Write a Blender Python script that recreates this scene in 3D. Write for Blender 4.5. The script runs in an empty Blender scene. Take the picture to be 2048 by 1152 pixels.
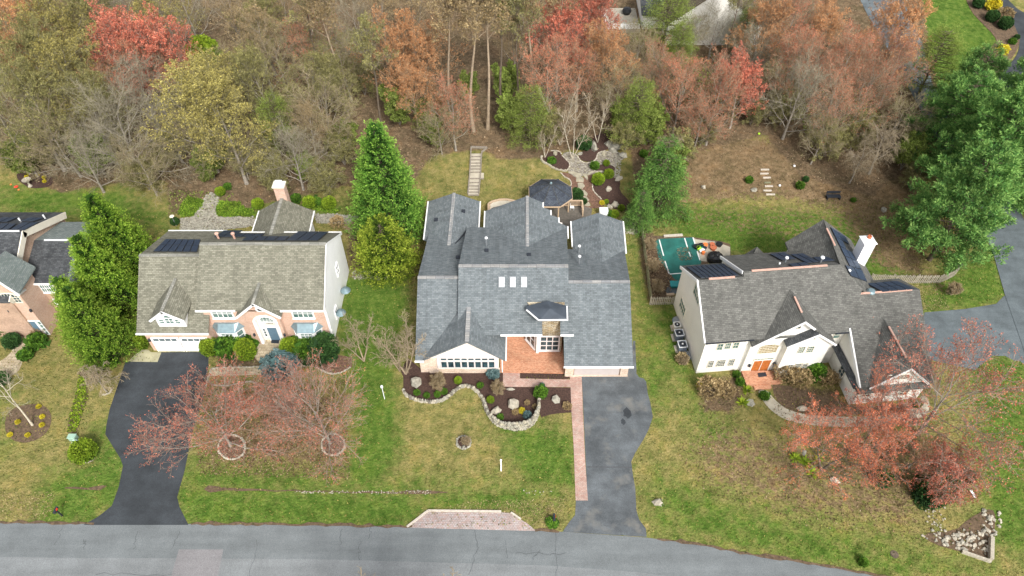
import bpy, math, random
import numpy as np
from mathutils import Vector, Matrix
R = math.radians
sc = bpy.context.scene
COL = sc.collection
rnd = random.Random(7)

# ------------------------------------------------------------------ camera, sky, sun, exposure
CAMH, PITCH, F = 58.0, R(48.1), 1420.0
cam_d = bpy.data.cameras.new('camera')
cam = bpy.data.objects.new('camera', cam_d); COL.objects.link(cam)
cam_d.sensor_width = 36.0; cam_d.lens = F / 2048 * 36.0
cam_d.clip_start = 0.5; cam_d.clip_end = 3000
cam.location = (0, 0, CAMH); cam.rotation_euler = (R(90) - PITCH, 0, 0)
sc.camera = cam
W = bpy.data.worlds.new('World'); sc.world = W; W.use_nodes = True
nt = W.node_tree; nt.nodes.clear()
wo = nt.nodes.new('ShaderNodeOutputWorld'); bg = nt.nodes.new('ShaderNodeBackground')
sky = nt.nodes.new('ShaderNodeTexSky'); sky.sky_type = 'NISHITA'; sky.sun_disc = False
SUN_EL, SUN_AZ = R(44), R(158)       # azimuth clockwise from +Y: thin overcast light from behind the camera, a little right
sky.sun_elevation = SUN_EL; sky.sun_rotation = SUN_AZ
sky.air_density = 1.0; sky.dust_density = 4.0; sky.ozone_density = 1.0
hs = nt.nodes.new('ShaderNodeHueSaturation'); hs.inputs['Saturation'].default_value = 0.22
nt.links.new(sky.outputs[0], hs.inputs['Color']); nt.links.new(hs.outputs[0], bg.inputs[0])
bg.inputs[1].default_value = 0.135
nt.links.new(bg.outputs[0], wo.inputs[0])
sd = bpy.data.lights.new('sun', 'SUN'); sd.energy = 2.0; sd.angle = R(12); sd.color = (1.0, 0.96, 0.9)
sun = bpy.data.objects.new('sun', sd); COL.objects.link(sun)
sv = Vector((math.sin(SUN_AZ) * math.cos(SUN_EL), math.cos(SUN_AZ) * math.cos(SUN_EL), math.sin(SUN_EL)))
sun.rotation_euler = (-sv).to_track_quat('-Z', 'Y').to_euler(); sun.location = sv * 100
sc.view_settings.view_transform = 'Standard'; sc.view_settings.look = 'None'
sc.view_settings.gamma = 1; sc.view_settings.use_curve_mapping = False
sc.view_settings.exposure = 0.80

# ------------------------------------------------------------------ helpers: points
SP, CP = math.sin(PITCH), math.cos(PITCH)
def hgt(x, y):
    t = max(0.0, y - 63.0)
    return 0.1 * t * t / (t + 6.0) if t > 0 else 0.0
def ray(px, py):
    u = (px - 1024) / F; v = (py - 576) / F
    return Vector((u, CP - v * SP, -SP - v * CP))
def P(px, py, z=0.0):
    d = ray(px, py); t = (CAMH - z) / -d.z
    return Vector((d.x * t, d.y * t, z))
def at(px, py, dz=0.0):
    z = 0.0
    for _ in range(25):
        p = P(px, py, z + dz); z = hgt(p.x, p.y)
    return Vector((p.x, p.y, z + dz))
def hit(px, py, p0, n):
    d = ray(px, py); o = Vector((0, 0, CAMH)); n = Vector(n)
    t = (Vector(p0) - o).dot(n) / d.dot(n)
    return o + d * t
def yhit(px, py, Y): return hit(px, py, (0, Y, 0), (0, 1, 0))
def planez(p, pts):      # z of point p on the plane through three pts
    a, b, c = (Vector(q) for q in pts); n = (b - a).cross(c - a)
    return a.z - (n.x * (p[0] - a.x) + n.y * (p[1] - a.y)) / n.z
c1 = lambda x, y: (x / 2.88, 350 + y / 2.88)
c2 = lambda x, y: (250 + x / 2.742, 350 + y / 2.742)
c3 = lambda x, y: (800 + x / 2.742, 370 + y / 2.742)
c4 = lambda x, y: (1270 + x / 2.88, 420 + y / 2.88)
c5 = lambda x, y: (780 + x / 2.81, 680 + y / 2.81)
c6 = lambda x, y: (x / 2.548, 700 + y / 2.548)
c7 = lambda x, y: (1440 + x / 2.25, 640 + y / 2.25)
c8 = lambda x, y: (900 + x / 3.84, 200 + y / 3.84)
ca = lambda x, y: (1340 + x / 6.064, 430 + y / 6.064)
cb = lambda x, y: (1600 + x / 6.064, 430 + y / 6.064)
cc = lambda x, y: (1530 + x / 5.486, 620 + y / 5.486)
ct = lambda x, y: (1270 + x / 6.78, 450 + y / 6.78)
cg = lambda x, y: (1060 + x / 8.23, 340 + y / 8.23)
ch = lambda x, y: (1080 + x / 8.23, 260 + y / 8.23)
ci = lambda x, y: (1450 + x / 2.742, y / 2.742)
cl = lambda x, y: (380 + x / 6.4, 580 + y / 6.4)
cm3 = lambda x, y: (820 + x / 5.758, 560 + y / 5.758)
cm4 = lambda x, y: (1040 + x / 5.758, 560 + y / 5.758)
cj = lambda x, y: (340 + x / 2.881, 680 + y / 2.881)
ck = lambda x, y: (340 + x / 5.12, 370 + y / 5.12)
cf = lambda x, y: (x / 4.117, 420 + y / 4.117)
cn = lambda x, y: (x / 4.431, 640 + y / 4.431)
co = lambda x, y: (x / 11.52, 300 + y / 11.52)

# ------------------------------------------------------------------ helpers: materials
MATS = {}
def new_mat(name):
    m = bpy.data.materials.new(name); m.use_nodes = True
    b = m.node_tree.nodes['Principled BSDF']
    MATS[name] = m
    return m, m.node_tree.nodes, m.node_tree.links, b
def lin(c):   # sRGB 0-255 to linear
    return tuple(((v / 255) / 12.92 if v / 255 <= .04045 else ((v / 255 + .055) / 1.055) ** 2.4) for v in c[:3]) + (1,)
def col(c): return tuple(c[:3]) + (1,)
def noise_ramp(N, L, coord, scale, stops, detail=6, rough=.6, dist=0.0, out='Fac'):
    n = N.new('ShaderNodeTexNoise'); n.inputs['Scale'].default_value = scale
    n.inputs['Detail'].default_value = detail; n.inputs['Roughness'].default_value = rough
    n.inputs['Distortion'].default_value = dist
    L.new(coord, n.inputs['Vector'])
    r = N.new('ShaderNodeValToRGB')
    while len(r.color_ramp.elements) < len(stops): r.color_ramp.elements.new(.5)
    for e, (p, c) in zip(r.color_ramp.elements, stops): e.position = p; e.color = col(c)
    L.new(n.outputs[out], r.inputs[0])
    return r.outputs[0]
def mixc(N, L, a, b, fac, mode='MIX'):
    m = N.new('ShaderNodeMix'); m.data_type = 'RGBA'; m.blend_type = mode
    for v, s in ((fac, m.inputs[0]), (a, m.inputs[6]), (b, m.inputs[7])):
        if hasattr(v, 'is_linked') or hasattr(v, 'links'): L.new(v, s)
        else: s.default_value = v if not isinstance(v, tuple) else col(v)
    return m.outputs[2]
def bump(N, L, bsdf, h, strength=.4, dist=.02):
    b = N.new('ShaderNodeBump'); b.inputs['Strength'].default_value = strength; b.inputs['Distance'].default_value = dist
    L.new(h, b.inputs['Height']); L.new(b.outputs[0], bsdf.inputs['Normal'])
def coord(N, kind='Object'):
    return N.new('ShaderNodeTexCoord').outputs[kind]
def simple(name, c, rough=.7, var=.25, scale=3.0, metal=0.0, spec=.4, bumpd=0.0, bscale=30):
    m, N, L, b = new_mat(name)
    g = N.new('ShaderNodeNewGeometry').outputs['Position']
    lo = tuple(v * (1 - var) for v in c[:3]); hi = tuple(min(1, v * (1 + var)) for v in c[:3])
    cr = noise_ramp(N, L, g, scale, [(.3, lo), (.7, hi)])
    L.new(cr, b.inputs['Base Color'])
    b.inputs['Roughness'].default_value = rough; b.inputs['Metallic'].default_value = metal
    b.inputs['Specular IOR Level'].default_value = spec
    if bumpd:
        n = N.new('ShaderNodeTexNoise'); n.inputs['Scale'].default_value = bscale; n.inputs['Detail'].default_value = 4
        L.new(g, n.inputs['Vector']); bump(N, L, b, n.outputs['Fac'], .6, bumpd)
    return m
def brickmat(name, ca_, cb_, cm_, bw, rh, mortar=.012, offs=.5, var=.3, rough=.85, big=None, bumpd=.01, bias=0.0, streak=0.0):
    m, N, L, b = new_mat(name)
    uv = coord(N, 'UV')
    t = N.new('ShaderNodeTexBrick'); L.new(uv, t.inputs['Vector'])
    t.inputs['Scale'].default_value = 1.0; t.inputs['Brick Width'].default_value = bw; t.inputs['Row Height'].default_value = rh
    t.inputs['Mortar Size'].default_value = mortar; t.offset = offs; t.inputs['Bias'].default_value = bias
    t.inputs['Color1'].default_value = col(ca_); t.inputs['Color2'].default_value = col(cb_); t.inputs['Mortar'].default_value = col(cm_)
    g = N.new('ShaderNodeNewGeometry').outputs['Position']
    v1 = noise_ramp(N, L, g, .55, [(.3, (1 - var,) * 3), (.7, (1 + var * .6,) * 3)], 5)
    v2 = noise_ramp(N, L, g, 9, [(.3, (1 - var * .8,) * 3), (.7, (1 + var * .6,) * 3)], 3)
    c = mixc(N, L, t.outputs['Color'], v1, 1.0, 'MULTIPLY'); c = mixc(N, L, c, v2, 1.0, 'MULTIPLY')
    if streak:
        mp = N.new('ShaderNodeMapping'); mp.inputs['Scale'].default_value = (1.6, .16, 1); L.new(uv, mp.inputs['Vector'])
        v3 = noise_ramp(N, L, mp.outputs[0], 1.0, [(.35, (1 - streak,) * 3), (.62, (1.05,) * 3)], 5)
        c = mixc(N, L, c, v3, 1.0, 'MULTIPLY')
    L.new(c, b.inputs['Base Color']); b.inputs['Roughness'].default_value = rough; b.inputs['Specular IOR Level'].default_value = .25
    inv = N.new('ShaderNodeMath'); inv.operation = 'SUBTRACT'; inv.inputs[0].default_value = 1; L.new(t.outputs['Fac'], inv.inputs[1])
    if bumpd: bump(N, L, b, inv.outputs[0], .5, bumpd)
    return m
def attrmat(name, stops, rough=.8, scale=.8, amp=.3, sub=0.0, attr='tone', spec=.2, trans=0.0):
    # leaf / bud / litter material: colour from a per-piece tone number plus slow noise
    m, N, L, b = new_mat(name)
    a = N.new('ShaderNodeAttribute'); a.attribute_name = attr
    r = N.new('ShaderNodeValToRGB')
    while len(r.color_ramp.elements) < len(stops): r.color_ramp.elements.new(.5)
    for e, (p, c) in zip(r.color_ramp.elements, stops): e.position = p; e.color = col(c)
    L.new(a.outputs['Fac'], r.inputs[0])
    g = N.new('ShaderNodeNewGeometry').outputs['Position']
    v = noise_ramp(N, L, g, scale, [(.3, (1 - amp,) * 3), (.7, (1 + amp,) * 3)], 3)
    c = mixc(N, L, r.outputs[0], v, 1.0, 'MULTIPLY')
    oi = N.new('ShaderNodeObjectInfo')
    mr = N.new('ShaderNodeMapRange'); mr.inputs[3].default_value = .82; mr.inputs[4].default_value = 1.18
    L.new(oi.outputs['Random'], mr.inputs[0])
    c = mixc(N, L, c, mr.outputs[0], 1.0, 'MULTIPLY')
    L.new(c, b.inputs['Base Color']); b.inputs['Roughness'].default_value = rough; b.inputs['Specular IOR Level'].default_value = spec
    if trans:
        tr = N.new('ShaderNodeBsdfTranslucent'); L.new(c, tr.inputs[0]); mx = N.new('ShaderNodeMixShader'); mx.inputs[0].default_value = trans
        L.new(b.outputs[0], mx.inputs[1]); L.new(tr.outputs[0], mx.inputs[2])
        L.new(mx.outputs[0], N['Material Output'].inputs[0])
    return m

# ------------------------------------------------------------------ helpers: objects
def tag(o, label=None, cat=None, group=None, kind=None):
    if label: o['label'] = label
    if cat: o['category'] = cat
    if group: o['group'] = group
    if kind: o['kind'] = kind
    return o
def thing(name, loc, label, cat, group=None, rz=0.0):
    o = bpy.data.objects.new(name, None); o.empty_display_size = .3
    o.location = loc; o.rotation_euler = (0, 0, rz); COL.objects.link(o)
    return tag(o, label, cat, group)
def root_mat(o):
    while o.parent: o = o.parent
    return Matrix.Translation(o.location) @ Matrix.Rotation(o.rotation_euler.z, 4, 'Z')
class MB:
    """collects faces in world (or given) coordinates, links them as one mesh object"""
    def __init__(s, T=None): s.v = []; s.f = []; s.mi = []; s.T = T; s.cur = 0
    def poly(s, pts, mi=None):
        n = len(s.v)
        for p in pts:
            p = Vector(p)
            if s.T: p = s.T @ p
            s.v.append(p)
        s.f.append(list(range(n, n + len(pts)))); s.mi.append(s.cur if mi is None else mi)
    def hexa(s, b, t, mi=None):      # bottom 4 (or n) and top loops, same order (ccw seen from above)
        n = len(b)
        s.poly(t, mi); s.poly(b[::-1], mi)
        for i in range(n):
            j = (i + 1) % n
            s.poly([b[i], b[j], t[j], t[i]], mi)
    def box(s, x0, x1, y0, y1, z0, z1, mi=None):
        b = [(x0, y0, z0), (x1, y0, z0), (x1, y1, z0), (x0, y1, z0)]
        s.hexa([Vector(p) for p in b], [Vector((p[0], p[1], z1)) for p in b], mi)
    def prism(s, pts, vec, mi=None):
        pts = [Vector(p) for p in pts]; v = Vector(vec); n = len(pts)
        nn = Vector((0, 0, 0))
        for i in range(n): nn += pts[i].cross(pts[(i + 1) % n])
        if nn.dot(v) < 0: pts = pts[::-1]
        s.hexa(pts, [p + v for p in pts], mi)
    def slab(s, pts, th, mi=None):   # planar polygon, thickness straight down
        s.prism(pts, (0, 0, -th), mi)
    def beam(s, a, b, w, h, up=(0, 0, 1), mi=None):    # box from a to b, a,b on its top centre line
        a = Vector(a); b = Vector(b); d = (b - a).normalized(); sd_ = d.cross(Vector(up))
        sd_ = sd_.normalized() * (w / 2) if sd_.length > 1e-6 else Vector((w / 2, 0, 0)); u = sd_.normalized().cross(d) * h
        q = [a - sd_, a + sd_, b + sd_, b - sd_]
        s.hexa([p - u for p in q], q, mi)
    def tube(s, a, b, r0, r1=None, n=8, cap=True, mi=None):
        a = Vector(a); b = Vector(b); r1 = r0 if r1 is None else r1
        d = (b - a).normalized(); x = d.orthogonal().normalized(); y = d.cross(x)
        A = [a + (x * math.cos(2 * math.pi * i / n) + y * math.sin(2 * math.pi * i / n)) * r0 for i in range(n)]
        B = [b + (x * math.cos(2 * math.pi * i / n) + y * math.sin(2 * math.pi * i / n)) * r1 for i in range(n)]
        for i in range(n):
            j = (i + 1) % n; s.poly([A[i], A[j], B[j], B[i]], mi)
        if cap: s.poly(B, mi); s.poly(A[::-1], mi)
    def lathe(s, c, prof, n=16, mi=None):
        c = Vector(c)
        ring = [[c + Vector((r * math.cos(2 * math.pi * i / n), r * math.sin(2 * math.pi * i / n), z)) for i in range(n)] for r, z in prof]
        for k in range(len(ring) - 1):
            for i in range(n):
                j = (i + 1) % n; s.poly([ring[k][i], ring[k][j], ring[k + 1][j], ring[k + 1][i]], mi)
        if prof[-1][0] > 1e-4: s.poly(ring[-1], mi)
        if prof[0][0] > 1e-4: s.poly(ring[0][::-1], mi)
    def build(s, name, mat, parent=None, smooth=False):
        me = bpy.data.meshes.new(name)
        inv = root_mat(parent).inverted() if parent else Matrix()
        me.from_pydata([tuple(inv @ p) for p in s.v], [], s.f)
        mats = mat if isinstance(mat, (list, tuple)) else [mat]
        for m_ in mats: me.materials.append(MATS[m_] if isinstance(m_, str) else m_)
        if len(mats) > 1: me.polygons.foreach_set('material_index', s.mi)
        uv = me.uv_layers.new(name='UVMap')
        Z = Vector((0, 0, 1))
        for p in me.polygons:
            n = p.normal
            t = Z.cross(n)
            if t.length < .05: t = Vector((1, 0, 0))
            t.normalize(); b = n.cross(t)
            for li in p.loop_indices:
                co_ = me.vertices[me.loops[li].vertex_index].co
                uv.data[li].uv = (co_.dot(t), co_.dot(b))
        if smooth: me.polygons.foreach_set('use_smooth', [True] * len(me.polygons))
        o = bpy.data.objects.new(name, me); COL.objects.link(o)
        if parent: o.parent = parent
        return o
def mesh_np(name, V, Fc, mat, parent=None, tone=None, smooth=False):
    """V (n,3), Fc (m,k) equal sided faces; tone: per-face number"""
    me = bpy.data.meshes.new(name); k = Fc.shape[1]; m = len(Fc)
    me.vertices.add(len(V)); me.vertices.foreach_set('co', np.ascontiguousarray(V, dtype=np.float32).ravel())
    me.loops.add(m * k); me.loops.foreach_set('vertex_index', Fc.astype(np.int32).ravel())
    me.polygons.add(m); me.polygons.foreach_set('loop_start', np.arange(0, m * k, k, dtype=np.int32))
    if tone is not None:
        a = me.attributes.new('tone', 'FLOAT', 'FACE'); a.data.foreach_set('value', tone.astype(np.float32))
    me.update(calc_edges=True)
    if smooth: me.polygons.foreach_set('use_smooth', [True] * m)
    me.materials.append(MATS[mat])
    o = bpy.data.objects.new(name, me); COL.objects.link(o)
    if parent: o.parent = parent
    return o
def copy_thing(src, loc, rz, s=1.0, label=None, group=None, name=None):
    r = src.copy(); COL.objects.link(r); r.location = loc; r.rotation_euler = (0, 0, rz)
    r.scale = (s, s, s) if not isinstance(s, tuple) else s
    if label: r['label'] = label
    if group: r['group'] = group
    if name: r.name = name
    for c_ in list(src.children):
        d = c_.copy(); COL.objects.link(d); d.parent = r
        for g_ in list(c_.children):
            e = g_.copy(); COL.objects.link(e); e.parent = d
    return r
def inpoly(x, y, poly):
    c = False; j = len(poly) - 1
    for i in range(len(poly)):
        xi, yi = poly[i][0], poly[i][1]; xj, yj = poly[j][0], poly[j][1]
        if (yi > y) != (yj > y) and x < (xj - xi) * (y - yi) / (yj - yi) + xi: c = not c
        j = i
    return c
def smooth_poly(pts, it=2, closed=True):
    pts = [Vector(p) for p in pts]
    for _ in range(it):
        q = []; n = len(pts)
        for i in range(n if closed else n - 1):
            a, b = pts[i], pts[(i + 1) % n]; q += [a * .75 + b * .25, a * .25 + b * .75]
        if not closed: q = [pts[0]] + q + [pts[-1]]
        pts = q
    return pts
def sheet(name, pts, dz, mat, label=None, kind='structure', parent=None, cuts=None, th=None):
    """draped ground sheet: polygon (world points) cut on the 1 m terrain grid"""
    import bmesh
    bm = bmesh.new()
    xs = [p[0] for p in pts]; ys = [p[1] for p in pts]
    vs = [bm.verts.new((p[0], p[1], 0)) for p in pts]
    f = bm.faces.new(vs); bmesh.ops.triangulate(bm, faces=[f])
    if max(ys) > 62 or cuts:
        st = 1
        for Y in range(int(max(min(ys), 62)), int(max(ys)) + 1, st):
            bmesh.ops.bisect_plane(bm, geom=bm.verts[:] + bm.edges[:] + bm.faces[:], plane_co=(0, Y, 0), plane_no=(0, 1, 0))
        for X in range(int(math.floor(min(xs))), int(max(xs)) + 1, 4):
            bmesh.ops.bisect_plane(bm, geom=bm.verts[:] + bm.edges[:] + bm.faces[:], plane_co=(X, 0, 0), plane_no=(1, 0, 0))
    for v in bm.verts: v.co.z = hgt(v.co.x, v.co.y) + dz
    bm.normal_update()
    for f in bm.faces:
        if f.normal.z < 0: f.normal_flip()
    me = bpy.data.meshes.new(name)
    uvl = bm.loops.layers.uv.new('UVMap')
    for f in bm.faces:
        for l in f.loops: l[uvl].uv = (l.vert.co.x, l.vert.co.y)
    inv = root_mat(parent).inverted() if parent else None
    if inv: bm.transform(inv)
    bm.to_mesh(me); bm.free(); me.materials.append(MATS[mat])
    o = bpy.data.objects.new(name, me); COL.objects.link(o)
    if parent: o.parent = parent
    if kind: o['kind'] = kind
    if label: o['label'] = label
    return o
def px(pts, f=None):
    return [at(*(f(*p) if f else p)) for p in pts]
# ------------------------------------------------------------------ materials
brickmat('shingle_blue', (.122, .141, .150), (.192, .214, .224), (.085, .10, .108), .36, .17, .012, .37, .11, .9, bumpd=.02, streak=.16)
brickmat('shingle_tan', (.150, .147, .112), (.252, .246, .192), (.10, .097, .075), .36, .17, .014, .37, .11, .9, bumpd=.02, streak=.12)
brickmat('shingle_grey', (.100, .100, .092), (.168, .166, .152), (.07, .07, .063), .36, .17, .014, .37, .11, .9, bumpd=.02, streak=.16)
brickmat('shingle_dark', (.05, .055, .06), (.10, .105, .11), (.035, .037, .04), .36, .17, .014, .37, .25, .9, bumpd=.02, streak=.2)
brickmat('shingle_teal', (.15, .18, .17), (.24, .27, .26), (.09, .11, .11), .30, .145, .014, .37, .11, .9, bumpd=.02)
brickmat('shingle_black', (.045, .055, .075), (.085, .10, .125), (.03, .035, .04), .30, .145, .014, .37, .25, .85, bumpd=.02)
brickmat('ridge_cap', (.24, .25, .26), (.36, .35, .33), (.14, .14, .15), .9, .28, .015, .0, .2, .9, bumpd=.02)
brickmat('ridge_tan', (.22, .22, .19), (.34, .33, .29), (.14, .14, .12), .9, .28, .015, .0, .2, .9, bumpd=.02)
brickmat('brick_pink', (.52, .29, .20), (.62, .40, .30), (.60, .50, .42), .22, .075, .012, .5, .15, .9)
brickmat('brick_brown', (.36, .20, .13), (.50, .31, .21), (.5, .42, .34), .22, .075, .012, .5, .2, .9)
brickmat('patio_brick', (.48, .17, .08), (.62, .30, .17), (.40, .30, .22), .22, .11, .014, .5, .25, .9)
brickmat('paver_red', (.44, .25, .20), (.50, .37, .31), (.30, .24, .21), .24, .12, .012, .5, .25, .9)
brickmat('paver_grey', (.40, .29, .26), (.42, .38, .37), (.25, .21, .2), .22, .16, .014, .5, .22, .9)
brickmat('flag_tan', (.40, .33, .22), (.52, .44, .32), (.28, .22, .15), .6, .35, .02, .4, .3, .9)
brickmat('stone_ledge', (.46, .35, .19), (.58, .52, .40), (.16, .12, .08), .5, .15, .02, .37, .5, .95, bumpd=.03)
brickmat('stone_pale', (.62, .47, .36), (.70, .58, .48), (.45, .34, .26), .5, .2, .015, .4, .25, .95)
brickmat('siding_white', (.86, .86, .86), (.88, .88, .88), (.74, .74, .76), 4.0, .15, .008, .5, .04, .6, bumpd=.01)
simple('stucco_cream', (.82, .80, .74), .8, .05, 1.5, bumpd=.004, bscale=80)
brickmat('siding_cream', (.82, .80, .74), (.83, .81, .75), (.70, .68, .62), 5.0, .2, .008, .5, .05, .6, bumpd=.008)
simple('siding_beige', (.80, .73, .66), .8, .06, 1.5, bumpd=.004, bscale=60)
simple('white_paint', (.82, .82, .81), .5, .04, 2)
simple('trim_cream', (.74, .69, .58), .5, .05, 2)
simple('trim_pinkish', (.68, .63, .61), .6, .06, 2)
simple('garage_panel_shaded', (.46, .41, .39), .6, .06, 2)  # darker copy of trim_pinkish: the door's shade is in its colour
simple('wood_tan', (.50, .37, .25), .75, .2, 6, bumpd=.003)
simple('deck_board', (.14, .125, .105), .85, .25, 4)
simple('wood_grey', (.24, .21, .17), .9, .3, 6, bumpd=.004)
simple('fence_wood', (.30, .27, .21), .9, .35, 2.5, bumpd=.004)
simple('fence_green', (.20, .20, .12), .9, .35, 2.5, bumpd=.004)
simple('door_wood', (.42, .13, .03), .45, .25, 5)
simple('door_slate', (.10, .17, .23), .4, .1, 5)
simple('copper_vent', (.55, .34, .27), .7, .15, 5)
simple('metal_blue', (.20, .28, .31), .45, .15, 3, .4)
simple('metal_grey', (.30, .32, .34), .45, .15, 3, .5)
simple('metal_dark', (.03, .035, .045), .5, .2, 3, .2)
simple('metal_white', (.75, .77, .78), .4, .05, 3)
simple('rubber_membrane', (.05, .062, .078), .7, .2, 1.5)
simple('skylight_dome', (.72, .76, .75), .25, .08, 6)
simple('green_box', (.30, .45, .36), .6, .08, 3)
simple('mint_box', (.55, .72, .62), .6, .08, 3)
simple('ac_blue', (.16, .19, .24), .5, .1, 3, .3)
simple('black_plastic', (.012, .013, .015), .45, .2, 6)
simple('red_plastic', (.75, .06, .03), .4, .1, 3)
simple('orange_plastic', (.80, .20, .05), .4, .1, 3)
simple('lime_plastic', (.45, .75, .05), .4, .1, 3)
simple('teal_plastic', (.02, .25, .25), .4, .1, 3)
simple('court_green', (.018, .125, .105), .8, .3, .9, bumpd=.002)
simple('court_line', (.72, .74, .72), .7, .08, 3)
simple('terracotta', (.45, .13, .06), .7, .1, 6)
simple('stone_grey', (.29, .275, .225), .95, .35, 3.0, bumpd=.03, bscale=9)
simple('stone_white', (.38, .345, .275), .95, .25, 4, bumpd=.02, bscale=12)
simple('stone_dark', (.17, .155, .125), .95, .3, 3.0, bumpd=.02, bscale=9)
simple('stone_flag', (.34, .31, .23), .95, .3, 1.8, bumpd=.01, bscale=12)
simple('edging', (.50, .45, .38), .9, .2, 5, bumpd=.01)
simple('concrete', (.42, .38, .30), .9, .22, 1.2, bumpd=.004)
simple('concrete_old', (.36, .34, .22), .95, .3, .8, bumpd=.004)
simple('mulch', (.060, .034, .026), 1, .5, 7, bumpd=.03, bscale=22)
simple('mulch_red', (.15, .085, .058), 1, .5, 5, bumpd=.03, bscale=18)
simple('mulch_brown', (.115, .078, .048), 1, .5, 4, bumpd=.03, bscale=18)
simple('bark_grey', (.27, .24, .20), .95, .4, 4, bumpd=.02)
simple('bark_brown', (.11, .085, .06), .95, .4, 4, bumpd=.02)
simple('bark_tan', (.29, .225, .155), .95, .3, 4, bumpd=.02)
simple('bark_pale', (.47, .42, .34), .9, .3, 5, bumpd=.01)
simple('bark_birch', (.48, .43, .34), .8, .3, 5, bumpd=.01)
simple('twig_grey', (.29, .26, .185), .95, .3, .6)
simple('twig_tan', (.31, .25, .165), .95, .3, .6)
simple('twig_pink', (.29, .215, .17), .95, .3, .6)
simple('twig_olive', (.235, .215, .115), .95, .3, .6)
simple('tar', (.07, .075, .08), .7, .3, 5)
simple('brass', (.42, .30, .10), .4, .1, 5, .8)
simple('glass_amber', (.30, .24, .13), .3, .3, 5)
# asphalt
def asphalt(name, c, blot=.18, grain=.25, tint=None):
    m, N, L, b = new_mat(name)
    g = N.new('ShaderNodeNewGeometry').outputs['Position']
    base = noise_ramp(N, L, g, .45, [(.3, tuple(v * (1 - blot) for v in c)), (.7, tuple(v * (1 + blot) for v in c))], 7, .65)
    gr = noise_ramp(N, L, g, 26, [(.35, (1 - grain,) * 3), (.65, (1 + grain,) * 3)], 2)
    mp = N.new('ShaderNodeMapping'); mp.inputs['Scale'].default_value = (.12, 1.1, 1); L.new(g, mp.inputs['Vector'])
    st = noise_ramp(N, L, mp.outputs[0], 1.0, [(.35, (.90,) * 3), (.65, (1.08,) * 3)], 5)
    cl_ = mixc(N, L, base, gr, 1.0, 'MULTIPLY'); cl_ = mixc(N, L, cl_, st, 1.0, 'MULTIPLY')
    if tint:
        sp = noise_ramp(N, L, g, .5, [(.55, (0, 0, 0)), (.75, (1, 1, 1))], 4)
        cl_ = mixc(N, L, cl_, tint, sp)
    L.new(cl_, b.inputs['Base Color']); b.inputs['Roughness'].default_value = .85; b.inputs['Specular IOR Level'].default_value = .3
    n = N.new('ShaderNodeTexNoise'); n.inputs['Scale'].default_value = 60; L.new(g, n.inputs['Vector']); bump(N, L, b, n.outputs['Fac'], .4, .006)
    return m
asphalt('asphalt_road', (.150, .165, .170), .14)
asphalt('asphalt_road_light', (.185, .198, .203), .14)
asphalt('asphalt_patch', (.205, .20, .205), .1)
asphalt('asphalt_new', (.040, .046, .052), .35)
asphalt('asphalt_drive', (.095, .106, .114), .42, tint=(.175, .17, .155))
asphalt('asphalt_far', (.105, .125, .135), .3)
# glass
m, N, L, b = new_mat('glass_dark')
g = N.new('ShaderNodeNewGeometry').outputs['Position']
L.new(noise_ramp(N, L, g, 1.3, [(.35, (.012, .03, .038)), (.7, (.05, .10, .115))], 3), b.inputs['Base Color'])
b.inputs['Roughness'].default_value = .06; b.inputs['Specular IOR Level'].default_value = .8
m, N, L, b = new_mat('glass_green')
g = N.new('ShaderNodeNewGeometry').outputs['Position']
L.new(noise_ramp(N, L, g, 2.0, [(.35, (.06, .12, .11)), (.7, (.19, .28, .25))], 3), b.inputs['Base Color'])
b.inputs['Roughness'].default_value = .08; b.inputs['Specular IOR Level'].default_value = .8
m, N, L, b = new_mat('solar_cell')
t = N.new('ShaderNodeTexBrick'); L.new(coord(N, 'UV'), t.inputs['Vector']); t.offset = 0
t.inputs['Brick Width'].default_value = .16; t.inputs['Row Height'].default_value = .16; t.inputs['Mortar Size'].default_value = .012
t.inputs['Color1'].default_value = (.014, .026, .055, 1); t.inputs['Color2'].default_value = (.022, .036, .070, 1); t.inputs['Mortar'].default_value = (.10, .13, .17, 1); t.inputs['Scale'].default_value = 1
L.new(t.outputs['Color'], b.inputs['Base Color']); b.inputs['Roughness'].default_value = .5; b.inputs['Specular IOR Level'].default_value = .15
# gravel
def gravel(name, cols, sc_=7):
    m, N, L, b = new_mat(name)
    g = N.new('ShaderNodeNewGeometry').outputs['Position']
    v = N.new('ShaderNodeTexVoronoi'); v.inputs['Scale'].default_value = sc_; L.new(g, v.inputs['Vector'])
    r = N.new('ShaderNodeValToRGB')
    while len(r.color_ramp.elements) < len(cols): r.color_ramp.elements.new(.5)
    for i, (e, c) in enumerate(zip(r.color_ramp.elements, cols)): e.position = i / (len(cols) - 1); e.color = col(c)
    s = N.new('ShaderNodeSeparateColor'); L.new(v.outputs['Color'], s.inputs[0]); L.new(s.outputs[0], r.inputs[0])
    L.new(r.outputs[0], b.inputs['Base Color']); b.inputs['Roughness'].default_value = .95
    iv = N.new('ShaderNodeMath'); iv.operation = 'SUBTRACT'; iv.inputs[0].default_value = 1; L.new(v.outputs['Distance'], iv.inputs[1])
    bump(N, L, b, iv.outputs[0], .8, .05)
gravel('gravel', [(.08, .065, .05), (.26, .235, .18), (.17, .145, .125), (.36, .34, .29), (.22, .19, .11)])
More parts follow.
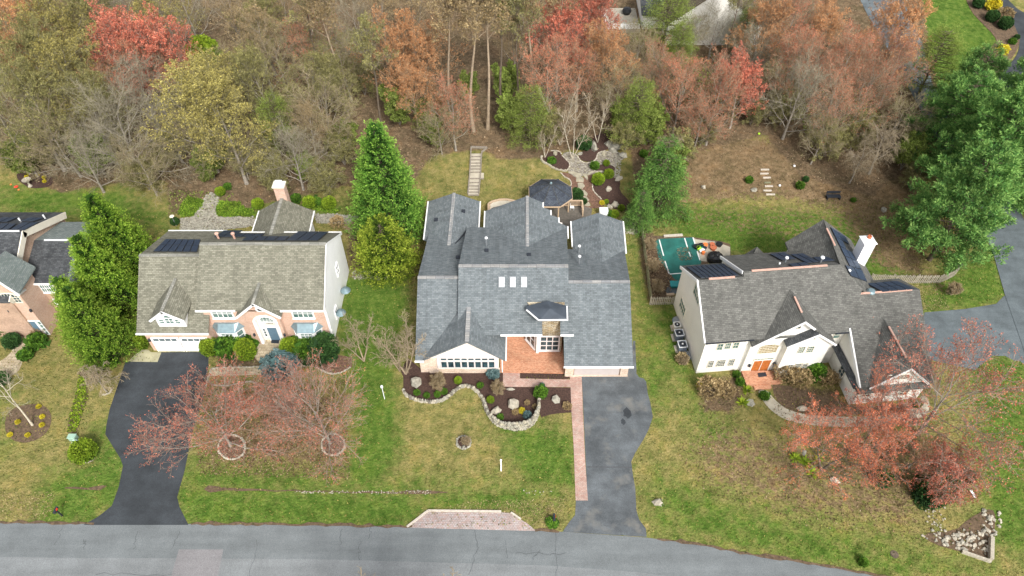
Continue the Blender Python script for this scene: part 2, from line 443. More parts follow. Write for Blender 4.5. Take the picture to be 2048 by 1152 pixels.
# ground: lawn / litter zones mixed by mesh attributes
m, N, L, b = new_mat('ground_cover')
g = N.new('ShaderNodeNewGeometry').outputs['Position']
def attr(n):
    a = N.new('ShaderNodeAttribute'); a.attribute_name = n; return a.outputs['Fac']
green = noise_ramp(N, L, g, 1.7, [(.28, (.032, .085, .010)), (.5, (.088, .150, .024)), (.74, (.195, .240, .058))], 8, .72)
dry = noise_ramp(N, L, g, 1.3, [(.26, (.085, .095, .030)), (.44, (.185, .175, .058)), (.60, (.28, .235, .090)), (.76, (.40, .32, .165))], 8, .72)
litter = noise_ramp(N, L, g, 1.9, [(.28, (.060, .042, .026)), (.5, (.150, .108, .066)), (.74, (.28, .205, .13))], 9, .78)
soil = noise_ramp(N, L, g, 1.5, [(.28, (.10, .072, .038)), (.5, (.19, .135, .075)), (.72, (.31, .22, .13))], 8, .7)
def thr(a, sc_, lo, hi, amt=.55, det=6):
    """sharpen a 0..1 zone attribute with noise so that its edge frays"""
    n = N.new('ShaderNodeTexNoise'); n.inputs['Scale'].default_value = sc_; n.inputs['Detail'].default_value = det; n.inputs['Roughness'].default_value = .7
    L.new(g, n.inputs['Vector'])
    s = N.new('ShaderNodeMath'); s.operation = 'MULTIPLY_ADD'; L.new(n.outputs['Fac'], s.inputs[0]); s.inputs[1].default_value = amt; 
    o = N.new('ShaderNodeMath'); o.operation = 'SUBTRACT'; L.new(a, o.inputs[0]); o.inputs[1].default_value = amt / 2
    L.new(o.outputs[0], s.inputs[2])
    mr = N.new('ShaderNodeMapRange'); mr.inputs[1].default_value = lo; mr.inputs[2].default_value = hi; L.new(s.outputs[0], mr.inputs[0])
    return mr.outputs[0]
lush = thr(attr('lush'), .9, .32, .68, 1.1, 8)
c = mixc(N, L, dry, green, lush)
c = mixc(N, L, c, soil, thr(attr('soil'), 1.9, .42, .60, 1.3))
c = mixc(N, L, c, litter, thr(attr('litter'), 1.1, .42, .6, .7))
fine = noise_ramp(N, L, g, 14, [(.3, (.66,) * 3), (.7, (1.3,) * 3)], 4)
bald = noise_ramp(N, L, g, .42, [(.36, (.66, .70, .62)), (.5, (1, 1, 1)), (.66, (1.12, 1.02, .92))], 7, .75)
c = mixc(N, L, c, bald, 1.0, 'MULTIPLY')
c = mixc(N, L, c, fine, 1.0, 'MULTIPLY')
L.new(c, b.inputs['Base Color']); b.inputs['Roughness'].default_value = 1; b.inputs['Specular IOR Level'].default_value = .1
n = N.new('ShaderNodeTexNoise'); n.inputs['Scale'].default_value = 5; n.inputs['Detail'].default_value = 8; L.new(g, n.inputs['Vector']); bump(N, L, b, n.outputs['Fac'], 1.0, .16)
# foliage
attrmat('buds_red', [(0, (.24, .055, .035)), (.5, (.48, .125, .075)), (1, (.62, .26, .17))], scale=.5)
attrmat('buds_coral', [(0, (.26, .06, .03)), (.5, (.52, .13, .06)), (1, (.64, .25, .13))], scale=.5)
attrmat('buds_orange', [(0, (.28, .12, .05)), (.5, (.49, .225, .095)), (1, (.60, .36, .18))], scale=.5)
attrmat('buds_pink', [(0, (.28, .08, .045)), (.5, (.48, .155, .085)), (1, (.56, .27, .16))], scale=.5)
attrmat('buds_yellow', [(0, (.14, .12, .03)), (.5, (.30, .26, .07)), (1, (.44, .38, .13))], scale=.5)
attrmat('buds_tan', [(0, (.16, .11, .05)), (.5, (.29, .21, .10)), (1, (.40, .31, .17))], scale=.5)
attrmat('buds_olive', [(0, (.10, .10, .03)), (.5, (.21, .20, .065)), (1, (.32, .29, .12))], scale=.5)
attrmat('leaf_holly', [(0, (.03, .08, .01)), (.5, (.09, .20, .02)), (1, (.20, .35, .04))], scale=1.2, trans=.2)
attrmat('leaf_lime', [(0, (.07, .13, .01)), (.5, (.19, .29, .02)), (1, (.36, .45, .04))], scale=1.2, trans=.2)
attrmat('leaf_dark', [(0, (.015, .04, .012)), (.5, (.035, .09, .022)), (1, (.08, .16, .04))], scale=1.2, trans=.1)
attrmat('leaf_blue', [(0, (.05, .10, .10)), (.5, (.12, .20, .20)), (1, (.24, .33, .33))], scale=1.2)
attrmat('leaf_cypress', [(0, (.010, .036, .006)), (.4, (.055, .145, .018)), (.75, (.14, .28, .036)), (1, (.30, .44, .075))], scale=.35, amp=.2, trans=.15)
attrmat('leaf_cypress_yellow', [(0, (.012, .040, .005)), (.4, (.075, .165, .014)), (.75, (.18, .30, .028)), (1, (.38, .50, .07))], scale=.35, amp=.25, trans=.15)
attrmat('leaf_cypress_gold', [(0, (.02, .045, .005)), (.4, (.11, .18, .014)), (.75, (.25, .32, .03)), (1, (.45, .50, .07))], scale=.35, amp=.25, trans=.15)
attrmat('leaf_pine', [(0, (.015, .06, .016)), (.4, (.095, .235, .056)), (.8, (.23, .40, .10)), (1, (.34, .50, .14))], scale=.3, amp=.25, trans=.2)
attrmat('leaf_spruce', [(0, (.02, .06, .015)), (.45, (.08, .18, .035)), (1, (.20, .34, .07))], scale=.3, amp=.25, trans=.15)
attrmat('leaf_airy', [(0, (.08, .12, .02)), (.5, (.18, .24, .045)), (1, (.30, .36, .09))], scale=.5, trans=.2)
attrmat('flower_yellow', [(0, (.35, .30, .02)), (1, (.75, .62, .04))], scale=1)
attrmat('leaf_litter', [(0, (.05, .03, .018)), (.4, (.14, .085, .045)), (.8, (.30, .20, .11)), (1, (.45, .35, .23))], scale=.5)
attrmat('grass_tuft', [(0, (.05, .08, .016)), (.5, (.14, .165, .03)), (1, (.33, .27, .09))], scale=.9, amp=.25, trans=.2)
attrmat('grass_straw', [(0, (.26, .19, .09)), (1, (.50, .40, .22))], scale=.5)
attrmat('ivy', [(0, (.05, .11, .01)), (.5, (.13, .24, .02)), (1, (.30, .42, .05))], scale=.8, trans=.15)
# ------------------------------------------------------------------ terrain
lawn_dry, lush_px, soil_px, litter_px = [], [], [], []
def zone(pts, f=None): return [(p.x, p.y) for p in px(pts, f)]
# zones drawn round what the photograph shows: (polygon, value)
LIT = [
 (zone([(-400, -300), (1860, -300), (1845, 0), (1860, 100), (1880, 210), (1840, 330), (1800, 350), (1740, 395), (1600, 350), (1530, 270), (1400, 300), (1360, 350), (1290, 470), (1260, 300),
        (1140, 300), (1060, 320), (1000, 318), (960, 300), (870, 310), (850, 330), (800, 400), (700, 370), (560, 400), (470, 420), (340, 430), (330, 360), (250, 365), (120, 385), (35, 350), (25, 300), (-400, 330)]), 1.0),
 (zone([(1280, 440), (1310, 470), (1350, 600), (1300, 605), (1280, 520)]), 1.0),
 (zone([(1390, 770), (1440, 750), (1480, 745), (1500, 800), (1470, 830), (1400, 830)]), .75),
 (zone([(1540, 760), (1680, 780), (1700, 830), (1860, 800), (1850, 830), (1640, 850), (1550, 830)]), .8),
 (zone([(1640, 880), (1800, 860), (1930, 900), (1940, 990), (1850, 1020), (1660, 960)]), .55),
 (zone([(840, 400), (850, 560), (836, 700), (808, 700), (820, 500), (826, 420)]), .45),
 (zone([(700, 455), (770, 470), (790, 545), (700, 560), (690, 500)]), .8),
 (zone([(430, 700), (640, 700), (640, 735), (430, 745)]), .9),
]
SOI = [(zone([(1310, 330), (1450, 260), (1830, 320), (1860, 420), (1850, 560), (1760, 540), (1700, 430), (1560, 400), (1330, 410)]), .8),
       (zone([(1400, 830), (1520, 840), (1700, 900), (1900, 1000), (1850, 1080), (1600, 1050), (1400, 980), (1350, 900)]), .55), (zone([(380, 760), (690, 760), (700, 960), (400, 950)]), .62), (zone([(1290, 850), (1400, 840), (1500, 1000), (1340, 960)]), .3), (zone([(-100, 760), (130, 740), (200, 960), (-100, 960)]), .3), (zone([(1280, 400), (1700, 390), (1850, 520), (1560, 500), (1340, 460)]), .45),
       (zone([(1450, 250), (1800, 330), (1810, 560), (1720, 530), (1640, 400), (1480, 380), (1330, 400), (1380, 300)]), .62),
       (zone([(1700, 500), (1830, 500), (1910, 560), (1900, 600), (1860, 590), (1800, 520)]), .6),
       (zone([(850, 310), (940, 300), (1040, 320), (1080, 380), (860, 395)]), .25),
       (zone([(1040, 1000), (1140, 985), (1120, 1060), (1060, 1050), (1020, 1020)]), .55),
       (zone([(800, 1040), (960, 1000), (1060, 1020), (1100, 1060), (1060, 1064), (850, 1020)]), .5),
       (zone([(1290, 1060), (1320, 1075), (1310, 1090), (1280, 1078)]), .6)]
LUS = [
 (zone([(690, 560), (800, 560), (800, 640), (770, 760), (780, 900), (750, 960), (710, 960), (730, 800), (690, 690)]), 1.0),
 (zone([(1260, 480), (1300, 620), (1345, 760), (1310, 830), (1290, 780), (1275, 600)]), .55),
 (zone([(1345, 610), (1390, 760), (1360, 760), (1310, 640)]), .7),
 (zone([(205, 860), (245, 940), (225, 1000), (110, 990), (110, 960), (200, 940)]), .9),
 (zone([(110, 975), (210, 985), (190, 1045), (80, 1045)]), .8),
 (zone([(360, 985), (640, 990), (760, 995), (840, 1010), (790, 1052), (380, 1045)]), .9),
 (zone([(750, 1000), (1090, 980), (1070, 1010), (850, 1015)]), .75),
 (zone([(1000, 830), (1060, 860), (1140, 880), (1145, 960), (1060, 960), (1030, 900)]), .8),
 (zone([(360, 920), (1000, 985), (1120, 975), (1120, 990), (360, 985)]), .6),
 (zone([(1350, 420), (1560, 430), (1720, 440), (1800, 550), (1700, 560), (1560, 500), (1480, 500), (1360, 470)]), .85),
 (zone([(1950, 720), (2060, 720), (2060, 1120), (1980, 1060), (1960, 900)]), .75),
 (zone([(1310, 950), (1500, 1010), (1850, 1100), (1980, 1140), (1700, 1160), (1300, 1060)]), .5),
 (zone([(1835, -120), (2100, -120), (2060, -40), (1930, -60), (1990, 60), (1980, 180), (2050, 170), (2060, 420), (1990, 390), (1860, 210)]), 1.0),
 (zone([(1860, 570), (1990, 500), (2010, 590), (1990, 605), (1850, 620)]), .8),
 (zone([(0, 370), (250, 380), (330, 430), (330, 460), (150, 440), (0, 425)]), .55),
 (zone([(-300, 780), (10, 800), (10, 900), (-300, 900)]), .4),
 (zone([(470, 400), (700, 410), (700, 430), (480, 440)]), .5),
 (zone([(1370, 640), (1400, 800), (1500, 900), (1400, 900), (1340, 700)]), .45),
]
def field(X, Y, zones, soft):
    out = np.zeros(X.shape)
    for poly, val in zones:
        xs = np.array([p[0] for p in poly]); ys = np.array([p[1] for p in poly])
        inside = np.zeros(X.shape, bool); dist = np.full(X.shape, 1e9); j = len(poly) - 1
        box = (X > xs.min() - soft) & (X < xs.max() + soft) & (Y > ys.min() - soft) & (Y < ys.max() + soft)
        x = X[box]; y = Y[box]; ins = np.zeros(x.shape, bool); d = np.full(x.shape, 1e9)
        for i in range(len(poly)):
            xi, yi, xj, yj = xs[i], ys[i], xs[j], ys[j]
            if yi != yj:
                ins ^= ((yi > y) != (yj > y)) & (x < (xj - xi) * (y - yi) / (yj - yi) + xi)
            L2 = (xj - xi) ** 2 + (yj - yi) ** 2 + 1e-9
            t = np.clip(((x - xi) * (xj - xi) + (y - yi) * (yj - yi)) / L2, 0, 1)
            d = np.minimum(d, np.hypot(x - xi - t * (xj - xi), y - yi - t * (yj - yi))); j = i
        sd_ = np.where(ins, d, -d)
        out[box] = np.maximum(out[box], val * np.clip(.5 + sd_ / (2 * soft), 0, 1))
    return out
def hgt_np(Y):
    t = np.maximum(0, Y - 63.0); return .1 * t * t / (t + 6.0)
def make_ground():
    gx = np.concatenate([[-900, -500, -300, -200, -140], np.arange(-110, 110.1, .5), [140, 200, 300, 500, 900]])
    gy = np.concatenate([[-600, -200, -80, -30, 0, 8], np.arange(14, 63, .5), np.arange(63, 128, .5), [135, 160, 220, 350, 600, 1200]])
    X, Y = np.meshgrid(gx, gy); Z = hgt_np(Y); Z = np.minimum(Z, 9 + 0 * Z)
    nx, ny = len(gx), len(gy)
    V = np.stack([X.ravel(), Y.ravel(), Z.ravel()], 1)
    i = np.arange(nx - 1)[None, :] + nx * np.arange(ny - 1)[:, None]; i = i.ravel()
    Fc = np.stack([i, i + 1, i + 1 + nx, i + nx], 1)
    o = mesh_np('ground', V, Fc, 'ground_cover'); me = o.data
    far = (Y > 122) | (np.abs(X) > 112)
    lit = field(X, Y, LIT, 1.2); lit[far & (Y > 60)] = 1
    for n, a in (('litter', lit), ('lush', .30 + .75 * field(X, Y, LUS, 2.2)), ('soil', field(X, Y, SOI, 2.5))):
        at_ = me.attributes.new(n, 'FLOAT', 'POINT'); at_.data.foreach_set('value', a.ravel().astype(np.float32))
    me.polygons.foreach_set('use_smooth', [True] * len(me.polygons))
    tag(o, 'patchy early spring lawns running back to the leaf covered woodland floor', kind='structure')
    return o
make_ground()

# ------------------------------------------------------------------ roads, drives and paths
E = 22.5
road_top = [(-400, 1040), (0, 1045), (200, 1048), (370, 1048), (640, 1050), (800, 1054), (1070, 1061), (1130, 1064), (1290, 1075), (1400, 1089), (1480, 1106), (1600, 1124), (1700, 1141), (1800, 1162), (2000, 1215), (2300, 1310)]
rt = px(road_top); rb = [Vector((p.x - 0.12 * max(0, p.x), p.y - 7.6, 0)) for p in rt]
sheet('road', rt + rb[::-1], .012, 'asphalt_road', 'grey asphalt street running along the bottom of the lots')
rm = [Vector((a.x * .5 + b_.x * .5, a.y * .5 + b_.y * .5, 0)) for a, b_ in zip(rt, rb)]
rm = [Vector((p.x, p.y + .9, 0)) for p in rm]
sheet('road_lane', rm + rb[::-1], .016, 'asphalt_road_light', 'lighter far lane of the street')
sheet('road_patch', px([(358, 1099), (447, 1099), (436, 1152), (440, 1180), (335, 1180)]), .021, 'asphalt_patch', 'pale rectangular repair patch in the street')
drive_l = px([(640, 60), (800, 60), (820, 12), (1064, 10), (1062, 90), (1040, 240), (985, 400), (940, 620), (903, 750), (915, 800), (955, 880), (960, 892), (425, 892), (500, 850), (570, 795), (605, 700), (627, 590), (615, 555), (537, 430), (543, 380), (560, 300), (600, 180)], c6)
sheet('left_driveway', drive_l, .02, 'asphalt_new', 'black asphalt driveway of the brick house, flaring at the street')
drive_m = px([(1077, 190), (1335, 192), (1362, 60), (1366, 5), (1378, 5), (1385, 190), (1400, 210), (1425, 217), (1440, 235), (1448, 300), (1462, 350), (1477, 432), (1455, 500), (1430, 550), (1375, 640), (1356, 685), (1365, 760), (1378, 830), (1385, 960), (1400, 1010), (1438, 1060), (1442, 1108), (970, 1078), (1010, 1020), (1040, 985), (1045, 903), (1110, 903)], c5)
sheet('middle_driveway', drive_m, .02, 'asphalt_drive', 'weathered grey asphalt driveway of the middle house')
mdd = MB()
a_, b_ = at(*c5(1105, 714)), at(*c5(1355, 716)); mdd.beam(a_ + Vector((0, 0, .027)), b_ + Vector((0, 0, .027)), .12, .003)
tag(mdd.build('driveway_joint', 'tar'), 'dark seam across the middle driveway', kind='structure')
for q, r_ in ((c5(1333, 411), .38), (c5(1310, 460), .22), (c5(1300, 290), .5)):
    p = at(*q); st = [(p.x + r_ * (1 + .25 * math.sin(3 * k)) * math.cos(k * .52), p.y + 1.5 * r_ * math.sin(k * .52) * (1 + .2 * math.cos(2 * k))) for k in range(12)]
    if r_ < .5: sheet('oil_stain', [Vector((x, y, 0)) for x, y in st], .025, 'asphalt_new', 'dark oil stain on the middle driveway')
right_drive = px([(1849, 625), (1930, 618), (1992, 608), (2008, 592), (2300, 600), (2300, 900), (2060, 740), (2040, 722), (2030, 722), (2010, 712), (1985, 712), (1950, 740), (1860, 720), (1840, 690)])
sheet('right_driveway', right_drive, .018, 'asphalt_far', 'grey asphalt parking court beside the cream house')
side_road = px([(1690, -60), (1735, 30), (1785, 115), (1840, 220), (1890, 320), (1945, 425), (1984, 500), (2010, 592), (2045, 692), (2060, 745), (2300, 1100), (2300, 800), (2180, 650), (2100, 540), (2048, 440), (2030, 400), (1990, 340), (1925, 250), (1865, 170), (1845, 90), (1805, 0), (1780, -60)])
sheet('side_road', side_road, .05, 'asphalt_far', 'grey side street passing behind the pines and down the right edge')
sheet('side_road_patch', px([(1985, 455), (2012, 448), (2028, 475), (1992, 478)]), .027, 'concrete', 'pale repair patch in the side street')
sheet('far_driveway', smooth_poly(px([(1960, -60), (2015, 0), (2048, 30), (2120, 40), (2160, 60), (2160, 160), (2050, 170), (1985, 182), (1975, 172), (2020, 130), (2040, 100), (2036, 60), (1990, 0), (1940, -60)]), 2), .05, 'asphalt_new', 'dark curving driveway in the top right corner')
# brick walk, patio, flagstones
walk = px([(1013, 190), (1077, 190), (1084, 400), (1098, 700), (1112, 903), (1043, 903), (1032, 600), (1020, 408), (1015, 266), (635, 264), (635, 182), (730, 182), (730, 217), (1011, 223)], c5)
sheet('brick_walkway', walk, .03, 'paver_red', 'red brick paver walkway along the middle driveway')
pull_off = px([(92, 1055), (130, 1030), (220, 965), (620, 967), (695, 975), (735, 1010), (770, 1030), (822, 1074)], c5)
sheet('pull_off', pull_off, .02, 'paver_grey', 'pinkish paver parking bay beside the street')
tk = MB()
for q in (((96, 1052), (215, 961)), ((215, 961), (625, 966)), ((680, 972), (735, 1010))):
    a_, b_ = at(*c5(*q[0])), at(*c5(*q[1])); tk.beam(a_ + Vector((0, 0, .16)), b_ + Vector((0, 0, .16)), .16, .18)
tag(tk.build('kerb', 'edging'), 'pale edging boards round the paver parking bay', kind='structure')
sheet('garage_apron', px([(655, 60), (672, 40), (720, 0), (756, 0), (770, 12), (823, 12), (803, 62)], c6), .024, 'concrete_old', 'mossy concrete apron beside the left garage')
sheet('brick_house_path', px([(228, 168), (250, 160), (440, 158), (540, 150), (575, 130), (605, 150), (580, 200), (420, 204), (230, 208)], cj), .02, 'flag_tan', 'tan flagstone path in front of the brick house')
sheet('curved_path', smooth_poly(px([(165, 315), (215, 315), (240, 355), (300, 405), (400, 430), (560, 437), (700, 432), (820, 418), (880, 395), (905, 365), (900, 340), (935, 345), (945, 395), (920, 440), (830, 462), (700, 475), (560, 485), (420, 475), (300, 455), (225, 405), (190, 360)], c7), 2), .02, 'concrete', 'curving pale concrete path in front of the cream house')
sheet('stone_path_left', smooth_poly(px([(170, -10), (310, -10), (318, 60), (300, 150), (215, 240), (200, 380), (160, 470), (0, 520), (-60, 520), (-60, 380), (20, 360), (90, 300), (130, 230), (130, 60)], cn), 1), .02, 'flag_tan', 'tan stone path leading to the far left house')
# mulch beds
bed_front = px([(100, 100), (170, 160), (230, 187), (480, 187), (560, 186), (635, 186), (635, 264), (1015, 268), (1020, 408), (960, 412), (900, 420), (850, 437), (838, 400), (830, 440), (790, 488), (730, 506), (660, 500), (600, 478), (548, 430), (530, 370), (515, 320), (470, 282), (430, 262), (380, 272), (345, 310), (300, 342), (240, 352), (160, 345), (100, 310), (75, 270), (75, 210), (62, 180), (80, 140)], c5)
sheet('front_bed', bed_front, .035, 'mulch', 'dark mulch bed in front of the middle house')
sheet('walk_bed', px([(731, 184), (1010, 186), (1010, 222), (731, 216)], c5), .034, 'mulch', 'narrow mulch strip between patio and brick walk')
sheet('birch_bed', smooth_poly(px([(60, 300), (130, 278), (200, 275), (250, 300), (266, 350), (250, 410), (200, 455), (130, 477), (60, 460), (28, 420), (25, 350)], c6), 1), .03, 'mulch_brown', 'oval mulch bed under the white barked birch')
sheet('hedge_strip', px([(405, 110), (440, 120), (450, 240), (410, 360), (392, 422), (343, 422), (350, 350), (380, 250), (395, 180)], c6), .02, 'mulch_brown', 'narrow planted strip left of the black driveway')
for nm, f, cx, cy, rx, ry, lb in (('tree_ring_bed', cj, 357, 618, 78, 72, 'round mulch bed under the left red maple'), ('tree_ring_bed', cj, 940, 604, 67, 62, 'round mulch bed under the right red maple'), ('tree_ring_bed', cj, 660, 405, 60, 50, 'round leafy bed between the two red maples'), ('tree_ring_bed', c5, 413, 577, 38, 36, 'small round bed of the bare lawn shrub')):
    sheet(nm, [at(*f(cx + rx * math.cos(k * .35), cy + ry * math.sin(k * .35))) for k in range(18)][::-1], .03, 'mulch_red' if f is cj else 'mulch', lb)
sheet('cream_house_bed', smooth_poly(px([(230, 270), (560, 380), (700, 390), (870, 380), (880, 390), (820, 415), (560, 432), (400, 425), (300, 400), (245, 350)], c7), 1), .025, 'mulch_brown', 'brown mulch bed inside the curved path')
sheet('brick_house_bed', px([(215, 95), (300, 100), (830, 140), (860, 170), (930, 200), (1000, 185), (1050, 155), (1050, 100), (800, 60), (215, 60)], cj), .012, 'mulch_red', 'mulch bed along the front of the brick house')
# back garden of the middle house
sheet('gravel_path', smooth_poly(px([(360, 390), (480, 355), (560, 385), (610, 440), (650, 510), (740, 545), (840, 540), (920, 490), (940, 420), (990, 365), (1100, 350), (1200, 330), (1330, 380), (1400, 480), (1270, 520), (1240, 560), (1260, 640), (1240, 720), (1330, 800), (1280, 840), (1220, 790), (1080, 690), (820, 740), (700, 760), (600, 800), (450, 690), (490, 600), (480, 540), (400, 470)], ch), 1), .035, 'gravel', 'multicoloured gravel garden path behind the gazebo')
sheet('bark_path', smooth_poly(px([(340, 700), (420, 700), (560, 730), (700, 800), (780, 730), (900, 700), (1000, 720), (870, 900), (870, 980), (930, 1060), (1010, 1140), (1080, 1230), (1000, 1290), (780, 1290), (460, 1200), (440, 1090), (450, 1000), (515, 930), (510, 850), (460, 800), (400, 770)], ch), 1), .03, 'mulch_red', 'reddish bark path beside the stepping stones')
sheet('garden_bed', smooth_poly(px([(30, 480), (70, 430), (140, 370), (300, 340), (370, 430), (440, 490), (490, 560), (470, 620), (430, 665), (330, 655), (240, 630), (150, 570), (40, 530)], ch), 1), .045, 'mulch', 'dark mulch bed with a birch, left of the gravel path')
sheet('garden_bed', smooth_poly(px([(620, 440), (680, 370), (820, 300), (860, 120), (1000, 60), (1180, 50), (1320, 150), (1330, 260), (1180, 290), (1080, 340), (980, 355), (930, 440), (890, 500), (800, 530), (700, 515)], ch), 1), .05, 'mulch', 'dark mulch bed at the top of the garden')
sheet('garden_bed', smooth_poly(px([(860, 660), (900, 600), (1000, 570), (1120, 570), (1220, 600), (1240, 660), (1200, 690), (1000, 680), (900, 685)], ch), 1), .05, 'mulch', 'small mulch bed with two round shrubs')
sheet('garden_bed', smooth_poly(px([(880, 850), (960, 760), (1080, 720), (1250, 800), (1330, 850), (1300, 1000), (1480, 1180), (1560, 1400), (1350, 1330), (1180, 1290), (1090, 1230), (1000, 1130), (900, 1040), (865, 960)], ch), 1), .045, 'mulch', 'large mulch bed with a pale boulder right of the stepping stones')
sheet('drain_strip', px([(220, 838), (260, 842), (330, 852), (420, 856), (520, 858), (610, 868), (720, 862), (800, 872), (900, 868), (1050, 878), (1120, 870), (1300, 878), (1380, 866), (1498, 868), (1600, 876), (1600, 880), (1498, 888), (1350, 888), (1200, 881), (1050, 884), (900, 874), (800, 878), (700, 870), (610, 874), (500, 868), (410, 872), (330, 866), (230, 880), (195, 860)], cj), .02, 'mulch_brown', 'stony drainage line across the front lawns')
sheet('drain_strip', px([(330, 700), (380, 697), (440, 703), (520, 690), (545, 692), (510, 716), (440, 712), (380, 708), (330, 706)], c6), .02, 'mulch_brown', 'leafy drainage line across the left lawn')
sheet('corner_gravel', smooth_poly(px([(900, 960), (1060, 950), (1110, 900), (1200, 850), (1240, 860), (1235, 960), (1225, 1080), (1090, 1045), (960, 1010)], c7), 1), .02, 'mulch_brown', 'stony ground round the drain outlet in the corner')
sheet('court_yard', px([(140, 150), (600, 150), (790, 165), (1180, 225), (1290, 260), (1300, 420), (1010, 500), (600, 900), (430, 985), (210, 1000), (150, 600), (125, 300)], ct), .018, 'mulch_brown', 'leaf strewn yard round the green court')
sheet('sports_court', px([(262, 240), (320, 190), (780, 170), (900, 500), (820, 760), (600, 760), (540, 740), (450, 640), (330, 480)], ct), .03, 'court_green', 'green painted sports court scattered with leaves')
sheet('court_terrace', px([(790, 175), (830, 195), (1100, 230), (1290, 300), (1290, 420), (1000, 500), (900, 490), (860, 400), (830, 330)], ct), .024, 'concrete', 'concrete terrace beside the green court')
sheet('court_pad', px([(410, 890), (500, 760), (620, 760), (600, 920), (440, 950)], ct), .027, 'asphalt_far', 'grey paved corner behind the cream house')
cl_m = MB()
for a0, b0 in (((328, 200), (387, 420)), ((405, 490), (460, 660)), ((470, 668), (640, 655)), ((672, 180), (712, 310)), ((730, 365), (755, 435)), ((785, 170), (820, 280)), ((842, 360), (880, 480))):
    p, q = at(*ct(*a0)), at(*ct(*b0)); cl_m.beam(p + Vector((0, 0, .037)), q + Vector((0, 0, .037)), .13, .003)
tag(cl_m.build('court_lines', 'court_line'), 'white painted lines on the green court', kind='structure')
far_bed = sheet('far_bed', smooth_poly(px([(1300, -60), (1345, 60), (1400, 120), (1480, 200), (1490, 240), (1395, 290), (1370, 330), (1390, 390), (1450, 425), (1500, 410), (1590, 300), (1620, 230), (1600, 170), (1560, 90), (1500, 0), (1440, -60)], ci), 1), .055, 'mulch_brown', 'brown planting bed beside the dark curving driveway')
sheet('garden_bed', smooth_poly(px([(380, 540), (430, 480), (540, 430), (800, 380), (1100, 500), (1250, 700), (1160, 850), (900, 890), (680, 880), (520, 780), (400, 680)], co), 1), .03, 'mulch', 'curved flower bed round the bird bath')
sheet('rock_slope', smooth_poly(px([(360, 110), (420, 85), (500, 120), (500, 190), (470, 260), (480, 330), (600, 330), (870, 330), (860, 430), (560, 455), (330, 480), (100, 470), (110, 350), (230, 330), (310, 240), (350, 180)], ck), 1), .03, 'gravel', 'rocky slope behind the brick house')
sheet('rock_slope', px([(1480, 300), (1700, 300), (1930, 330), (1920, 410), (1700, 400), (1500, 390)], ck), .03, 'gravel', 'low rocky bank right of the brick house chimney')
# cracks in the street
rr = random.Random(5)
for k, (x0, y0, x1, y1) in enumerate([(125, 1052, 110, 1092), (514, 1082, 500, 1152), (684, 1056, 680, 1096), (720, 1082, 718, 1120), (742, 1055, 738, 1078), (948, 1062, 955, 1095), (955, 1095, 936, 1152), (1114, 1064, 1112, 1152), (1030, 1106, 1130, 1108), (1012, 1084, 1014, 1118), (275, 1060, 268, 1100), (360, 1060, 345, 1098), (190, 1148, 350, 1149), (1080, 1098, 1066, 1118), (170, 1080, 168, 1098)]):
    cr = MB(); n_ = 9; pts = []
    for i in range(n_ + 1):
        t = i / n_; p = at(x0 + (x1 - x0) * t, y0 + (y1 - y0) * t)
        pts.append(p + Vector((rr.uniform(-.12, .12), rr.uniform(-.12, .12), .022 + .0004 * k)))
    for a_, b_ in zip(pts, pts[1:]): cr.beam(a_, b_, rr.uniform(.018, .04), .002)
    tag(cr.build('road_crack', 'tar'), kind='structure')

# crumbling verge between grass and street
vg = random.Random(9); up_, dn_ = [], []
for a_, b_ in zip(rt[1:-2], rt[2:-1]):
    n_ = max(2, int((b_ - a_).length / .5))
    for i in range(n_):
        p = a_ + (b_ - a_) * (i / n_); up_.append(p + Vector((0, vg.uniform(.02, .30), 0))); dn_.append(p - Vector((0, vg.uniform(.0, .16), 0)))
for k in range(0, len(up_) - 4, 4):
    u_, d_ = up_[k:k + 5], dn_[k:k + 5]
    c_ = sum(u_, Vector()) / 5
    if any(inpoly(c_.x, c_.y - q, [(p.x, p.y) for p in z]) for z in (drive_l, drive_m, pull_off) for q in (-.6, 0, .6, 1.2)) : continue
    if u_[-1].x > -62 and u_[0].x < 40: vgb = MB(); [vgb.poly([Vector((d_[i].x, d_[i].y, .034)), Vector((d_[i + 1].x, d_[i + 1].y, .034)), Vector((u_[i + 1].x, u_[i + 1].y, .034)), Vector((u_[i].x, u_[i].y, .034))]) for i in range(4)]; tag(vgb.build('road_verge', 'mulch_brown'), kind='structure')
# ------------------------------------------------------------------ vegetation builders
def unit(a): return a / (np.linalg.norm(a, axis=-1, keepdims=True) + 1e-9)
def seg_mesh(A, B, r0, r1, n):
    d = unit(B - A); ref = np.where(np.abs(d[:, 2:3]) < .9, np.array([[0, 0, 1.]]), np.array([[1., 0, 0]]))
    x = unit(np.cross(d, ref)); y = np.cross(d, x)
    th = np.arange(n) * 2 * np.pi / n; c = np.cos(th)[None, :, None]; s = np.sin(th)[None, :, None]
    o = x[:, None] * c + y[:, None] * s
    V = np.concatenate([A[:, None] + o * r0[:, None, None], B[:, None] + o * r1[:, None, None]], 1)   # m,2n,3
    m = len(A); base = (np.arange(m) * 2 * n)[:, None]; i = np.arange(n)[None]; j = (np.arange(n)[None] + 1) % n
    Fc = np.stack([base + i, base + j, base + n + j, base + n + i], 2).reshape(-1, 4)
    return V.reshape(-1, 3), Fc
def cat(parts):
    V = []; Fc = []; o = 0
    for v, f in parts: V.append(v); Fc.append(f + o); o += len(v)
    return np.concatenate(V), np.concatenate(Fc)
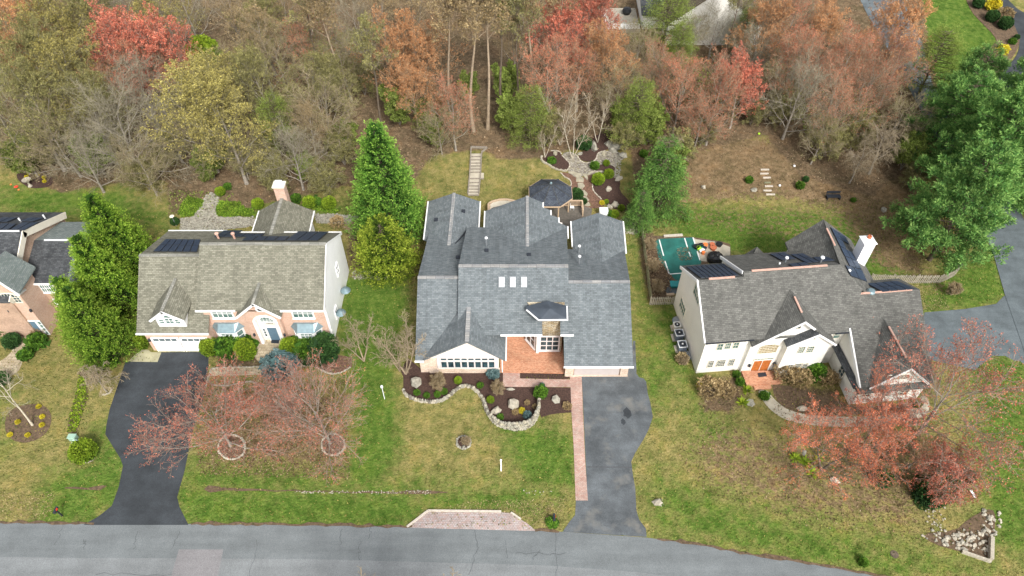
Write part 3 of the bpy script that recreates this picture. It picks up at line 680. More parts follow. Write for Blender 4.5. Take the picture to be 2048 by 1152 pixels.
def leaf_quads(rg, C, D, size, asp=.5):
    """one small quad at each C, long axis D, random roll"""
    m = len(C); q = unit(rg.normal(size=(m, 3))); x = unit(D + .6 * q); y = unit(np.cross(x, unit(rg.normal(size=(m, 3)))))
    s = (size * rg.uniform(.6, 1.3, m))[:, None]
    V = np.stack([C - y * s * asp * .5, C + x * s * .5 - y * s * asp * .5 * .2, C + x * s, C + x * s * .5 + y * s * asp], 1).reshape(-1, 3)
    return V, np.arange(m * 4).reshape(m, 4)
def grow(rg, H, r0, cb=.35, spread=.32, up=.10, cnt=(13, 7, 6, 4), seg=(8, 5, 4, 3, 2), ang=(50, 42, 42, 45), rat=(.5, .52, .5), lean=.03, droop=0.0, stems=1, wob=.12, top=.35, rr=(.32, .42, .45, .5)):
    """limb polylines level by level: returns list of (A,B,r0,r1) and the twig tip points"""
    out = []
    S = seg[0]; P0 = np.zeros((stems, S + 1, 3)); rad = np.zeros((stems, S + 1))
    for k in range(stems):
        d = np.array([rg.normal() * lean, rg.normal() * lean, 1.0])
        if stems > 1: a = 2 * np.pi * k / stems + rg.uniform(0, 1); d = np.array([math.cos(a) * .38, math.sin(a) * .38, 1.0])
        p = np.zeros(3); P0[k, 0] = p
        for i in range(S):
            d = unit(d + rg.normal(size=3) * .04 + np.array([0, 0, .06])); p = p + d * H / S * (.93 if stems == 1 else .9); P0[k, i + 1] = p
        rad[k] = r0 * np.linspace(1, .16, S + 1) * (1 if stems == 1 else .7)
        rad[k, 0] *= 1.25
    L = np.full(stems, H * 1.0); pol, rr_ = P0, rad
    out.append((pol[:, :-1].reshape(-1, 3), pol[:, 1:].reshape(-1, 3), rr_[:, :-1].ravel(), rr_[:, 1:].ravel()))
    for lv in range(4):
        n = cnt[lv]; N = len(pol); S0 = pol.shape[1] - 1; S = seg[lv + 1]
        tmin = cb if lv == 0 else .18
        t = (np.arange(n)[None] + rg.uniform(.1, .9, (N, n))) / n * (1 - tmin) * .97 + tmin
        f = t * S0; i0 = np.clip(f.astype(int), 0, S0 - 1); w = (f - i0)[..., None]; idx = np.arange(N)[:, None]
        st = pol[idx, i0] * (1 - w) + pol[idx, i0 + 1] * w; pd = unit(pol[idx, i0 + 1] - pol[idx, i0])
        pr = rr_[idx, i0] * (1 - w[..., 0]) + rr_[idx, i0 + 1] * w[..., 0]
        az = rg.uniform(0, 2 * np.pi, (N, 1)) + np.arange(n)[None] * 2.4 + rg.normal(size=(N, n)) * .3
        ref = np.where(np.abs(pd[..., 2:3]) < .95, np.array([0, 0, 1.]), np.array([1., 0, 0]))
        x = unit(np.cross(pd, ref)); y = np.cross(pd, x)
        perp = x * np.cos(az)[..., None] + y * np.sin(az)[..., None]
        a = np.radians(ang[lv] * (1 - .45 * t * (lv == 0)) + rg.normal(size=(N, n)) * 7)[..., None]
        d = pd * np.cos(a) + perp * np.sin(a)
        if lv == 0:
            u = (t - cb) / (1 - cb); ln = H * spread * (top + (1 - top) * np.sqrt(np.clip(1 - u, 0, 1))) * rg.uniform(.8, 1.15, (N, n))
            if stems > 1: ln = ln * .75
        else: ln = L[:, None] * rat[lv - 1] * (1.1 - .45 * t) * rg.uniform(.75, 1.2, (N, n))
        st = st.reshape(-1, 3); d = d.reshape(-1, 3); ln = ln.ravel(); pr = pr.ravel() * rr[lv] * 1.3
        pr = np.maximum(pr, (.03, .020, .014, .011)[lv])
        M = len(st); Q = np.zeros((M, S + 1, 3)); Q[:, 0] = st
        for i in range(S):
            d = unit(d + rg.normal(size=(M, 3)) * wob + np.array([0, 0, up - droop * (i + 1) / S * (lv > 0)])); Q[:, i + 1] = Q[:, i] + d * (ln / S)[:, None]
        rad = pr[:, None] * np.linspace(1, .4, S + 1)[None]
        out.append((Q[:, :-1].reshape(-1, 3), Q[:, 1:].reshape(-1, 3), rad[:, :-1].ravel(), rad[:, 1:].ravel()))
        pol, rr_, L = Q, rad, ln
    return out, pol
def bare_tree(name, seed, H, r0, bark, twig, bud=None, nb=3, bsize=.13, vines=None, **kw):
    rg = np.random.default_rng(seed)
    lv, pol = grow(rg, H, r0, **kw)
    root = thing(name, (0, 0, -200), 'prototype', 'tree')
    V, Fc = cat([seg_mesh(*lv[0], 8), seg_mesh(*lv[1], 5)]); mesh_np('trunk', V, Fc, bark, root, smooth=True)
    V, Fc = cat([seg_mesh(*lv[2], 4), seg_mesh(*lv[3], 3), seg_mesh(*lv[4], 3)]); c_ = mesh_np('crown', V, Fc, twig, root)
    if bud:
        M = len(pol); t = rg.uniform(.25, 1, (M, nb)); S = pol.shape[1] - 1; f = t * S; i0 = np.clip(f.astype(int), 0, S - 1); w = (f - i0)[..., None]; ix = np.arange(M)[:, None]
        C = (pol[ix, i0] * (1 - w) + pol[ix, i0 + 1] * w).reshape(-1, 3) + rg.normal(size=(M * nb, 3)) * .06
        V, Fc = leaf_quads(rg, C, unit(rg.normal(size=C.shape) + np.array([0, 0, .5])), bsize, .7)
        b_ = mesh_np('buds', V, Fc, bud, c_, rg.uniform(0, 1, len(Fc)))
    if vines:
        C = []; A, B = lv[0][0], lv[0][1]
        for a, b2 in zip(A[:int(len(A) * .8)], B): C.append(a + (b2 - a) * rg.uniform(0, 1, (160, 1)) + rg.normal(size=(160, 3)) * .28)
        C = np.concatenate(C); V, Fc = leaf_quads(rg, C, unit(rg.normal(size=C.shape)), .16, .7); mesh_np('vines', V, Fc, vines, root, rg.uniform(0, 1, len(Fc)))
    return root
def sprays(rg, C, D, n, length, lsize, width=.35, asp=.45):
    """leaf sprays: at each C a plume of n quads along D, fanned out"""
    m = len(C); t = np.linspace(.05, 1, n)[None, :, None]
    x = unit(np.cross(D, np.array([0, 0, 1.])) + 1e-3); y = unit(np.cross(D, x))
    a = rg.uniform(0, 2 * np.pi, (m, n, 1)); w = width * (1.15 - t) * rg.uniform(.3, 1, (m, n, 1))
    L = length[:, None, None]
    Pn = C[:, None] + D[:, None] * t * L + (x[:, None] * np.cos(a) + y[:, None] * np.sin(a)) * w * L
    dd = unit(D[:, None] + (x[:, None] * np.cos(a) + y[:, None] * np.sin(a)) * .9)
    V, Fc = leaf_quads(rg, Pn.reshape(-1, 3), dd.reshape(-1, 3), lsize, asp)
    tone = (t * .65 + rg.uniform(0, .35, (m, n, 1))).ravel()  # shade between plumes painted in: dark bases, bright tips
    return V, Fc, tone
def conifer(name, seed, H, Rb, leaf, bark='bark_brown', ns=1500, nl=14, base=.03, shape=.85, upw=.55, spl=.95, lsize=.24, lobes=7, lobe=.12, cat_='tree'):
    """dense cone of upswept plumes round a trunk"""
    rg = np.random.default_rng(seed); root = thing(name, (0, 0, -200), 'prototype', cat_)
    V, Fc = seg_mesh(np.array([[0, 0, 0.]]), np.array([[0, 0, H * .96]]), np.array([H * .022]), np.array([.03]), 8); mesh_np('trunk', V, Fc, bark, root)
    u = rg.uniform(0, 1, ns) ** .8; z = base + (1 - base) * (1 - np.sqrt(1 - u * .995))  # more low down
    z = base + (1 - base) * rg.beta(1.15, 1.7, ns)
    az = rg.uniform(0, 2 * np.pi, ns)
    prof = np.where(z < .18, .80 + .2 * z / .18, 1.0) * np.power(np.clip(1 - z, 0, 1), shape) * 1.12
    lump = 1 + lobe * np.sin(lobes * az + 9 * z) * np.cos(13 * z + 2 * az) + lobe * .7 * np.sin(23 * z + 3 * az + 1)
    r = Rb * prof * lump * rg.uniform(.55, 1.0, ns) ** .5
    out = np.stack([np.cos(az), np.sin(az), np.zeros(ns)], 1)
    C = out * (r[:, None] * .82) + np.array([0, 0, 1.]) * (z * H)[:, None]
    D = unit(out + np.array([0, 0, 1.]) * (upw + rg.normal(size=ns)[:, None] * .15) + rg.normal(size=(ns, 3)) * .22)
    ln = spl * (.55 + .6 * prof) * rg.uniform(.7, 1.25, ns)
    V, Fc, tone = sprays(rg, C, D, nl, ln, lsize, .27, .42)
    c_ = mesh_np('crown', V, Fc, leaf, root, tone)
    # inner branches and leaves fill the crown, its shade painted as dark tone
    k = ns // 2; az = rg.uniform(0, 2 * np.pi, k); z = base + rg.beta(1.1, 1.6, k) * (1 - base); rr_ = Rb * .62 * np.power(1 - z, shape)
    A = np.stack([0 * az, 0 * az, z * H - .2], 1); B = np.stack([np.cos(az) * rr_, np.sin(az) * rr_, z * H + rr_ * .25], 1)
    V, Fc = seg_mesh(A, B, np.full(k, .035), np.full(k, .015), 3); mesh_np('branches', V, Fc, bark, root)
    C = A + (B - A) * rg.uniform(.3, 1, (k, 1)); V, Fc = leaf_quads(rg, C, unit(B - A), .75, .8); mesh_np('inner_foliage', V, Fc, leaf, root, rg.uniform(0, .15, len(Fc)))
    return root
def pine(name, seed, H, Rb, leaf, nb=85, cb=.12, tuft=11, lsize=.34, nl=16, airy=0, shape=.75, droop=.0, pads=True):
    """white pine: whorled boughs carrying separate tufted clumps"""
    rg = np.random.default_rng(seed); root = thing(name, (0, 0, -200), 'prototype', 'tree')
    V, Fc = seg_mesh(np.array([[0, 0, 0.]]), np.array([[0, 0, H * .97]]), np.array([H * .018]), np.array([.03]), 8); mesh_np('trunk', V, Fc, 'bark_brown', root)
    t = np.sort(rg.uniform(cb, .985, nb)); az = np.arange(nb) * 2.4 + rg.normal(size=nb) * .3
    ln = Rb * np.power(1 - t, shape) * rg.uniform(.7, 1.2, nb) * 1.15 + .5
    dirs = unit(np.stack([np.cos(az), np.sin(az), .30 - droop + 0 * az], 1))
    A = np.stack([0 * az, 0 * az, t * H], 1); B = A + dirs * ln[:, None] + np.array([0, 0, -.02]) * (ln ** 2)[:, None]
    V, Fc = seg_mesh(A, B, np.full(nb, .07), np.full(nb, .02), 4); mesh_np('branches', V, Fc, 'bark_brown', root)
    C = []; D = []
    for k in range(nb):
        m = max(3, int(tuft * ln[k] / Rb * 1.6)); s = rg.uniform(.3, 1.05, m)[:, None]
        side = np.cross(dirs[k], [0, 0, 1.]); q = A[k] + (B[k] - A[k]) * s + side * rg.normal(size=(m, 1)) * ln[k] * .2 * (1.2 - s) + rg.normal(size=(m, 3)) * .12
        C.append(q); D.append(unit(dirs[k] * .7 + side * rg.normal(size=(m, 1)) * .6 + np.array([0, 0, .55 - droop * 2])))
    C = np.concatenate(C); D = np.concatenate(D); m = len(C)
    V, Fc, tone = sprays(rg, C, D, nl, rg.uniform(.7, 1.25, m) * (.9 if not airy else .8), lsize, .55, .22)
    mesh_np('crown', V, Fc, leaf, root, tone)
    return root
def leaf_ball(name, seed, rx, ry, rz, leaf, n=1200, lsize=.1, lump=.1, parent=None, base=.0, part='foliage', cat_='shrub', solid=True):
    rg = np.random.default_rng(seed)
    root = parent or thing(name, (0, 0, -200), 'prototype', cat_)
    d = unit(rg.normal(size=(n, 3))); d[:, 2] = np.where(d[:, 2] < -.35, -d[:, 2], d[:, 2])
    k = 1 + lump * np.sin(d[:, 0] * 7 + 1) * np.cos(d[:, 1] * 6) + lump * .8 * np.sin(d[:, 2] * 9 + d[:, 0] * 5)
    r = rg.uniform(.82, 1.03, n) * k
    C = d * r[:, None] * np.array([rx, ry, rz]) + np.array([0, 0, rz * .8 + base])
    C[:, 2] = np.maximum(C[:, 2], .03)
    V, Fc = leaf_quads(rg, C, unit(d + rg.normal(size=(n, 3)) * .5 + np.array([0, 0, .2])), lsize, .7)
    tone = np.clip((C[:, 2] / (2 * rz)) * .5 + rg.uniform(-.1, .5, n), 0, 1)  # lighter towards the top, with random spread
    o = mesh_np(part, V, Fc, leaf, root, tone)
    m = MB(); m.T = Matrix.Diagonal((rx, ry, rz, 1))
    me = bpy.data.meshes.new('stems')     # woody heart of the shrub: short stems fanning from the base
    st = 24; A = np.zeros((st, 3)); dd = unit(rg.normal(size=(st, 3)) + np.array([0, 0, 1.2])); dd[:, 2] = abs(dd[:, 2])
    B = dd * np.array([rx, ry, rz * 1.5]) * .8
    V, Fc = seg_mesh(A, B, np.full(st, .03 * min(1, rx)), np.full(st, .01), 3); mesh_np('stems', V, Fc, 'bark_brown', root)
    if solid:   # close inner foliage
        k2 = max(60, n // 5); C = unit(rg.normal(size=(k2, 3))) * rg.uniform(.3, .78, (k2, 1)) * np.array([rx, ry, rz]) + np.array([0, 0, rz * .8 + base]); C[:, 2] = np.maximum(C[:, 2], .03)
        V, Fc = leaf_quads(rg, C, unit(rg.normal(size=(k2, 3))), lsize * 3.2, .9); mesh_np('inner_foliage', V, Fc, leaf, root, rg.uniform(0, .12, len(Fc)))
    return root
def rock_mesh(seed, n1=6, n2=9, jag=.22):
    rg = random.Random(seed); m = MB(); rows = []
    for i in range(n1 + 1):
        th = math.pi * i / n1; row = []
        for j in range(n2):
            ph = 2 * math.pi * j / n2; r = 1 + rg.uniform(-jag, jag)
            row.append(Vector((math.sin(th) * math.cos(ph) * r, math.sin(th) * math.sin(ph) * r, math.cos(th) * (1 if i in (0, n1) else r))))
        if i in (0, n1): row = [Vector((0, 0, 1 if i == 0 else -1))] * n2
        rows.append(row)
    for i in range(n1):
        for j in range(n2):
            k = (j + 1) % n2
            if i == 0: m.poly([rows[0][0], rows[1][j], rows[1][k]])
            elif i == n1 - 1: m.poly([rows[i][j], rows[n1][0], rows[i][k]])
            else: m.poly([rows[i][j], rows[i + 1][j], rows[i + 1][k], rows[i][k]])
    return m
ROCKS = {}
def rock_data(mat, k):
    key = (mat, k)
    if key not in ROCKS:
        o = rock_mesh(k * 13 + 5, 4, 6, .25).build('stone', mat); ROCKS[key] = o.data; bpy.data.objects.remove(o)
    return ROCKS[key]
def stone_piece(name, loc, s, mat, parent=None, rz=None, k=None):
    o = bpy.data.objects.new(name, rock_data(mat, rnd.randrange(5) if k is None else k)); COL.objects.link(o)
    inv = root_mat(parent).inverted() if parent else Matrix()
    o.location = inv @ Vector(loc); o.scale = s; o.rotation_euler = (rnd.uniform(-.2, .2), rnd.uniform(-.2, .2), rnd.uniform(0, 6.28) if rz is None else rz)
    if parent: o.parent = parent
    return o
# ------------------------------------------------------------------ house parts
def window(parent, c, n, w, h, nx=2, ny=2, frame='white_paint', glass='glass_green', name='window', fw=.09, mw=.045, arch=0.0, sill=True, label=None, mull=None, dep=.09):
    """window on a wall: c centre on wall surface, n outward normal (horizontal)"""
    c = Vector(c); n = Vector((n[0], n[1], 0)).normalized(); t = Vector((-n.y, n.x, 0)); z = Vector((0, 0, 1))
    mwv = mw * (.6 if w / nx < .35 else 1); m = MB()
    def bar(u0, u1, z0, z1, d0, d1):
        b = [c + t * u0 + z * z0 + n * d0, c + t * u1 + z * z0 + n * d0, c + t * u1 + z * z0 + n * d1, c + t * u0 + z * z0 + n * d1]
        m.hexa(b[::-1], [p + z * (z1 - z0) for p in b[::-1]])
    W2, H2 = w / 2, h / 2
    bar(-W2 - fw, -W2, -H2 - fw, H2 + (0 if arch else fw), .002, dep); bar(W2, W2 + fw, -H2 - fw, H2 + (0 if arch else fw), .002, dep)
    bar(-W2, W2, -H2 - fw, -H2, .002, dep)
    if arch:
        K = 12; A = []
        for i in range(K + 1):
            a = math.pi * i / K; A.append((-math.cos(a), math.sin(a)))
        for (x0, y0), (x1, y1) in zip(A, A[1:]):
            q = [(x0 * W2, H2 + y0 * arch), (x1 * W2, H2 + y1 * arch), (x1 * (W2 + fw), H2 + y1 * (arch + fw)), (x0 * (W2 + fw), H2 + y0 * (arch + fw))]
            m.prism([c + t * u + z * v + n * .002 for u, v in q], n * (dep - .002))
    else: bar(-W2, W2, H2, H2 + fw, .002, dep)
    top = H2 + arch
    for i in range(1, nx):
        u = -W2 + w * i / nx; k = mwv * (2.2 if mull and i in mull else 1) / 2
        hh = H2 + (arch * math.sqrt(max(0, 1 - (u / W2) ** 2)) if arch else 0)
        bar(u - k, u + k, -H2, hh, .03, dep - .02)
    nyt = ny if not arch else ny + 1
    for j in range(1, nyt):
        v = -H2 + h * j / ny if j < ny else H2
        bar(-W2, W2, v - mwv / 2, v + mwv / 2, .034, dep - .016)
    if sill: bar(-W2 - fw - .05, W2 + fw + .05, -H2 - fw - .06, -H2 - fw, .002, dep + .07)
    o = m.build(name, frame, parent)
    g = MB()
    pts = [(-W2, -H2), (W2, -H2), (W2, H2)] + ([(-math.cos(math.pi * i / 12) * W2, H2 + math.sin(math.pi * i / 12) * arch) for i in range(11, 0, -1)] if arch else []) + [(-W2, H2)]
    g.prism([c + t * u + z * v + n * .012 for u, v in pts], n * .016)
    g.build('pane', glass, o)
    if label: o['label'] = label
    return o
def wall_win(parent, q0, q1, p0, n, f=lambda x, y: (x, y), **kw):
    """window from two opposite picture corners lying on the wall plane (p0, n)"""
    a = hit(*f(*q0), p0, n); b = hit(*f(*q1), p0, n); nn = Vector((n[0], n[1], 0)).normalized(); t = Vector((-nn.y, nn.x, 0))
    w = abs((b - a).dot(t)); h = abs(b.z - a.z); c = (a + b) / 2
    return window(parent, c, n, w, h, **kw)
def fascia(parent, segs, mat='white_paint', w=.13, h=.16, name='gutter'):
    for a, b in segs: m = MB(); m.beam(a, b, w, h); m.build(name, mat, parent)
def caps(parent, segs, mat='ridge_cap', w=.34, lift=.035, name='ridge_cap'):
    for a, b in segs:
        m = MB(); a = Vector(a) + Vector((0, 0, lift)); b = Vector(b) + Vector((0, 0, lift)); m.beam(a, b, w, .10); m.build(name, mat, parent)
def vent_pipe(parent, loc, h, r=.07, cap=.16, mat='metal_grey', capmat='metal_white', name='vent_pipe'):
    m = MB(); m.tube(loc, Vector(loc) + Vector((0, 0, h)), r, n=8); o = m.build(name, mat, parent)
    if cap: k = MB(); k.lathe(Vector(loc) + Vector((0, 0, h)), [(cap, 0), (cap, .10), (cap * .6, .17), (0, .2)], 10); k.build('cap', capmat, o)
    return o
def box_vent(parent, loc, s=.42, mat='metal_dark', slope=(0, .55)):
    m = MB(); x, y, z = loc
    b = [Vector((x - s / 2, y - s * .4, z - .05)), Vector((x + s / 2, y - s * .4, z - .05)), Vector((x + s / 2, y + s * .4, z - .05)), Vector((x - s / 2, y + s * .4, z - .05))]
    t_ = [Vector((p.x * .96 + x * .04, p.y, z + .17 + (p.y - y) * .2)) for p in b]; m.hexa(b, t_); return m.build('roof_vent', mat, parent)
def solar(parent, corners, plane, nx, ny, f, lift=.14, gap=.035, thick=.05, skip=(), cat_=None):
    """panels filling a picture quad (near-left, near-right, far-right, far-left) on a roof plane"""
    p = [Vector(q) for q in plane]; n = (p[1] - p[0]).cross(p[2] - p[0]).normalized(); n = n if n.z > 0 else -n
    A, B, C, D = [hit(*f(*c_), p[0] + n * lift, n) for c_ in corners]
    for j in range(ny):
        for i in range(nx):
            if (i, j) in skip: continue
            def bl(u, v): return (A * (1 - u) + B * u) * (1 - v) + (D * (1 - u) + C * u) * v
            gu = gap / max(.1, (B - A).length / 1) ; gv = gap / max(.1, (D - A).length)
            q = [bl(i / nx + gu, j / ny + gv), bl((i + 1) / nx - gu, j / ny + gv), bl((i + 1) / nx - gu, (j + 1) / ny - gv), bl(i / nx + gu, (j + 1) / ny - gv)]
            m = MB(); m.prism([v - n * thick for v in q], n * thick); o = m.build('solar_panel', 'metal_dark', parent)
            cen = sum(q, Vector()) / 4; g = MB(); g.prism([cen + (v - cen) * .955 + n * .001 for v in q], n * .006); g.build('cell_face', 'solar_cell', o)
def gable_wall(parent, pts, vec, mat, name='gable_wall'):
    m = MB(); m.prism(pts, vec); return m.build(name, mat, parent)

# ------------------------------------------------------------------ MIDDLE HOUSE (blue-grey roof)
H1 = thing('house', (1.5, 46, 0), 'large single storey middle house under a many gabled blue grey shingle roof', 'house')
K = .55
fA = lambda y: 2.9 + K * (y - 40.1); fC = lambda y: 2.9 + K * (y - 39.45); fB = lambda y: 4.52 + K * (y - 42.0)
RA, RC, RB = (47.3, fA(47.3)), (46.7, fC(46.7)), (47.96, fB(47.96))
bA = lambda y: RA[1] - .29 * (y - RA[0]); bC = lambda y: RC[1] - .35 * (y - RC[0]); bB = lambda y: RB[1] - .33 * (y - RB[0])
S_ = 'shingle_blue'; TH = .16
# wall bodies
def body(nm, x0, x1, prof, mat):      # prof: y,z list
    m = MB(); m.prism([(x0, y, z) for y, z in prof], (x1 - x0, 0, 0)); return m.build(nm, mat, H1)
lo = .22
body('wall', -8.75, -4.9, [(40.95, 0), (40.95, fA(40.95) - lo), (RA[0], RA[1] - lo), (56.0, bA(56.0) - lo), (56.0, 0)], 'siding_beige')
body('wall', -4.95, 5.2, [(45.3, 0), (45.3, fB(45.3) - lo), (RB[0], RB[1] - lo), (56.0, bB(56.0) - lo), (56.0, 0)], 'siding_beige')
body('wall', 5.3, 11.3, [(40.5, 0), (40.5, fC(40.5) - lo), (RC[0], RC[1] - lo), (53.5, bC(53.5) - lo), (53.5, 0)], 'stone_pale')
m = MB(); m.slab([(-9.25, 40.1, 2.9), (-8.45, 40.1, 2.9), (-4.6, 45.2, fA(45.2)), (-4.6, RA[0], RA[1]), (-9.25, RA[0], RA[1])], TH)
m.slab([(-9.25, RA[0], RA[1]), (-4.6, RA[0], RA[1]), (-4.6, 57.5, bA(57.5)), (-9.05, 57.5, bA(57.5))], TH); m.build('roof', S_, H1, )
# centre roof with the notch cut round the stone turret
xl, xr = -5.22, 5.5
m = MB(); zB = fB
P1 = [(xl, 42, zB(42)), (2.9, 42, zB(42)), (2.9, 43.25, zB(43.25)), (4.62, 43.25, zB(43.25)), (4.62, 42, zB(42)), (5.95, 42, zB(42)), (5.95, 43.6, zB(43.6)), (xr, 43.6, zB(43.6)), (xr, RB[0], RB[1]), (xl, RB[0], RB[1])]
m.slab(P1, TH); m.slab([(xl, RB[0], RB[1]), (xr, RB[0], RB[1]), (5.9, 56.4, bB(56.4)), (-4.9, 56.4, bB(56.4))], TH); m.build('roof', S_, H1)
m = MB(); m.slab([(4.95, 39.45, 2.9), (11.5, 39.45, 2.9), (11.5, RC[0], RC[1]), (5.2, RC[0], RC[1]), (5.2, 44, fC(44)), (4.95, 44, fC(44))], TH)
m.slab([(5.2, RC[0], RC[1]), (11.5, RC[0], RC[1]), (11.95, 53.6, bC(53.6)), (5.2, 53.6, bC(53.6))], TH); m.build('roof', S_, H1)
caps(H1, [((-9.25, RA[0], RA[1]), (-5.2, RA[0], RA[1])), ((xl, RB[0], RB[1]), (xr, RB[0], RB[1])), ((5.5, RC[0], RC[1]), (11.5, RC[0], RC[1]))])
# rear wings (ridge front, ridge back, left eave, right eave)
def rear(rx0, ry0, rx1, ry1, rz, L, Rr, wall, mw=S_, th=TH):
    """L / Rr: (x front, y front, x back, y back, z)"""
    m = MB(); rf, rb_ = (rx0, ry0, rz), (rx1, ry1, rz)
    m.slab([(L[0], L[1], L[4]), rf, rb_, (L[2], L[3], L[4])], th); m.slab([rf, (Rr[0], Rr[1], Rr[4]), (Rr[2], Rr[3], Rr[4]), rb_], th)
    m.build('roof', mw, H1)
    m = MB(); i = .35
    m.prism([(L[2] + i, L[3] - .5, 0), (L[2] + i, L[3] - .5, L[4] - lo + i * .3), (rx1, ry1 - .5, rz - lo), (Rr[2] - i, L[3] - .5, Rr[4] - lo + i * .3), (Rr[2] - i, L[3] - .5, 0)], (0, -7, 0))
    m.build('wall', wall, H1)
rear(-6.7, 53.4, -6.6, 62.1, 5.0, (-9.55, 55.5, -9.55, 61.8, 4.0), (-3.75, 56.5, -3.7, 61.8, 4.0), 'siding_beige')
rear(9.25, 50.6, 9.46, 58.2, 5.5, (6.5, 53.2, 6.57, 57.9, 4.5), (12.04, 53.0, 12.24, 57.9, 4.5), 'siding_beige')
caps(H1, [((-6.7, 53.4, 5.0), (-6.6, 62.1, 5.0))])
# centre rear wing with the stepped right hand eave
zR = lambda x: 6.45 - .33 * abs(x - 1.6)
pr_ = [(0, 0, 6.45), (0, 1, 6.45), (1, 0, 6.45 - .33)]; pl0 = (1.6, 50, 6.45); pn = (.33, 0, 1)
st = [hit(*q, pl0, pn) for q in ((1085.3, 405), (1085.3, 414.4), (1100.9, 420.3), (1100.9, 430), (1116.6, 435.2), (1116.9, 444.8), (1134.7, 452.7), (1135.3, 475.6))]
m = MB(); m.slab([(-2.97, 55.5, zR(-2.97)), (1.58, 51.8, 6.45), (1.68, 59.9, 6.45), (-2.97, 59.1, zR(-2.97))], TH)
m.slab([(1.58, 51.8, 6.45)] + [(5.9, 55.5, zR(5.9))] + [st[7], st[6], st[5], st[4], st[3], st[2], st[1], st[0]] + [(1.68, 59.9, 6.45)], TH); m.build('roof', S_, H1)
caps(H1, [((1.58, 52.0, 6.45), (1.68, 59.9, 6.45))])
m = MB(); m.prism([(-2.6, 58.5, 0), (-2.6, 58.5, 4.6), (1.65, 58.5, 6.15), (3.3, 58.5, 5.6), (3.3, 58.5, 0)], (0, -6, 0)); m.prism([(3.3, 57.3, 0), (3.3, 57.3, 5.5), (5.5, 57.3, 4.85), (5.5, 57.3, 0)], (0, -4, 0)); m.build('wall', 'siding_beige', H1)
fascia(H1, [((a.x + .06, a.y, a.z + .03), (b_.x + .06, b_.y, b_.z + .03)) for a, b_ in zip(st[0::2], st[1::2])] +
       [((-3.03, 55.7, zR(-2.97) + .03), (-3.03, 59.1, zR(-2.97) + .03)), ((-9.62, 55.6, 4.03), (-9.62, 61.8, 4.03)), ((-3.66, 57, 4.03), (-3.63, 61.8, 4.03)), ((6.44, 54, 4.53), (6.5, 57.9, 4.53)), ((12.1, 53, 4.53), (12.3, 57.9, 4.53))])
fascia(H1, [((-9.3, 40.03, 2.93), (-8.4, 40.03, 2.93)), ((-1.1, 41.94, 4.55), (2.9, 41.94, 4.55)), ((4.62, 41.94, 4.55), (5.9, 41.94, 4.55)), ((4.9, 39.38, 2.93), (11.55, 39.38, 2.93))])
# sunroom gable at the front left
DX, DZ = -4.17, 5.85
m = MB(); m.slab([(-8.55, 40.1, 2.98), (DX, 40.1, DZ), (DX, 44.6, DZ), (-8.55, 44.6, 2.98)], TH)
m.slab([(DX, 40.1, DZ), (-.66, 40.1, 2.98), (-.6, 44.2, 2.98), (DX, 44.6, DZ)], TH); m.build('roof', S_, H1)
caps(H1, [((DX, 40.1, DZ), (DX, 44.3, DZ))], w=.4)
fascia(H1, [((-.58, 40.1, 3.0), (-.54, 43.4, 3.0))], w=.12)
fascia(H1, [((-.75, 40.9, 2.9), (-.95, 40.75, 2.7)), ((-.95, 40.75, 2.7), (-.95, 40.75, .2))], w=.1, h=.1, name='downpipe')
m = MB(); m.prism([(-8.0, 40.85, 0), (-8.0, 40.85, 3.0), (DX, 40.85, 5.55), (-1.3, 40.85, 3.2), (-1.3, 40.85, 0)], (0, 4, 0)); m.build('wall', 'siding_beige', H1)
m = MB(); m.box(-8.15, -1.2, 40.70, 40.85, 0, .75); m.box(-9.0, -8.15, 40.8, 40.95, 0, 2.6); m.box(-8.15, -7.35, 40.70, 40.85, .75, 2.35); m.build('stone_veneer', 'stone_pale', H1)
m = MB(); m.box(-7.3, -1.35, 40.74, 40.85, .75, 2.7); m.build('window_wall', 'trim_pinkish', H1)
x0, x1 = -6.95, -1.65; w_ = (x1 - x0) / 8
for i in range(8):
    cx = x0 + w_ * (i + .5)
    window(H1, (cx, 40.74, 1.45), (0, -1), w_ - .14, 1.0, 1, 1, 'trim_pinkish', 'glass_dark', fw=.06, sill=False)
    window(H1, (cx, 40.74, 2.34), (0, -1), w_ - .14, .34, 1, 1, 'trim_pinkish', 'glass_dark', fw=.07, sill=False)
# garage front
m = MB(); m.box(6.1, 10.5, 40.40, 40.5, .12, 2.35); gd = m.build('garage_door', 'garage_panel_shaded', H1)
for i in range(4):
    for j in range(4):
        k = MB(); k.box(6.2 + i * 1.08, 7.16 + i * 1.08, 40.375, 40.40, .2 + j * .53, .65 + j * .53); k.build('door_panel', 'garage_panel_shaded', gd)
m = MB(); m.box(5.2, 11.4, 40.28, 40.40, 0, .12); m.box(5.2, 6.0, 40.3, 40.5, .12, 2.5); m.box(10.6, 11.35, 40.3, 40.5, .12, 2.5); m.build('stone_veneer', 'stone_pale', H1)
# patio and entry
m = MB(); m.poly([(-1.2, 40.9, .06), (5.25, 40.75, .06), (5.25, 45.4, .06), (-1.2, 45.4, .06)])
pb = MB(); pb.prism([(-1.19, 40.75, -.1), (5.19, 40.6, -.1), (5.19, 45.4, -.1), (-1.19, 45.4, -.1)], (0, 0, .18)); pt = pb.build('patio', 'patio_brick'); tag(pt, 'orange brick patio in front of the middle house entry', kind='structure')
window(H1, (.25, 45.3, 1.5), (0, -1), 1.0, 2.3, 1, 1, 'white_paint', 'glass_dark', name='front_door', sill=False)
window(H1, (1.15, 45.3, 1.6), (0, -1), .4, 1.9, 1, 2, 'white_paint', 'glass_dark', sill=False)
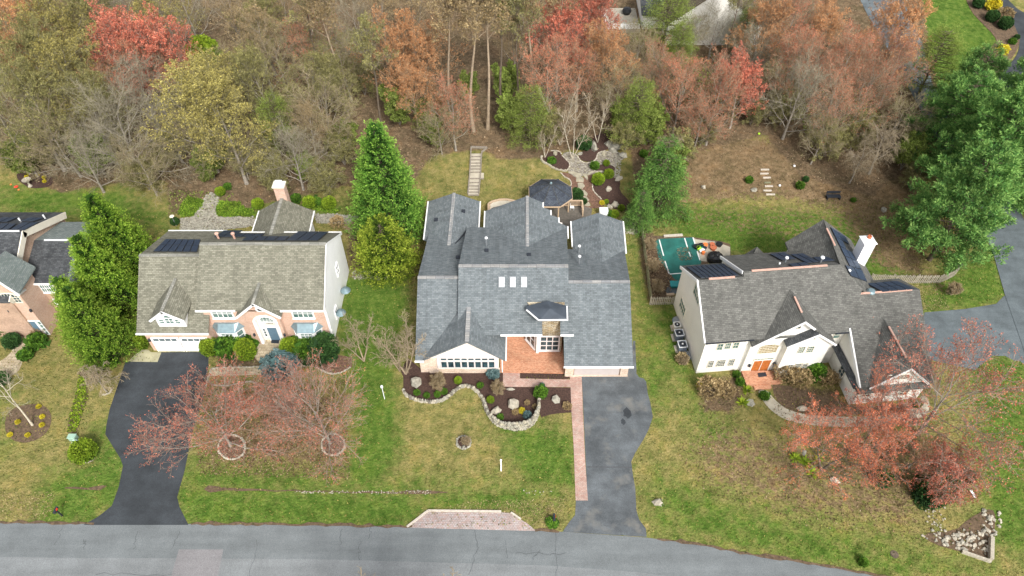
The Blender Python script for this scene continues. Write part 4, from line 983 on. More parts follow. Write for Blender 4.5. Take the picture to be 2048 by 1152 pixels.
# stone turret
FZ = 6.3; fl = [(2.45, 43.3), (4.95, 43.3), (5.15, 45.6), (4.0, 47.0), (2.3, 47.0), (1.35, 44.9)]
m = MB(); m.hexa([Vector((x, y, 0)) for x, y in fl], [Vector((x, y, 6.05)) for x, y in fl]); m.build('turret', 'stone_ledge', H1)
def tp(p, z): return hit(*cm4(*p), (0, 0, z), (0, 0, 1))
edge = [tp((215, 470), 6.3), tp((562, 465), 6.3), tp((556, 302), 6.3), tp((320, 238), 6.55), tp((68, 300), 6.3), tp((72, 350), 6.3)]
cen = tp((345, 330), 6.75); m = MB()
for a, b_ in zip(edge, edge[1:] + edge[:1]): m.poly([a, b_, cen])
m.hexa([Vector((p.x, p.y, p.z - .1)) for p in edge], [p - Vector((0, 0, .004)) for p in edge]); tr_ = m.build('turret_roof', 'rubber_membrane', H1)
fascia(H1, [(edge[5] + Vector((.02, .05, .05)), edge[0] + Vector((0, .06, .05))), (edge[0] + Vector((0, .06, .05)), edge[1] + Vector((-.05, .06, .05))), (edge[1] + Vector((-.12, .06, .05)), edge[2] + Vector((-.12, 0, .05)))], w=.13, h=.08, name='roof_trim')
fn = Vector((fl[0][1] - fl[5][1], fl[5][0] - fl[0][0], 0)).normalized()
mid = Vector(((fl[0][0] + fl[5][0]) / 2, (fl[0][1] + fl[5][1]) / 2, 1.45)); fn = -fn if fn.y > 0 else fn
window(H1, mid, fn, 1.35, 2.0, 2, 2, 'trim_pinkish', 'glass_dark', fw=.14, mw=.09)
window(H1, (3.75, 43.3, 1.5), (0, -1), 1.75, 2.1, 3, 3, 'trim_pinkish', 'glass_dark', fw=.14, mw=.09)
m = MB(); m.box(2.42, 2.72, 43.1, 43.3, 0, 3.0); m.build('corner_post', 'trim_pinkish', H1)
# skylights, vents
for q in ((540, 503, 575, 563), (601, 503, 635, 563), (662, 503, 697, 563)):
    n_ = (0, -K, 1); p0 = (0, 42, zB(42) + .05)
    c_ = [hit(*c3(*v), p0, n_) for v in ((q[0], q[3]), (q[2], q[3]), (q[2], q[1]), (q[0], q[1]))]
    m = MB(); nn = Vector(n_).normalized(); m.prism([v - nn * .06 for v in c_], nn * .17); sk = m.build('skylight', 'metal_grey', H1)
    cn_ = sum(c_, Vector()) / 4; g = MB(); b4 = [cn_ + (v - cn_) * .86 + nn * .112 for v in c_]; t4 = [cn_ + (v - cn_) * .6 + nn * .24 for v in c_]; g.hexa(b4, t4); g.build('pane', 'skylight_dome', sk)
for q, pl in (((348, 150), 'L'), ((198, 190), 'L'), ((475, 362), 'B'), ((707, 385), 'B'), ((318, 400), 'A')):
    if pl == 'L': p = P(*c3(*q), 4.5); p.z = 5.0 - .33 * abs(p.x + 6.65)
    else:
        fn_ = bB if pl == 'B' else bA; z = 6
        for _ in range(12): p = P(*c3(*q), z); z = fn_(p.y)
        p.z = z
    box_vent(H1, p)
for q, base in (((474, 362 - 30), bB), ((980, 375), bC), ((981, 432), bC)):
    z = 5
    for _ in range(12): p = P(*c3(*q), z); z = base(p.y)
    vent_pipe(H1, (p.x, p.y, z - .1), 1.15)
m = MB(); m.beam((-6.05, 53.9, 4.95), (-5.0, 56.4, 4.5), .12, .1); m.build('flashing', 'metal_dark', H1)
# ------------------------------------------------------------------ BRICK HOUSE on the left
H2 = thing('house', (-27, 49, 0), 'two storey brick house with tan shingle roof and white double garage beside black driveway', 'house')
T_ = 'shingle_tan'; K2 = .685
fM = lambda y: 5.5 + K2 * (y - 44.2); rM = (49.6, fM(49.6)); bM = lambda y: rM[1] - K2 * (y - 49.6)
fG = lambda y: 3.2 + .69 * (y - 43.2); rG = (49.6, fG(49.6)); bG = lambda y: rG[1] - .45 * (y - 49.6)
m = MB(); m.slab([(-30.55, 44.2, 5.5), (-18.15, 44.2, 5.5), (-18.2, rM[0], rM[1]), (-30.55, rM[0], rM[1])], TH)
m.slab([(-30.55, rM[0], rM[1]), (-18.2, rM[0], rM[1]), (-18.25, 55.2, bM(55.2)), (-30.55, 55.2, bM(55.2))], TH); m.build('roof', T_, H2)
m = MB(); m.slab([(-36.85, 43.2, 3.2), (-29.8, 43.2, 3.2), (-29.8, rG[0], rG[1]), (-37.1, rG[0], rG[1])], TH)
m.slab([(-37.1, rG[0], rG[1]), (-29.8, rG[0], rG[1]), (-29.8, 56.2, bG(56.2)), (-37.4, 56.2, bG(56.2))], TH); m.build('roof', T_, H2)
caps(H2, [((-30.55, rM[0], rM[1]), (-18.2, rM[0], rM[1])), ((-37.1, rG[0], rG[1]), (-30.6, rG[0], rG[1]))], 'ridge_tan')
def body2(nm, x0, x1, prof, mat):
    m = MB(); m.prism([(x0, y, z) for y, z in prof], (x1 - x0, 0, 0)); return m.build(nm, mat, H2)
body2('wall', -30.3, -18.45, [(44.7, 0), (44.7, 5.45), (rM[0], rM[1] - lo), (54.6, 5.6), (54.6, 0)], 'brick_pink')
body2('side_wall', -18.44, -18.25, [(44.72, 0), (44.72, 5.5), (rM[0], rM[1] - lo), (54.6, 5.65), (54.6, 0)], 'siding_white')
body2('garage_wall', -36.4, -30.0, [(43.5, 0), (43.5, 3.2), (rG[0], rG[1] - lo), (55.5, 4.6), (55.5, 0)], 'brick_pink')
fascia(H2, [((-30.6, 44.13, 5.53), (-26.75, 44.13, 5.53)), ((-22.4, 44.13, 5.53), (-18.1, 44.13, 5.53)), ((-36.9, 43.13, 3.23), (-29.75, 43.13, 3.23)), ((-18.3, 55.27, bM(55.2) + .03), (-30.5, 55.27, bM(55.2) + .03)), ((-37.4, 56.27, bG(56.2) + .03), (-31, 56.27, bG(56.2) + .03))])
fascia(H2, [((-18.15, 44.2, 5.52), (-18.2, rM[0], rM[1] + .02)), ((-18.2, rM[0], rM[1] + .02), (-18.25, 55.2, bM(55.2) + .02))], w=.08, h=.24, name='rake_board')
fascia(H2, [((-18.2, 44.66, 5.3), (-18.2, 44.66, 0))], w=.16, h=.12, name='corner_board')
# garage doors
for x in (-35.85, -33.0):
    m = MB(); m.box(x, x + 2.55, 43.40, 43.5, 0, 2.1); gd = m.build('garage_door', 'white_paint', H2)
    f_ = MB(); f_.box(x - .1, x, 43.36, 43.5, 0, 2.18); f_.box(x + 2.55, x + 2.65, 43.36, 43.5, 0, 2.18); f_.box(x, x + 2.55, 43.36, 43.5, 2.1, 2.18); f_.build('door_frame', 'white_paint', H2)
    for j in range(3): k = MB(); k.box(x + .06, x + 2.49, 43.38, 43.40, .06 + j * .55, .54 + j * .55); k.build('door_panel', 'siding_white', gd)
    for i in range(4): k = MB(); k.box(x + .12 + i * .6, x + .62 + i * .6, 43.37, 43.40, 1.76, 2.02); k.build('pane', 'glass_dark', gd)
# dormer over the garage
dx = -33.3
m = MB(); m.slab([(-34.95, 43.35, 5.0), (dx, 43.35, 6.35), (dx, 48.2, 6.35), (-34.95, 47, 5.0)], .12); m.slab([(dx, 43.35, 6.35), (-31.6, 43.35, 5.0), (-31.6, 47, 5.0), (dx, 48.2, 6.35)], .12); m.build('dormer_roof', T_, H2)
m = MB(); m.prism([(-34.6, 43.75, 3.3), (-34.6, 43.75, 5.1), (dx, 43.75, 6.18), (-31.9, 43.75, 5.1), (-31.9, 43.75, 3.3)], (0, 3.5, 0)); dm = m.build('dormer', 'siding_white', H2)
caps(H2, [((dx, 43.35, 6.35), (dx, 47.6, 6.35))], 'ridge_tan', w=.28)
fascia(H2, [((-35.0, 43.3, 5.0), (dx, 43.3, 6.38)), ((dx, 43.3, 6.38), (-31.55, 43.3, 5.0))], w=.08, h=.25, name='rake_board')
window(H2, (dx, 43.75, 4.5), (0, -1), .75, .75, 2, 2, sill=False); window(H2, (dx - .78, 43.75, 4.4), (0, -1), .45, .62, 1, 2, sill=False); window(H2, (dx + .78, 43.75, 4.4), (0, -1), .45, .62, 1, 2, sill=False)
m = MB(); m.prism([(dx + .38 * math.cos(a), 43.75, 4.98 + .3 * math.sin(a)) for a in [math.pi * i / 8 for i in range(9)]], (0, -.04, 0)); m.build('fanlight', 'glass_green', H2)
# centre entrance gable
gx = -24.55
m = MB(); m.slab([(-26.75, 43.75, 5.0), (gx, 43.75, 7.0), (gx, 47.0, 7.0), (-26.75, 45.2, 5.0)], .12); m.slab([(gx, 43.75, 7.0), (-22.35, 43.75, 5.0), (-22.35, 45.2, 5.0), (gx, 47.0, 7.0)], .12); m.build('entrance_roof', T_, H2)
caps(H2, [((gx, 43.75, 7.0), (gx, 46.5, 7.0))], 'ridge_tan', w=.28)
fascia(H2, [((-26.8, 43.7, 4.98), (gx, 43.7, 7.03)), ((gx, 43.7, 7.03), (-22.3, 43.7, 4.98))], w=.1, h=.22, name='rake_board')
m = MB()   # gable wall built round the arched recess
fx0, fx1, az_ = -25.28, -23.3, 3.75; cx_ = (fx0 + fx1) / 2; ra = (fx1 - fx0) / 2
m.prism([(-26.3, 44.2, 0), (fx0, 44.2, 0), (fx0, 44.2, az_), (-26.3, 44.2, az_)], (0, .6, 0)); m.prism([(fx1, 44.2, 0), (-22.8, 44.2, 0), (-22.8, 44.2, az_), (fx1, 44.2, az_)], (0, .6, 0))
ar = [(cx_ - ra * math.cos(math.pi * i / 12), 44.2, az_ + ra * .8 * math.sin(math.pi * i / 12)) for i in range(13)]
m.prism([(-26.3, 44.2, az_)] + ar[:7] + [(cx_, 44.2, 6.55), (gx, 44.2, 6.8), (-26.3, 44.2, 5.25)], (0, .6, 0)); m.prism([(cx_, 44.2, 6.55)] + ar[6:] + [(-22.8, 44.2, az_), (-22.8, 44.2, 5.25)], (0, .6, 0))
m.build('entrance_wall', 'brick_pink', H2)
m = MB()
aw = [(cx_ - (ra + .22) * math.cos(math.pi * i / 12), 44.2, az_ + (ra * .8 + .22) * math.sin(math.pi * i / 12)) for i in range(13)]
for i in range(12): m.prism([ar[i], ar[i + 1], aw[i + 1], aw[i]], (0, -.10, 0))
m.box(fx0 - .22, fx0, 44.1, 44.2, 0, az_); m.box(fx1, fx1 + .22, 44.1, 44.2, 0, az_)
m.box(fx0, fx0 + .04, 44.15, 44.62, 0, az_); m.box(fx1 - .04, fx1, 44.15, 44.62, 0, az_); m.build('arch_surround', 'white_paint', H2)
m = MB(); m.box(fx0, fx1, 44.62, 44.69, 0, 4.5); m.build('recess_wall', 'trim_cream', H2)
window(H2, (cx_ + .15, 44.62, 1.35), (0, -1), .95, 2.1, 1, 1, 'white_paint', 'door_slate', name='front_door', sill=False)
window(H2, (cx_ - .65, 44.62, 1.6), (0, -1), .2, 1.3, 1, 3, 'white_paint', 'glass_dark', sill=False, fw=.05)
window(H2, (cx_, 44.62, 3.45), (0, -1), 1.3, .25, 4, 1, 'white_paint', 'glass_green', arch=.45, sill=False, fw=.06)
for i in range(5): k = MB(); k.box(cx_ - .15 + i * .13, cx_ - .08 + i * .13, 44.595, 44.62, 2.95, 3.07); k.build('house_numeral', 'metal_dark', H2)
m = MB(); m.lathe((0, 0, 0), [(.28, 0), (.42, 0), (.42, .1), (.28, .1)], 16); 
ov = MB(); ov.T = Matrix.Translation((cx_ + .1, 44.08, 5.75)) @ Matrix.Rotation(R(-90), 4, 'X') @ Matrix.Diagonal((1.1, .75, 1, 1)); ov.lathe((0, 0, 0), [(.0, .03), (.36, .03), (.36, 0), (.5, 0), (.5, .12)], 16); ov.build('oval_vent', 'white_paint', H2)
ov = MB(); ov.T = Matrix.Translation((cx_ + .1, 44.06, 5.75)) @ Matrix.Rotation(R(-90), 4, 'X') @ Matrix.Diagonal((1.1, .75, 1, 1)); ov.lathe((0, 0, 0), [(.30, 0), (.30, .04)], 12); ov.build('vent_louvre', 'metal_dark', H2)
for x in (fx0 - .55, fx1 + .5):
    m = MB(); m.lathe((x, 44.02, 1.9), [(.03, -.25), (.11, -.15), (.12, .1), (.04, .22)], 8); m.build('wall_lantern', 'metal_dark', H2)
m = MB(); m.lathe((-36.1, 43.32, 1.95), [(.03, -.25), (.11, -.15), (.12, .1), (.04, .22)], 8); m.build('wall_lantern', 'metal_dark', H2)
# windows and bays
for xc in (-28.45, -20.55):
    window(H2, (xc, 44.7, 4.45), (0, -1), 1.9, 1.15, 4, 2, mull=(2,), fw=.13)
    bx = [(xc - 1.45, 44.7), (xc - .75, 43.95), (xc + .75, 43.95), (xc + 1.45, 44.7)]
    m = MB(); m.prism([(x, y, .0) for x, y in bx], (0, 0, 2.45)); bay = m.build('bay_window', 'white_paint', H2)
    window(H2, (xc, 43.95, 1.55), (0, -1), 1.15, 1.35, 3, 4, fw=.08, sill=False)
    for s in (-1, 1):
        c0 = Vector((xc + s * 1.1, 44.325, 1.55)); window(H2, c0, (s * .73, -.68), .6, 1.35, 1, 2, fw=.07, sill=False)
    tb = [(xc - 1.6, 44.7, 3.15), (xc - .85, 43.8, 2.45), (xc + .85, 43.8, 2.45), (xc + 1.6, 44.7, 3.15)]
    m = MB(); m.hexa([Vector((xc - 1.65, 44.69, 2.43)), Vector((xc - .85, 43.8, 2.43)), Vector((xc + .85, 43.8, 2.43)), Vector((xc + 1.65, 44.69, 2.43))], [Vector((xc - 1.2, 44.69, 3.05)), Vector((xc - .8, 44.5, 3.05)), Vector((xc + .8, 44.5, 3.05)), Vector((xc + 1.2, 44.69, 3.05))]); br = m.build('bay_roof', 'metal_blue', H2)
    sm = MB()
    for i in range(6): u = -1 + 2 * i / 5; sm.beam((xc + u * .82, 43.82, 2.47), (xc + u * .78, 44.52, 3.08), .04, .04)
    sm.build('seam', 'metal_blue', br)
# right side wall windows and round awnings
for y, z in ((50.9, 4.2), (47.3, 1.5), (46.9, 4.3)):
    if z != 4.3: window(H2, (-18.25, y, z), (1, 0), .8, 1.4, 2, 2, glass='glass_dark', frame='siding_white', fw=.05, sill=False)
for y in (46.8, 49.9):
    p = (-17.7, y + .3, 1.9); k = MB(); k.lathe(p, [(.55, -.25), (.42, -.05), (.12, .1), (0, .12)], 14); k.build('basement_bubble', 'metal_blue', H2)
# rear wing and chimney
m = MB(); m.slab([(-28.5, 55.3, 4.0), (-25.45, 53.5, 6.1), (-25.5, 59.9, 6.1), (-28.6, 60.2, 4.0)], .14); m.slab([(-25.45, 53.5, 6.1), (-22.3, 55.3, 4.0), (-22.45, 60.2, 4.0), (-25.5, 59.9, 6.1)], .14); m.build('rear_roof', T_, H2)
caps(H2, [((-25.45, 54.0, 6.1), (-25.5, 59.9, 6.1))], 'ridge_tan', w=.34)
fascia(H2, [((-28.56, 55.8, 4.02), (-28.66, 60.2, 4.02)), ((-22.24, 55.8, 4.02), (-22.39, 60.2, 4.02))])
m = MB(); m.prism([(-28.2, 59.8, 0), (-28.2, 59.8, 3.95), (-25.5, 59.7, 5.85), (-22.8, 59.8, 3.95), (-22.8, 59.8, 0)], (0, -5.2, 0)); m.build('rear_wall', 'siding_white', H2)
window(H2, (-22.8, 57.3, 2.9), (1, 0), 2.6, 1.5, 2, 1, glass='glass_green')
m = MB(); m.box(-26.1, -24.95, 59.9, 60.8, 0, 7.6); ch_ = m.build('chimney', 'brick_pink', H2)
m = MB(); m.box(-26.2, -24.85, 59.8, 60.9, 7.6, 7.75); m.build('chimney_crown', 'trim_cream', ch_); m = MB(); m.box(-25.95, -25.2, 60.05, 60.7, 7.75, 8.05); m.build('chimney_cap', 'metal_white', ch_)
# roof gear
solar(H2, [(152, 418), (396, 420), (415, 352), (222, 350)], [(-37, rG[0], rG[1]), (-30, rG[0], rG[1]), (-30, 56, bG(56))], 6, 2, c2)
PM = [(-30, rM[0], rM[1]), (-18, rM[0], rM[1]), (-18, 55, bM(55))]
solar(H2, [(640, 357), (880, 357), (905, 335), (670, 335)], PM, 4, 1, c2); solar(H2, [(880, 357), (1060, 357), (1118, 310), (950, 308)], PM, 3, 2, c2); solar(H2, [(484, 338), (745, 335), (768, 321), (518, 319)], PM, 5, 1, c2); solar(H2, [(520, 318), (620, 318), (648, 303), (540, 303)], PM, 2, 1, c2)
for q in ((514, 350), (602, 350)):
    z = 8
    for _ in range(12): p = P(*c2(*q), z); z = bM(p.y)
    vent_pipe(H2, (p.x, p.y, z - .1), .8, .11, .2, 'copper_vent', 'copper_vent')
# ------------------------------------------------------------------ FAR LEFT HOUSE (dark roof)
H4 = thing('house', (-47, 50, 0), 'brick house with dark shingle roofs at the left edge behind the cypress trees', 'house')
def q4(x, y, z): return P(*cf(x, y), z)
D_ = 'shingle_dark'
# main block: ridge along x, eave to front; wing on the right is lower
r0 = q4(185, 175, 9.2); e0 = Vector((r0.x, 44.9, 5.9)); bk = q4(468, 45, 6.2); XR = r0.x
kk = (9.2 - 5.9) / (r0.y - e0.y)
m = MB(); m.slab([(-62, e0.y, 5.9), (XR, e0.y, 5.9), (XR, r0.y, 9.2), (-62, r0.y, 9.2)], TH); by = 2 * r0.y - e0.y; m.slab([(-62, r0.y, 9.2), (XR, r0.y, 9.2), (XR, by, 5.9), (-62, by, 5.9)], TH); m.build('roof', D_, H4)
m = MB(); m.prism([(-62, e0.y + .4, 0), (-62, e0.y + .4, 5.8), (-62, r0.y, 9.0), (-62, by - .4, 5.8), (-62, by - .4, 0)], (62 + XR - .25, 0, 0)); m.build('wall', 'brick_brown', H4)
fascia(H4, [((XR, e0.y, 5.95), (XR, r0.y, 9.25)), ((XR, r0.y, 9.25), (XR, by, 5.95))], 'trim_cream', .1, .7, 'rake_board')
# right wing: hipped, eave front
wr = q4(215, 222, 7.6); we = q4(180, 606, 5.5); wer = q4(545, 606, 5.5); wrr = q4(572, 225, 7.6)
m = MB(); b3 = 2 * wr.y - we.y
m.slab([(XR - .3, we.y, 5.5), (wer.x, we.y, 5.5), (wer.x - .1, wr.y, 5.5 + (wr.y - we.y) * .36), (XR - .3, wr.y, 5.5 + (wr.y - we.y) * .36)], TH); wz = 5.5 + (wr.y - we.y) * .36
m.build('roof', D_, H4)
m = MB(); m.slab([(XR - .3, wr.y, wz), (wer.x - .1, wr.y, wz), (wer.x + .6, b3, 5.5), (XR - .3, b3, 5.5)], TH); m.slab([(wer.x - .1, wr.y, wz), (wer.x, we.y, 5.5), (wer.x + 1.7, we.y, 4.3), (wer.x + 1.6, wr.y, wz - 1.2)], TH); m.slab([(wer.x - .1, wr.y, wz), (wer.x + 1.6, wr.y, wz - 1.2), (wer.x + 1.7, b3, 4.3), (wer.x + .6, b3, 5.5)], TH); m.build('roof', 'shingle_teal', H4)
caps(H4, [((XR + .8, wr.y, wz), (wer.x - .8, wr.y, wz))], 'metal_white', w=.14, lift=.09, name='ridge_vent')
caps(H4, [((-62, r0.y, 9.2), (XR - .3, r0.y, 9.2))], 'metal_white', w=.14, lift=.09, name='ridge_vent')
m = MB(); m.box(XR - 3, wer.x - .25, we.y + .4, b3 - .4, 0, 5.45); m.build('wall', 'brick_brown', H4)
fascia(H4, [((XR - .2, we.y - .06, 5.53), (wer.x, we.y - .06, 5.53))])
wall_win(H4, (318, 610), (470, 672), (0, we.y + .4, 0), (0, -1, 0), cf, nx=6, ny=2, mull=(2, 4)); wall_win(H4, (390, 745), (440, 800), (0, we.y + .4, 0), (0, -1, 0), cf, nx=2, ny=2, glass='glass_dark'); wall_win(H4, (440, 735), (500, 765), (0, we.y + .4, 0), (0, -1, 0), cf, nx=2, ny=1)
# entrance gable facing front, projecting
gap = q4(42, 330, 8.0); gy = we.y - 2.2
ga = yhit(*cf(-60, 575), gy); gr = yhit(*cf(160, 665), gy); ap = yhit(*cf(-95, 560), gy)
apz = gr.z + 2.7; bq = P(*cf(42, 335), apz); apx = bq.x
m = MB(); m.slab([(apx, gy - .4, apz), (gr.x + .1, gy - .4, gr.z), (gr.x + .1, we.y + 1.0, gr.z), (apx, bq.y, apz)], TH); m.slab([(apx - 3.7, gy - .4, gr.z), (apx, gy - .4, apz), (apx, bq.y, apz), (apx - 3.7, we.y + 1.0, gr.z)], TH); m.build('entrance_roof', 'shingle_teal', H4)
m = MB(); m.prism([(apx - 3.4, gy, 0), (apx - 3.4, gy, gr.z), (apx, gy, apz - .25), (gr.x - .3, gy, gr.z), (gr.x - .3, gy, 0)], (0, .5, 0)); m.box(apx - 3.3, gr.x - .31, gy + .5, we.y + .5, 0, gr.z - .15); m.build('entrance_wall', 'brick_pink', H4)
fascia(H4, [((apx, gy - .45, apz + .03), (gr.x + .15, gy - .45, gr.z)), ((gr.x + .1, gy - .4, gr.z + .02), (XR + .5, we.y, 5.4))], w=.08, h=.2, name='rake_board')
a_ = yhit(*cf(60, 765), gy); wz_ = a_.z
window(H4, (yhit(*cf(95, 740), gy).x, gy, yhit(*cf(95, 742), gy).z + .1), (0, -1), 1.9, .7, 6, 2, glass='glass_dark', arch=.55, frame='trim_cream', sill=False)
window(H4, (yhit(*cf(200, 855), gy).x, gy, 1.25), (0, -1), .95, 2.1, 1, 1, glass='door_slate', name='front_door', frame='white_paint', sill=False)
window(H4, (yhit(*cf(200, 855), gy).x - .85, gy, 1.25), (0, -1), .3, 2.1, 1, 4, glass='glass_green', frame='white_paint', sill=False, fw=.06)
window(H4, (yhit(*cf(200, 855), gy).x + .85, gy, 1.25), (0, -1), .3, 2.1, 1, 4, glass='glass_green', frame='white_paint', sill=False, fw=.06)
window(H4, (yhit(*cf(10, 830), gy).x, gy, yhit(*cf(10, 830), gy).z), (0, -1), 1.0, 1.3, 2, 3, glass='glass_dark')
for x_ in (70, 252): p = yhit(*cf(x_, 828), gy - .1); k = MB(); k.lathe(p, [(.03, -.25), (.12, -.15), (.13, .1), (.04, .22)], 8); k.build('wall_lantern', 'metal_dark', H4)
PD = [(-62, r0.y, 9.2), (XR, r0.y, 9.2), (XR, by, 5.9)]
solar(H4, [(-60, 165), (70, 160), (140, 110), (10, 108)], PD, 2, 1, cf); solar(H4, [(80, 160), (200, 165), (322, 100), (180, 100)], PD, 2, 1, cf); solar(H4, [(150, 92), (270, 92), (370, 62), (250, 60)], PD, 2, 1, cf); solar(H4, [(-60, 98), (60, 95), (150, 60), (20, 58)], PD, 2, 1, cf)
for q in ((172, 97), (372, 70)):
    z = 8
    for _ in range(12): p = P(*cf(*q), z); z = 9.2 - kk * (p.y - r0.y)
    vent_pipe(H4, (p.x, p.y, z - .1), .6, .09, 0, 'metal_white')
# ------------------------------------------------------------------ CREAM HOUSE on the right (turned 5.5 degrees)
YAW = R(5.5)
M3 = Matrix.Translation((18.16, 40.7, 0)) @ Matrix.Rotation(YAW, 4, 'Z')
H3 = thing('house', tuple(M3 @ Vector((8, 4, 0))), 'cream two storey house with grey roofs, solar panels and a white chimney on the right', 'house', rz=YAW)
G_ = 'shingle_grey'
def B3(): return MB(M3)
def W3(u, v, z=0): return M3 @ Vector((u, v, z))
FN = (math.sin(YAW), -math.cos(YAW)); LN = (-math.cos(YAW), -math.sin(YAW))
def slab3(polys, name='roof', mat=G_, th=.16):
    m = B3()
    for p in polys: m.slab(p, th)
    return m.build(name, mat, H3)
def prism3(pts, vec, name, mat, parent=H3):
    m = B3(); m.prism(pts, vec); return m.build(name, mat, parent)
def fas3(segs, mat='white_paint', w=.12, h=.18, name='gutter'):
    for a, b in segs: m = B3(); m.beam(a, b, w, h); m.build(name, mat, H3)
k3 = .664
slab3([[(-.25, -.47, 5.5), (4.2, -.47, 5.5), (4.2, 4.5, 8.8), (-.25, 4.5, 8.8)], [(-.25, 4.5, 8.8), (4.25, 4.5, 8.8), (4.25, 9.5, 5.5), (0, 9.5, 5.5)]])
slab3([[(4.2, -.47, 5.5), (13.65, -.47, 5.5), (15.5, 2.85, 7.70), (13.7, 4.9, 9.06), (4.2, 4.9, 9.06)], [(4.2, 4.9, 9.06), (13.7, 4.9, 9.06), (13.7, 10.0, 6.0), (4.2, 10.0, 6.0)]])
slab3([[(11.4, 6.5, 5.7), (14.0, 5.2, 8.75), (15.2, 12.1, 8.2), (11.7, 11.6, 5.7)]]); slab3([[(13.75, 4.95, 9.0), (15.55, 2.85, 7.6), (19.0, 2.9, 5.1), (19.2, 11.9, 5.1), (15.2, 12.1, 8.2)]])
caps_ = lambda segs, mat='copper_vent', w=.16: [None for a, b in segs for m in [B3()] if (m.beam(Vector(a) + Vector((0, 0, .11)), Vector(b) + Vector((0, 0, .11)), w, .12), m.build('ridge_vent', mat, H3))]
caps_([((.8, 4.5, 8.8), (3.3, 4.5, 8.8)), ((5.0, 4.9, 9.06), (12.4, 4.9, 9.06)), ((14.9, 10.6, 8.3), (14.6, 8.0, 8.5))])
prism3([(.05, 0, 0), (.05, 0, 5.6), (.05, 4.5, 8.55), (.05, 9.0, 5.6), (.05, 9.0, 0)], (4.2, 0, 0), 'wall', 'siding_cream')
prism3([(4.3, 0, 0), (4.3, 0, 5.6), (4.3, 4.9, 8.8), (4.3, 9.5, 6.05), (4.3, 9.5, 0)], (9.3, 0, 0), 'wall', 'siding_cream')
prism3([(12.0, 5, 0), (12, 11.2, 0), (18.7, 11.2, 0), (18.7, 3, 0), (13.6, 3, 0)], (0, 0, 5.2), 'wall', 'siding_cream')
prism3([(12.1, 11.2, 5.2), (15.2, 11.2, 7.95), (18.7, 11.2, 5.2)], (0, -1, 0), 'gable_wall', 'siding_cream')
fas3([((-.28, -.47, 5.5), (-.28, 4.5, 8.82)), ((-.28, 4.5, 8.82), (-.03, 9.5, 5.5)), ((4.18, 5.0, 9.05), (4.18, 10.0, 6.05))], h=.3, name='rake_board')
fas3([((-.25, -.53, 5.52), (4.4, -.53, 5.52)), ((12.3, -.53, 5.52), (13.6, -.53, 5.52))], 'metal_dark', w=.1, h=.1)
# entrance gable and its projecting bay
slab3([[(4.35, -.75, 4.72), (8.45, -.75, 8.0), (8.5, 3.4, 8.0), (4.35, .3, 4.72)], [(8.45, -.75, 8.0), (12.25, -1.3, 4.8), (12.25, .6, 4.8), (8.5, 3.4, 8.0)]], 'entrance_roof')
m = B3(); m.beam((8.47, .3, 8.12), (8.49, 2.2, 8.12), .16, .12); m.build('ridge_vent', 'copper_vent', H3)
slab3([[(7.45, -1.25, 4.95), (10.05, -1.25, 6.55), (10.05, -.2, 6.55), (7.45, -.2, 4.95)]], 'bay_roof', 'shingle_dark', .12)
prism3([(4.45, -.35, 0), (4.45, -.35, 4.6), (8.45, -.35, 7.8), (11.9, -.35, 4.7), (11.9, -.35, 0)], (0, .8, 0), 'entrance_wall', 'stucco_cream')
prism3([(7.7, -1.0, 0), (7.7, -1.0, 4.9), (10.05, -1.0, 6.4), (11.9, -1.0, 4.9), (11.9, -1.0, 0)], (0, .64, 0), 'bay_wall', 'stucco_cream')
fas3([((4.3, -.8, 4.74), (8.45, -.8, 8.04)), ((7.4, -1.3, 4.97), (10.05, -1.3, 6.6)), ((10.05, -1.3, 6.62), (12.28, -1.35, 4.85)), ((8.45, -.8, 8.04), (9.7, -.95, 7.0))], w=.08, h=.2, name='rake_board')
# garage wing
kg = .497
slab3([[(13.55, -5.2, 3.15), (20.6, -5.2, 3.15), (21.4, 2.75, 7.1), (13.9, 2.75, 7.1)], [(13.9, 2.75, 7.1), (21.4, 2.75, 7.1), (21.3, 5.6, 5.6), (15.5, 5.6, 5.6)]], 'garage_roof')
caps_([((15.0, 2.75, 7.1), (20.6, 2.75, 7.1))])
prism3([(13.6, -4.95, 0), (13.6, -4.95, 3.05), (13.75, 2.75, 6.9), (13.75, 2.75, 0)], (.3, 0, 0), 'garage_side_wall', 'siding_cream')
prism3([(13.65, -4.95, 0), (13.65, -4.95, 3.0), (13.65, 2.75, 6.85), (13.65, 5.2, 5.5), (13.65, 5.2, 0)], (6.7, 0, 0), 'garage_wall', 'siding_cream')
fas3([((13.5, -5.2, 3.2), (13.85, 2.75, 7.15))], w=.14, h=.42, name='rake_board')
slab3([[(14.25, -5.35, 3.25), (17.1, -5.35, 6.0), (17.2, .6, 6.0), (14.25, -4.7, 3.25)], [(17.1, -5.35, 6.0), (19.95, -5.35, 3.25), (19.95, -4.7, 3.25), (17.2, .6, 6.0)]], 'garage_gable_roof')
m = B3(); m.beam((17.12, -4.2, 6.12), (17.18, -.6, 6.12), .16, .12); m.build('ridge_vent', 'copper_vent', H3)
prism3([(14.5, -5.1, 3.0), (17.1, -5.1, 5.75), (19.7, -5.1, 3.0)], (0, .5, 0), 'gable_wall', 'siding_cream')
fas3([((14.2, -5.4, 3.27), (17.1, -5.4, 6.04)), ((17.1, -5.4, 6.04), (20.0, -5.4, 3.27))], w=.08, h=.2, name='rake_board')
m = B3(); m.hexa([Vector((13.2, -5.6, 2.75)), Vector((20.2, -5.6, 2.75)), Vector((20.2, -5.0, 2.75)), Vector((13.2, -5.0, 2.75))], [Vector((13.2, -5.6, 2.8)), Vector((20.2, -5.6, 2.8)), Vector((20.2, -5.11, 3.2)), Vector((13.2, -5.11, 3.2))]); m.build('pent_roof', G_, H3)
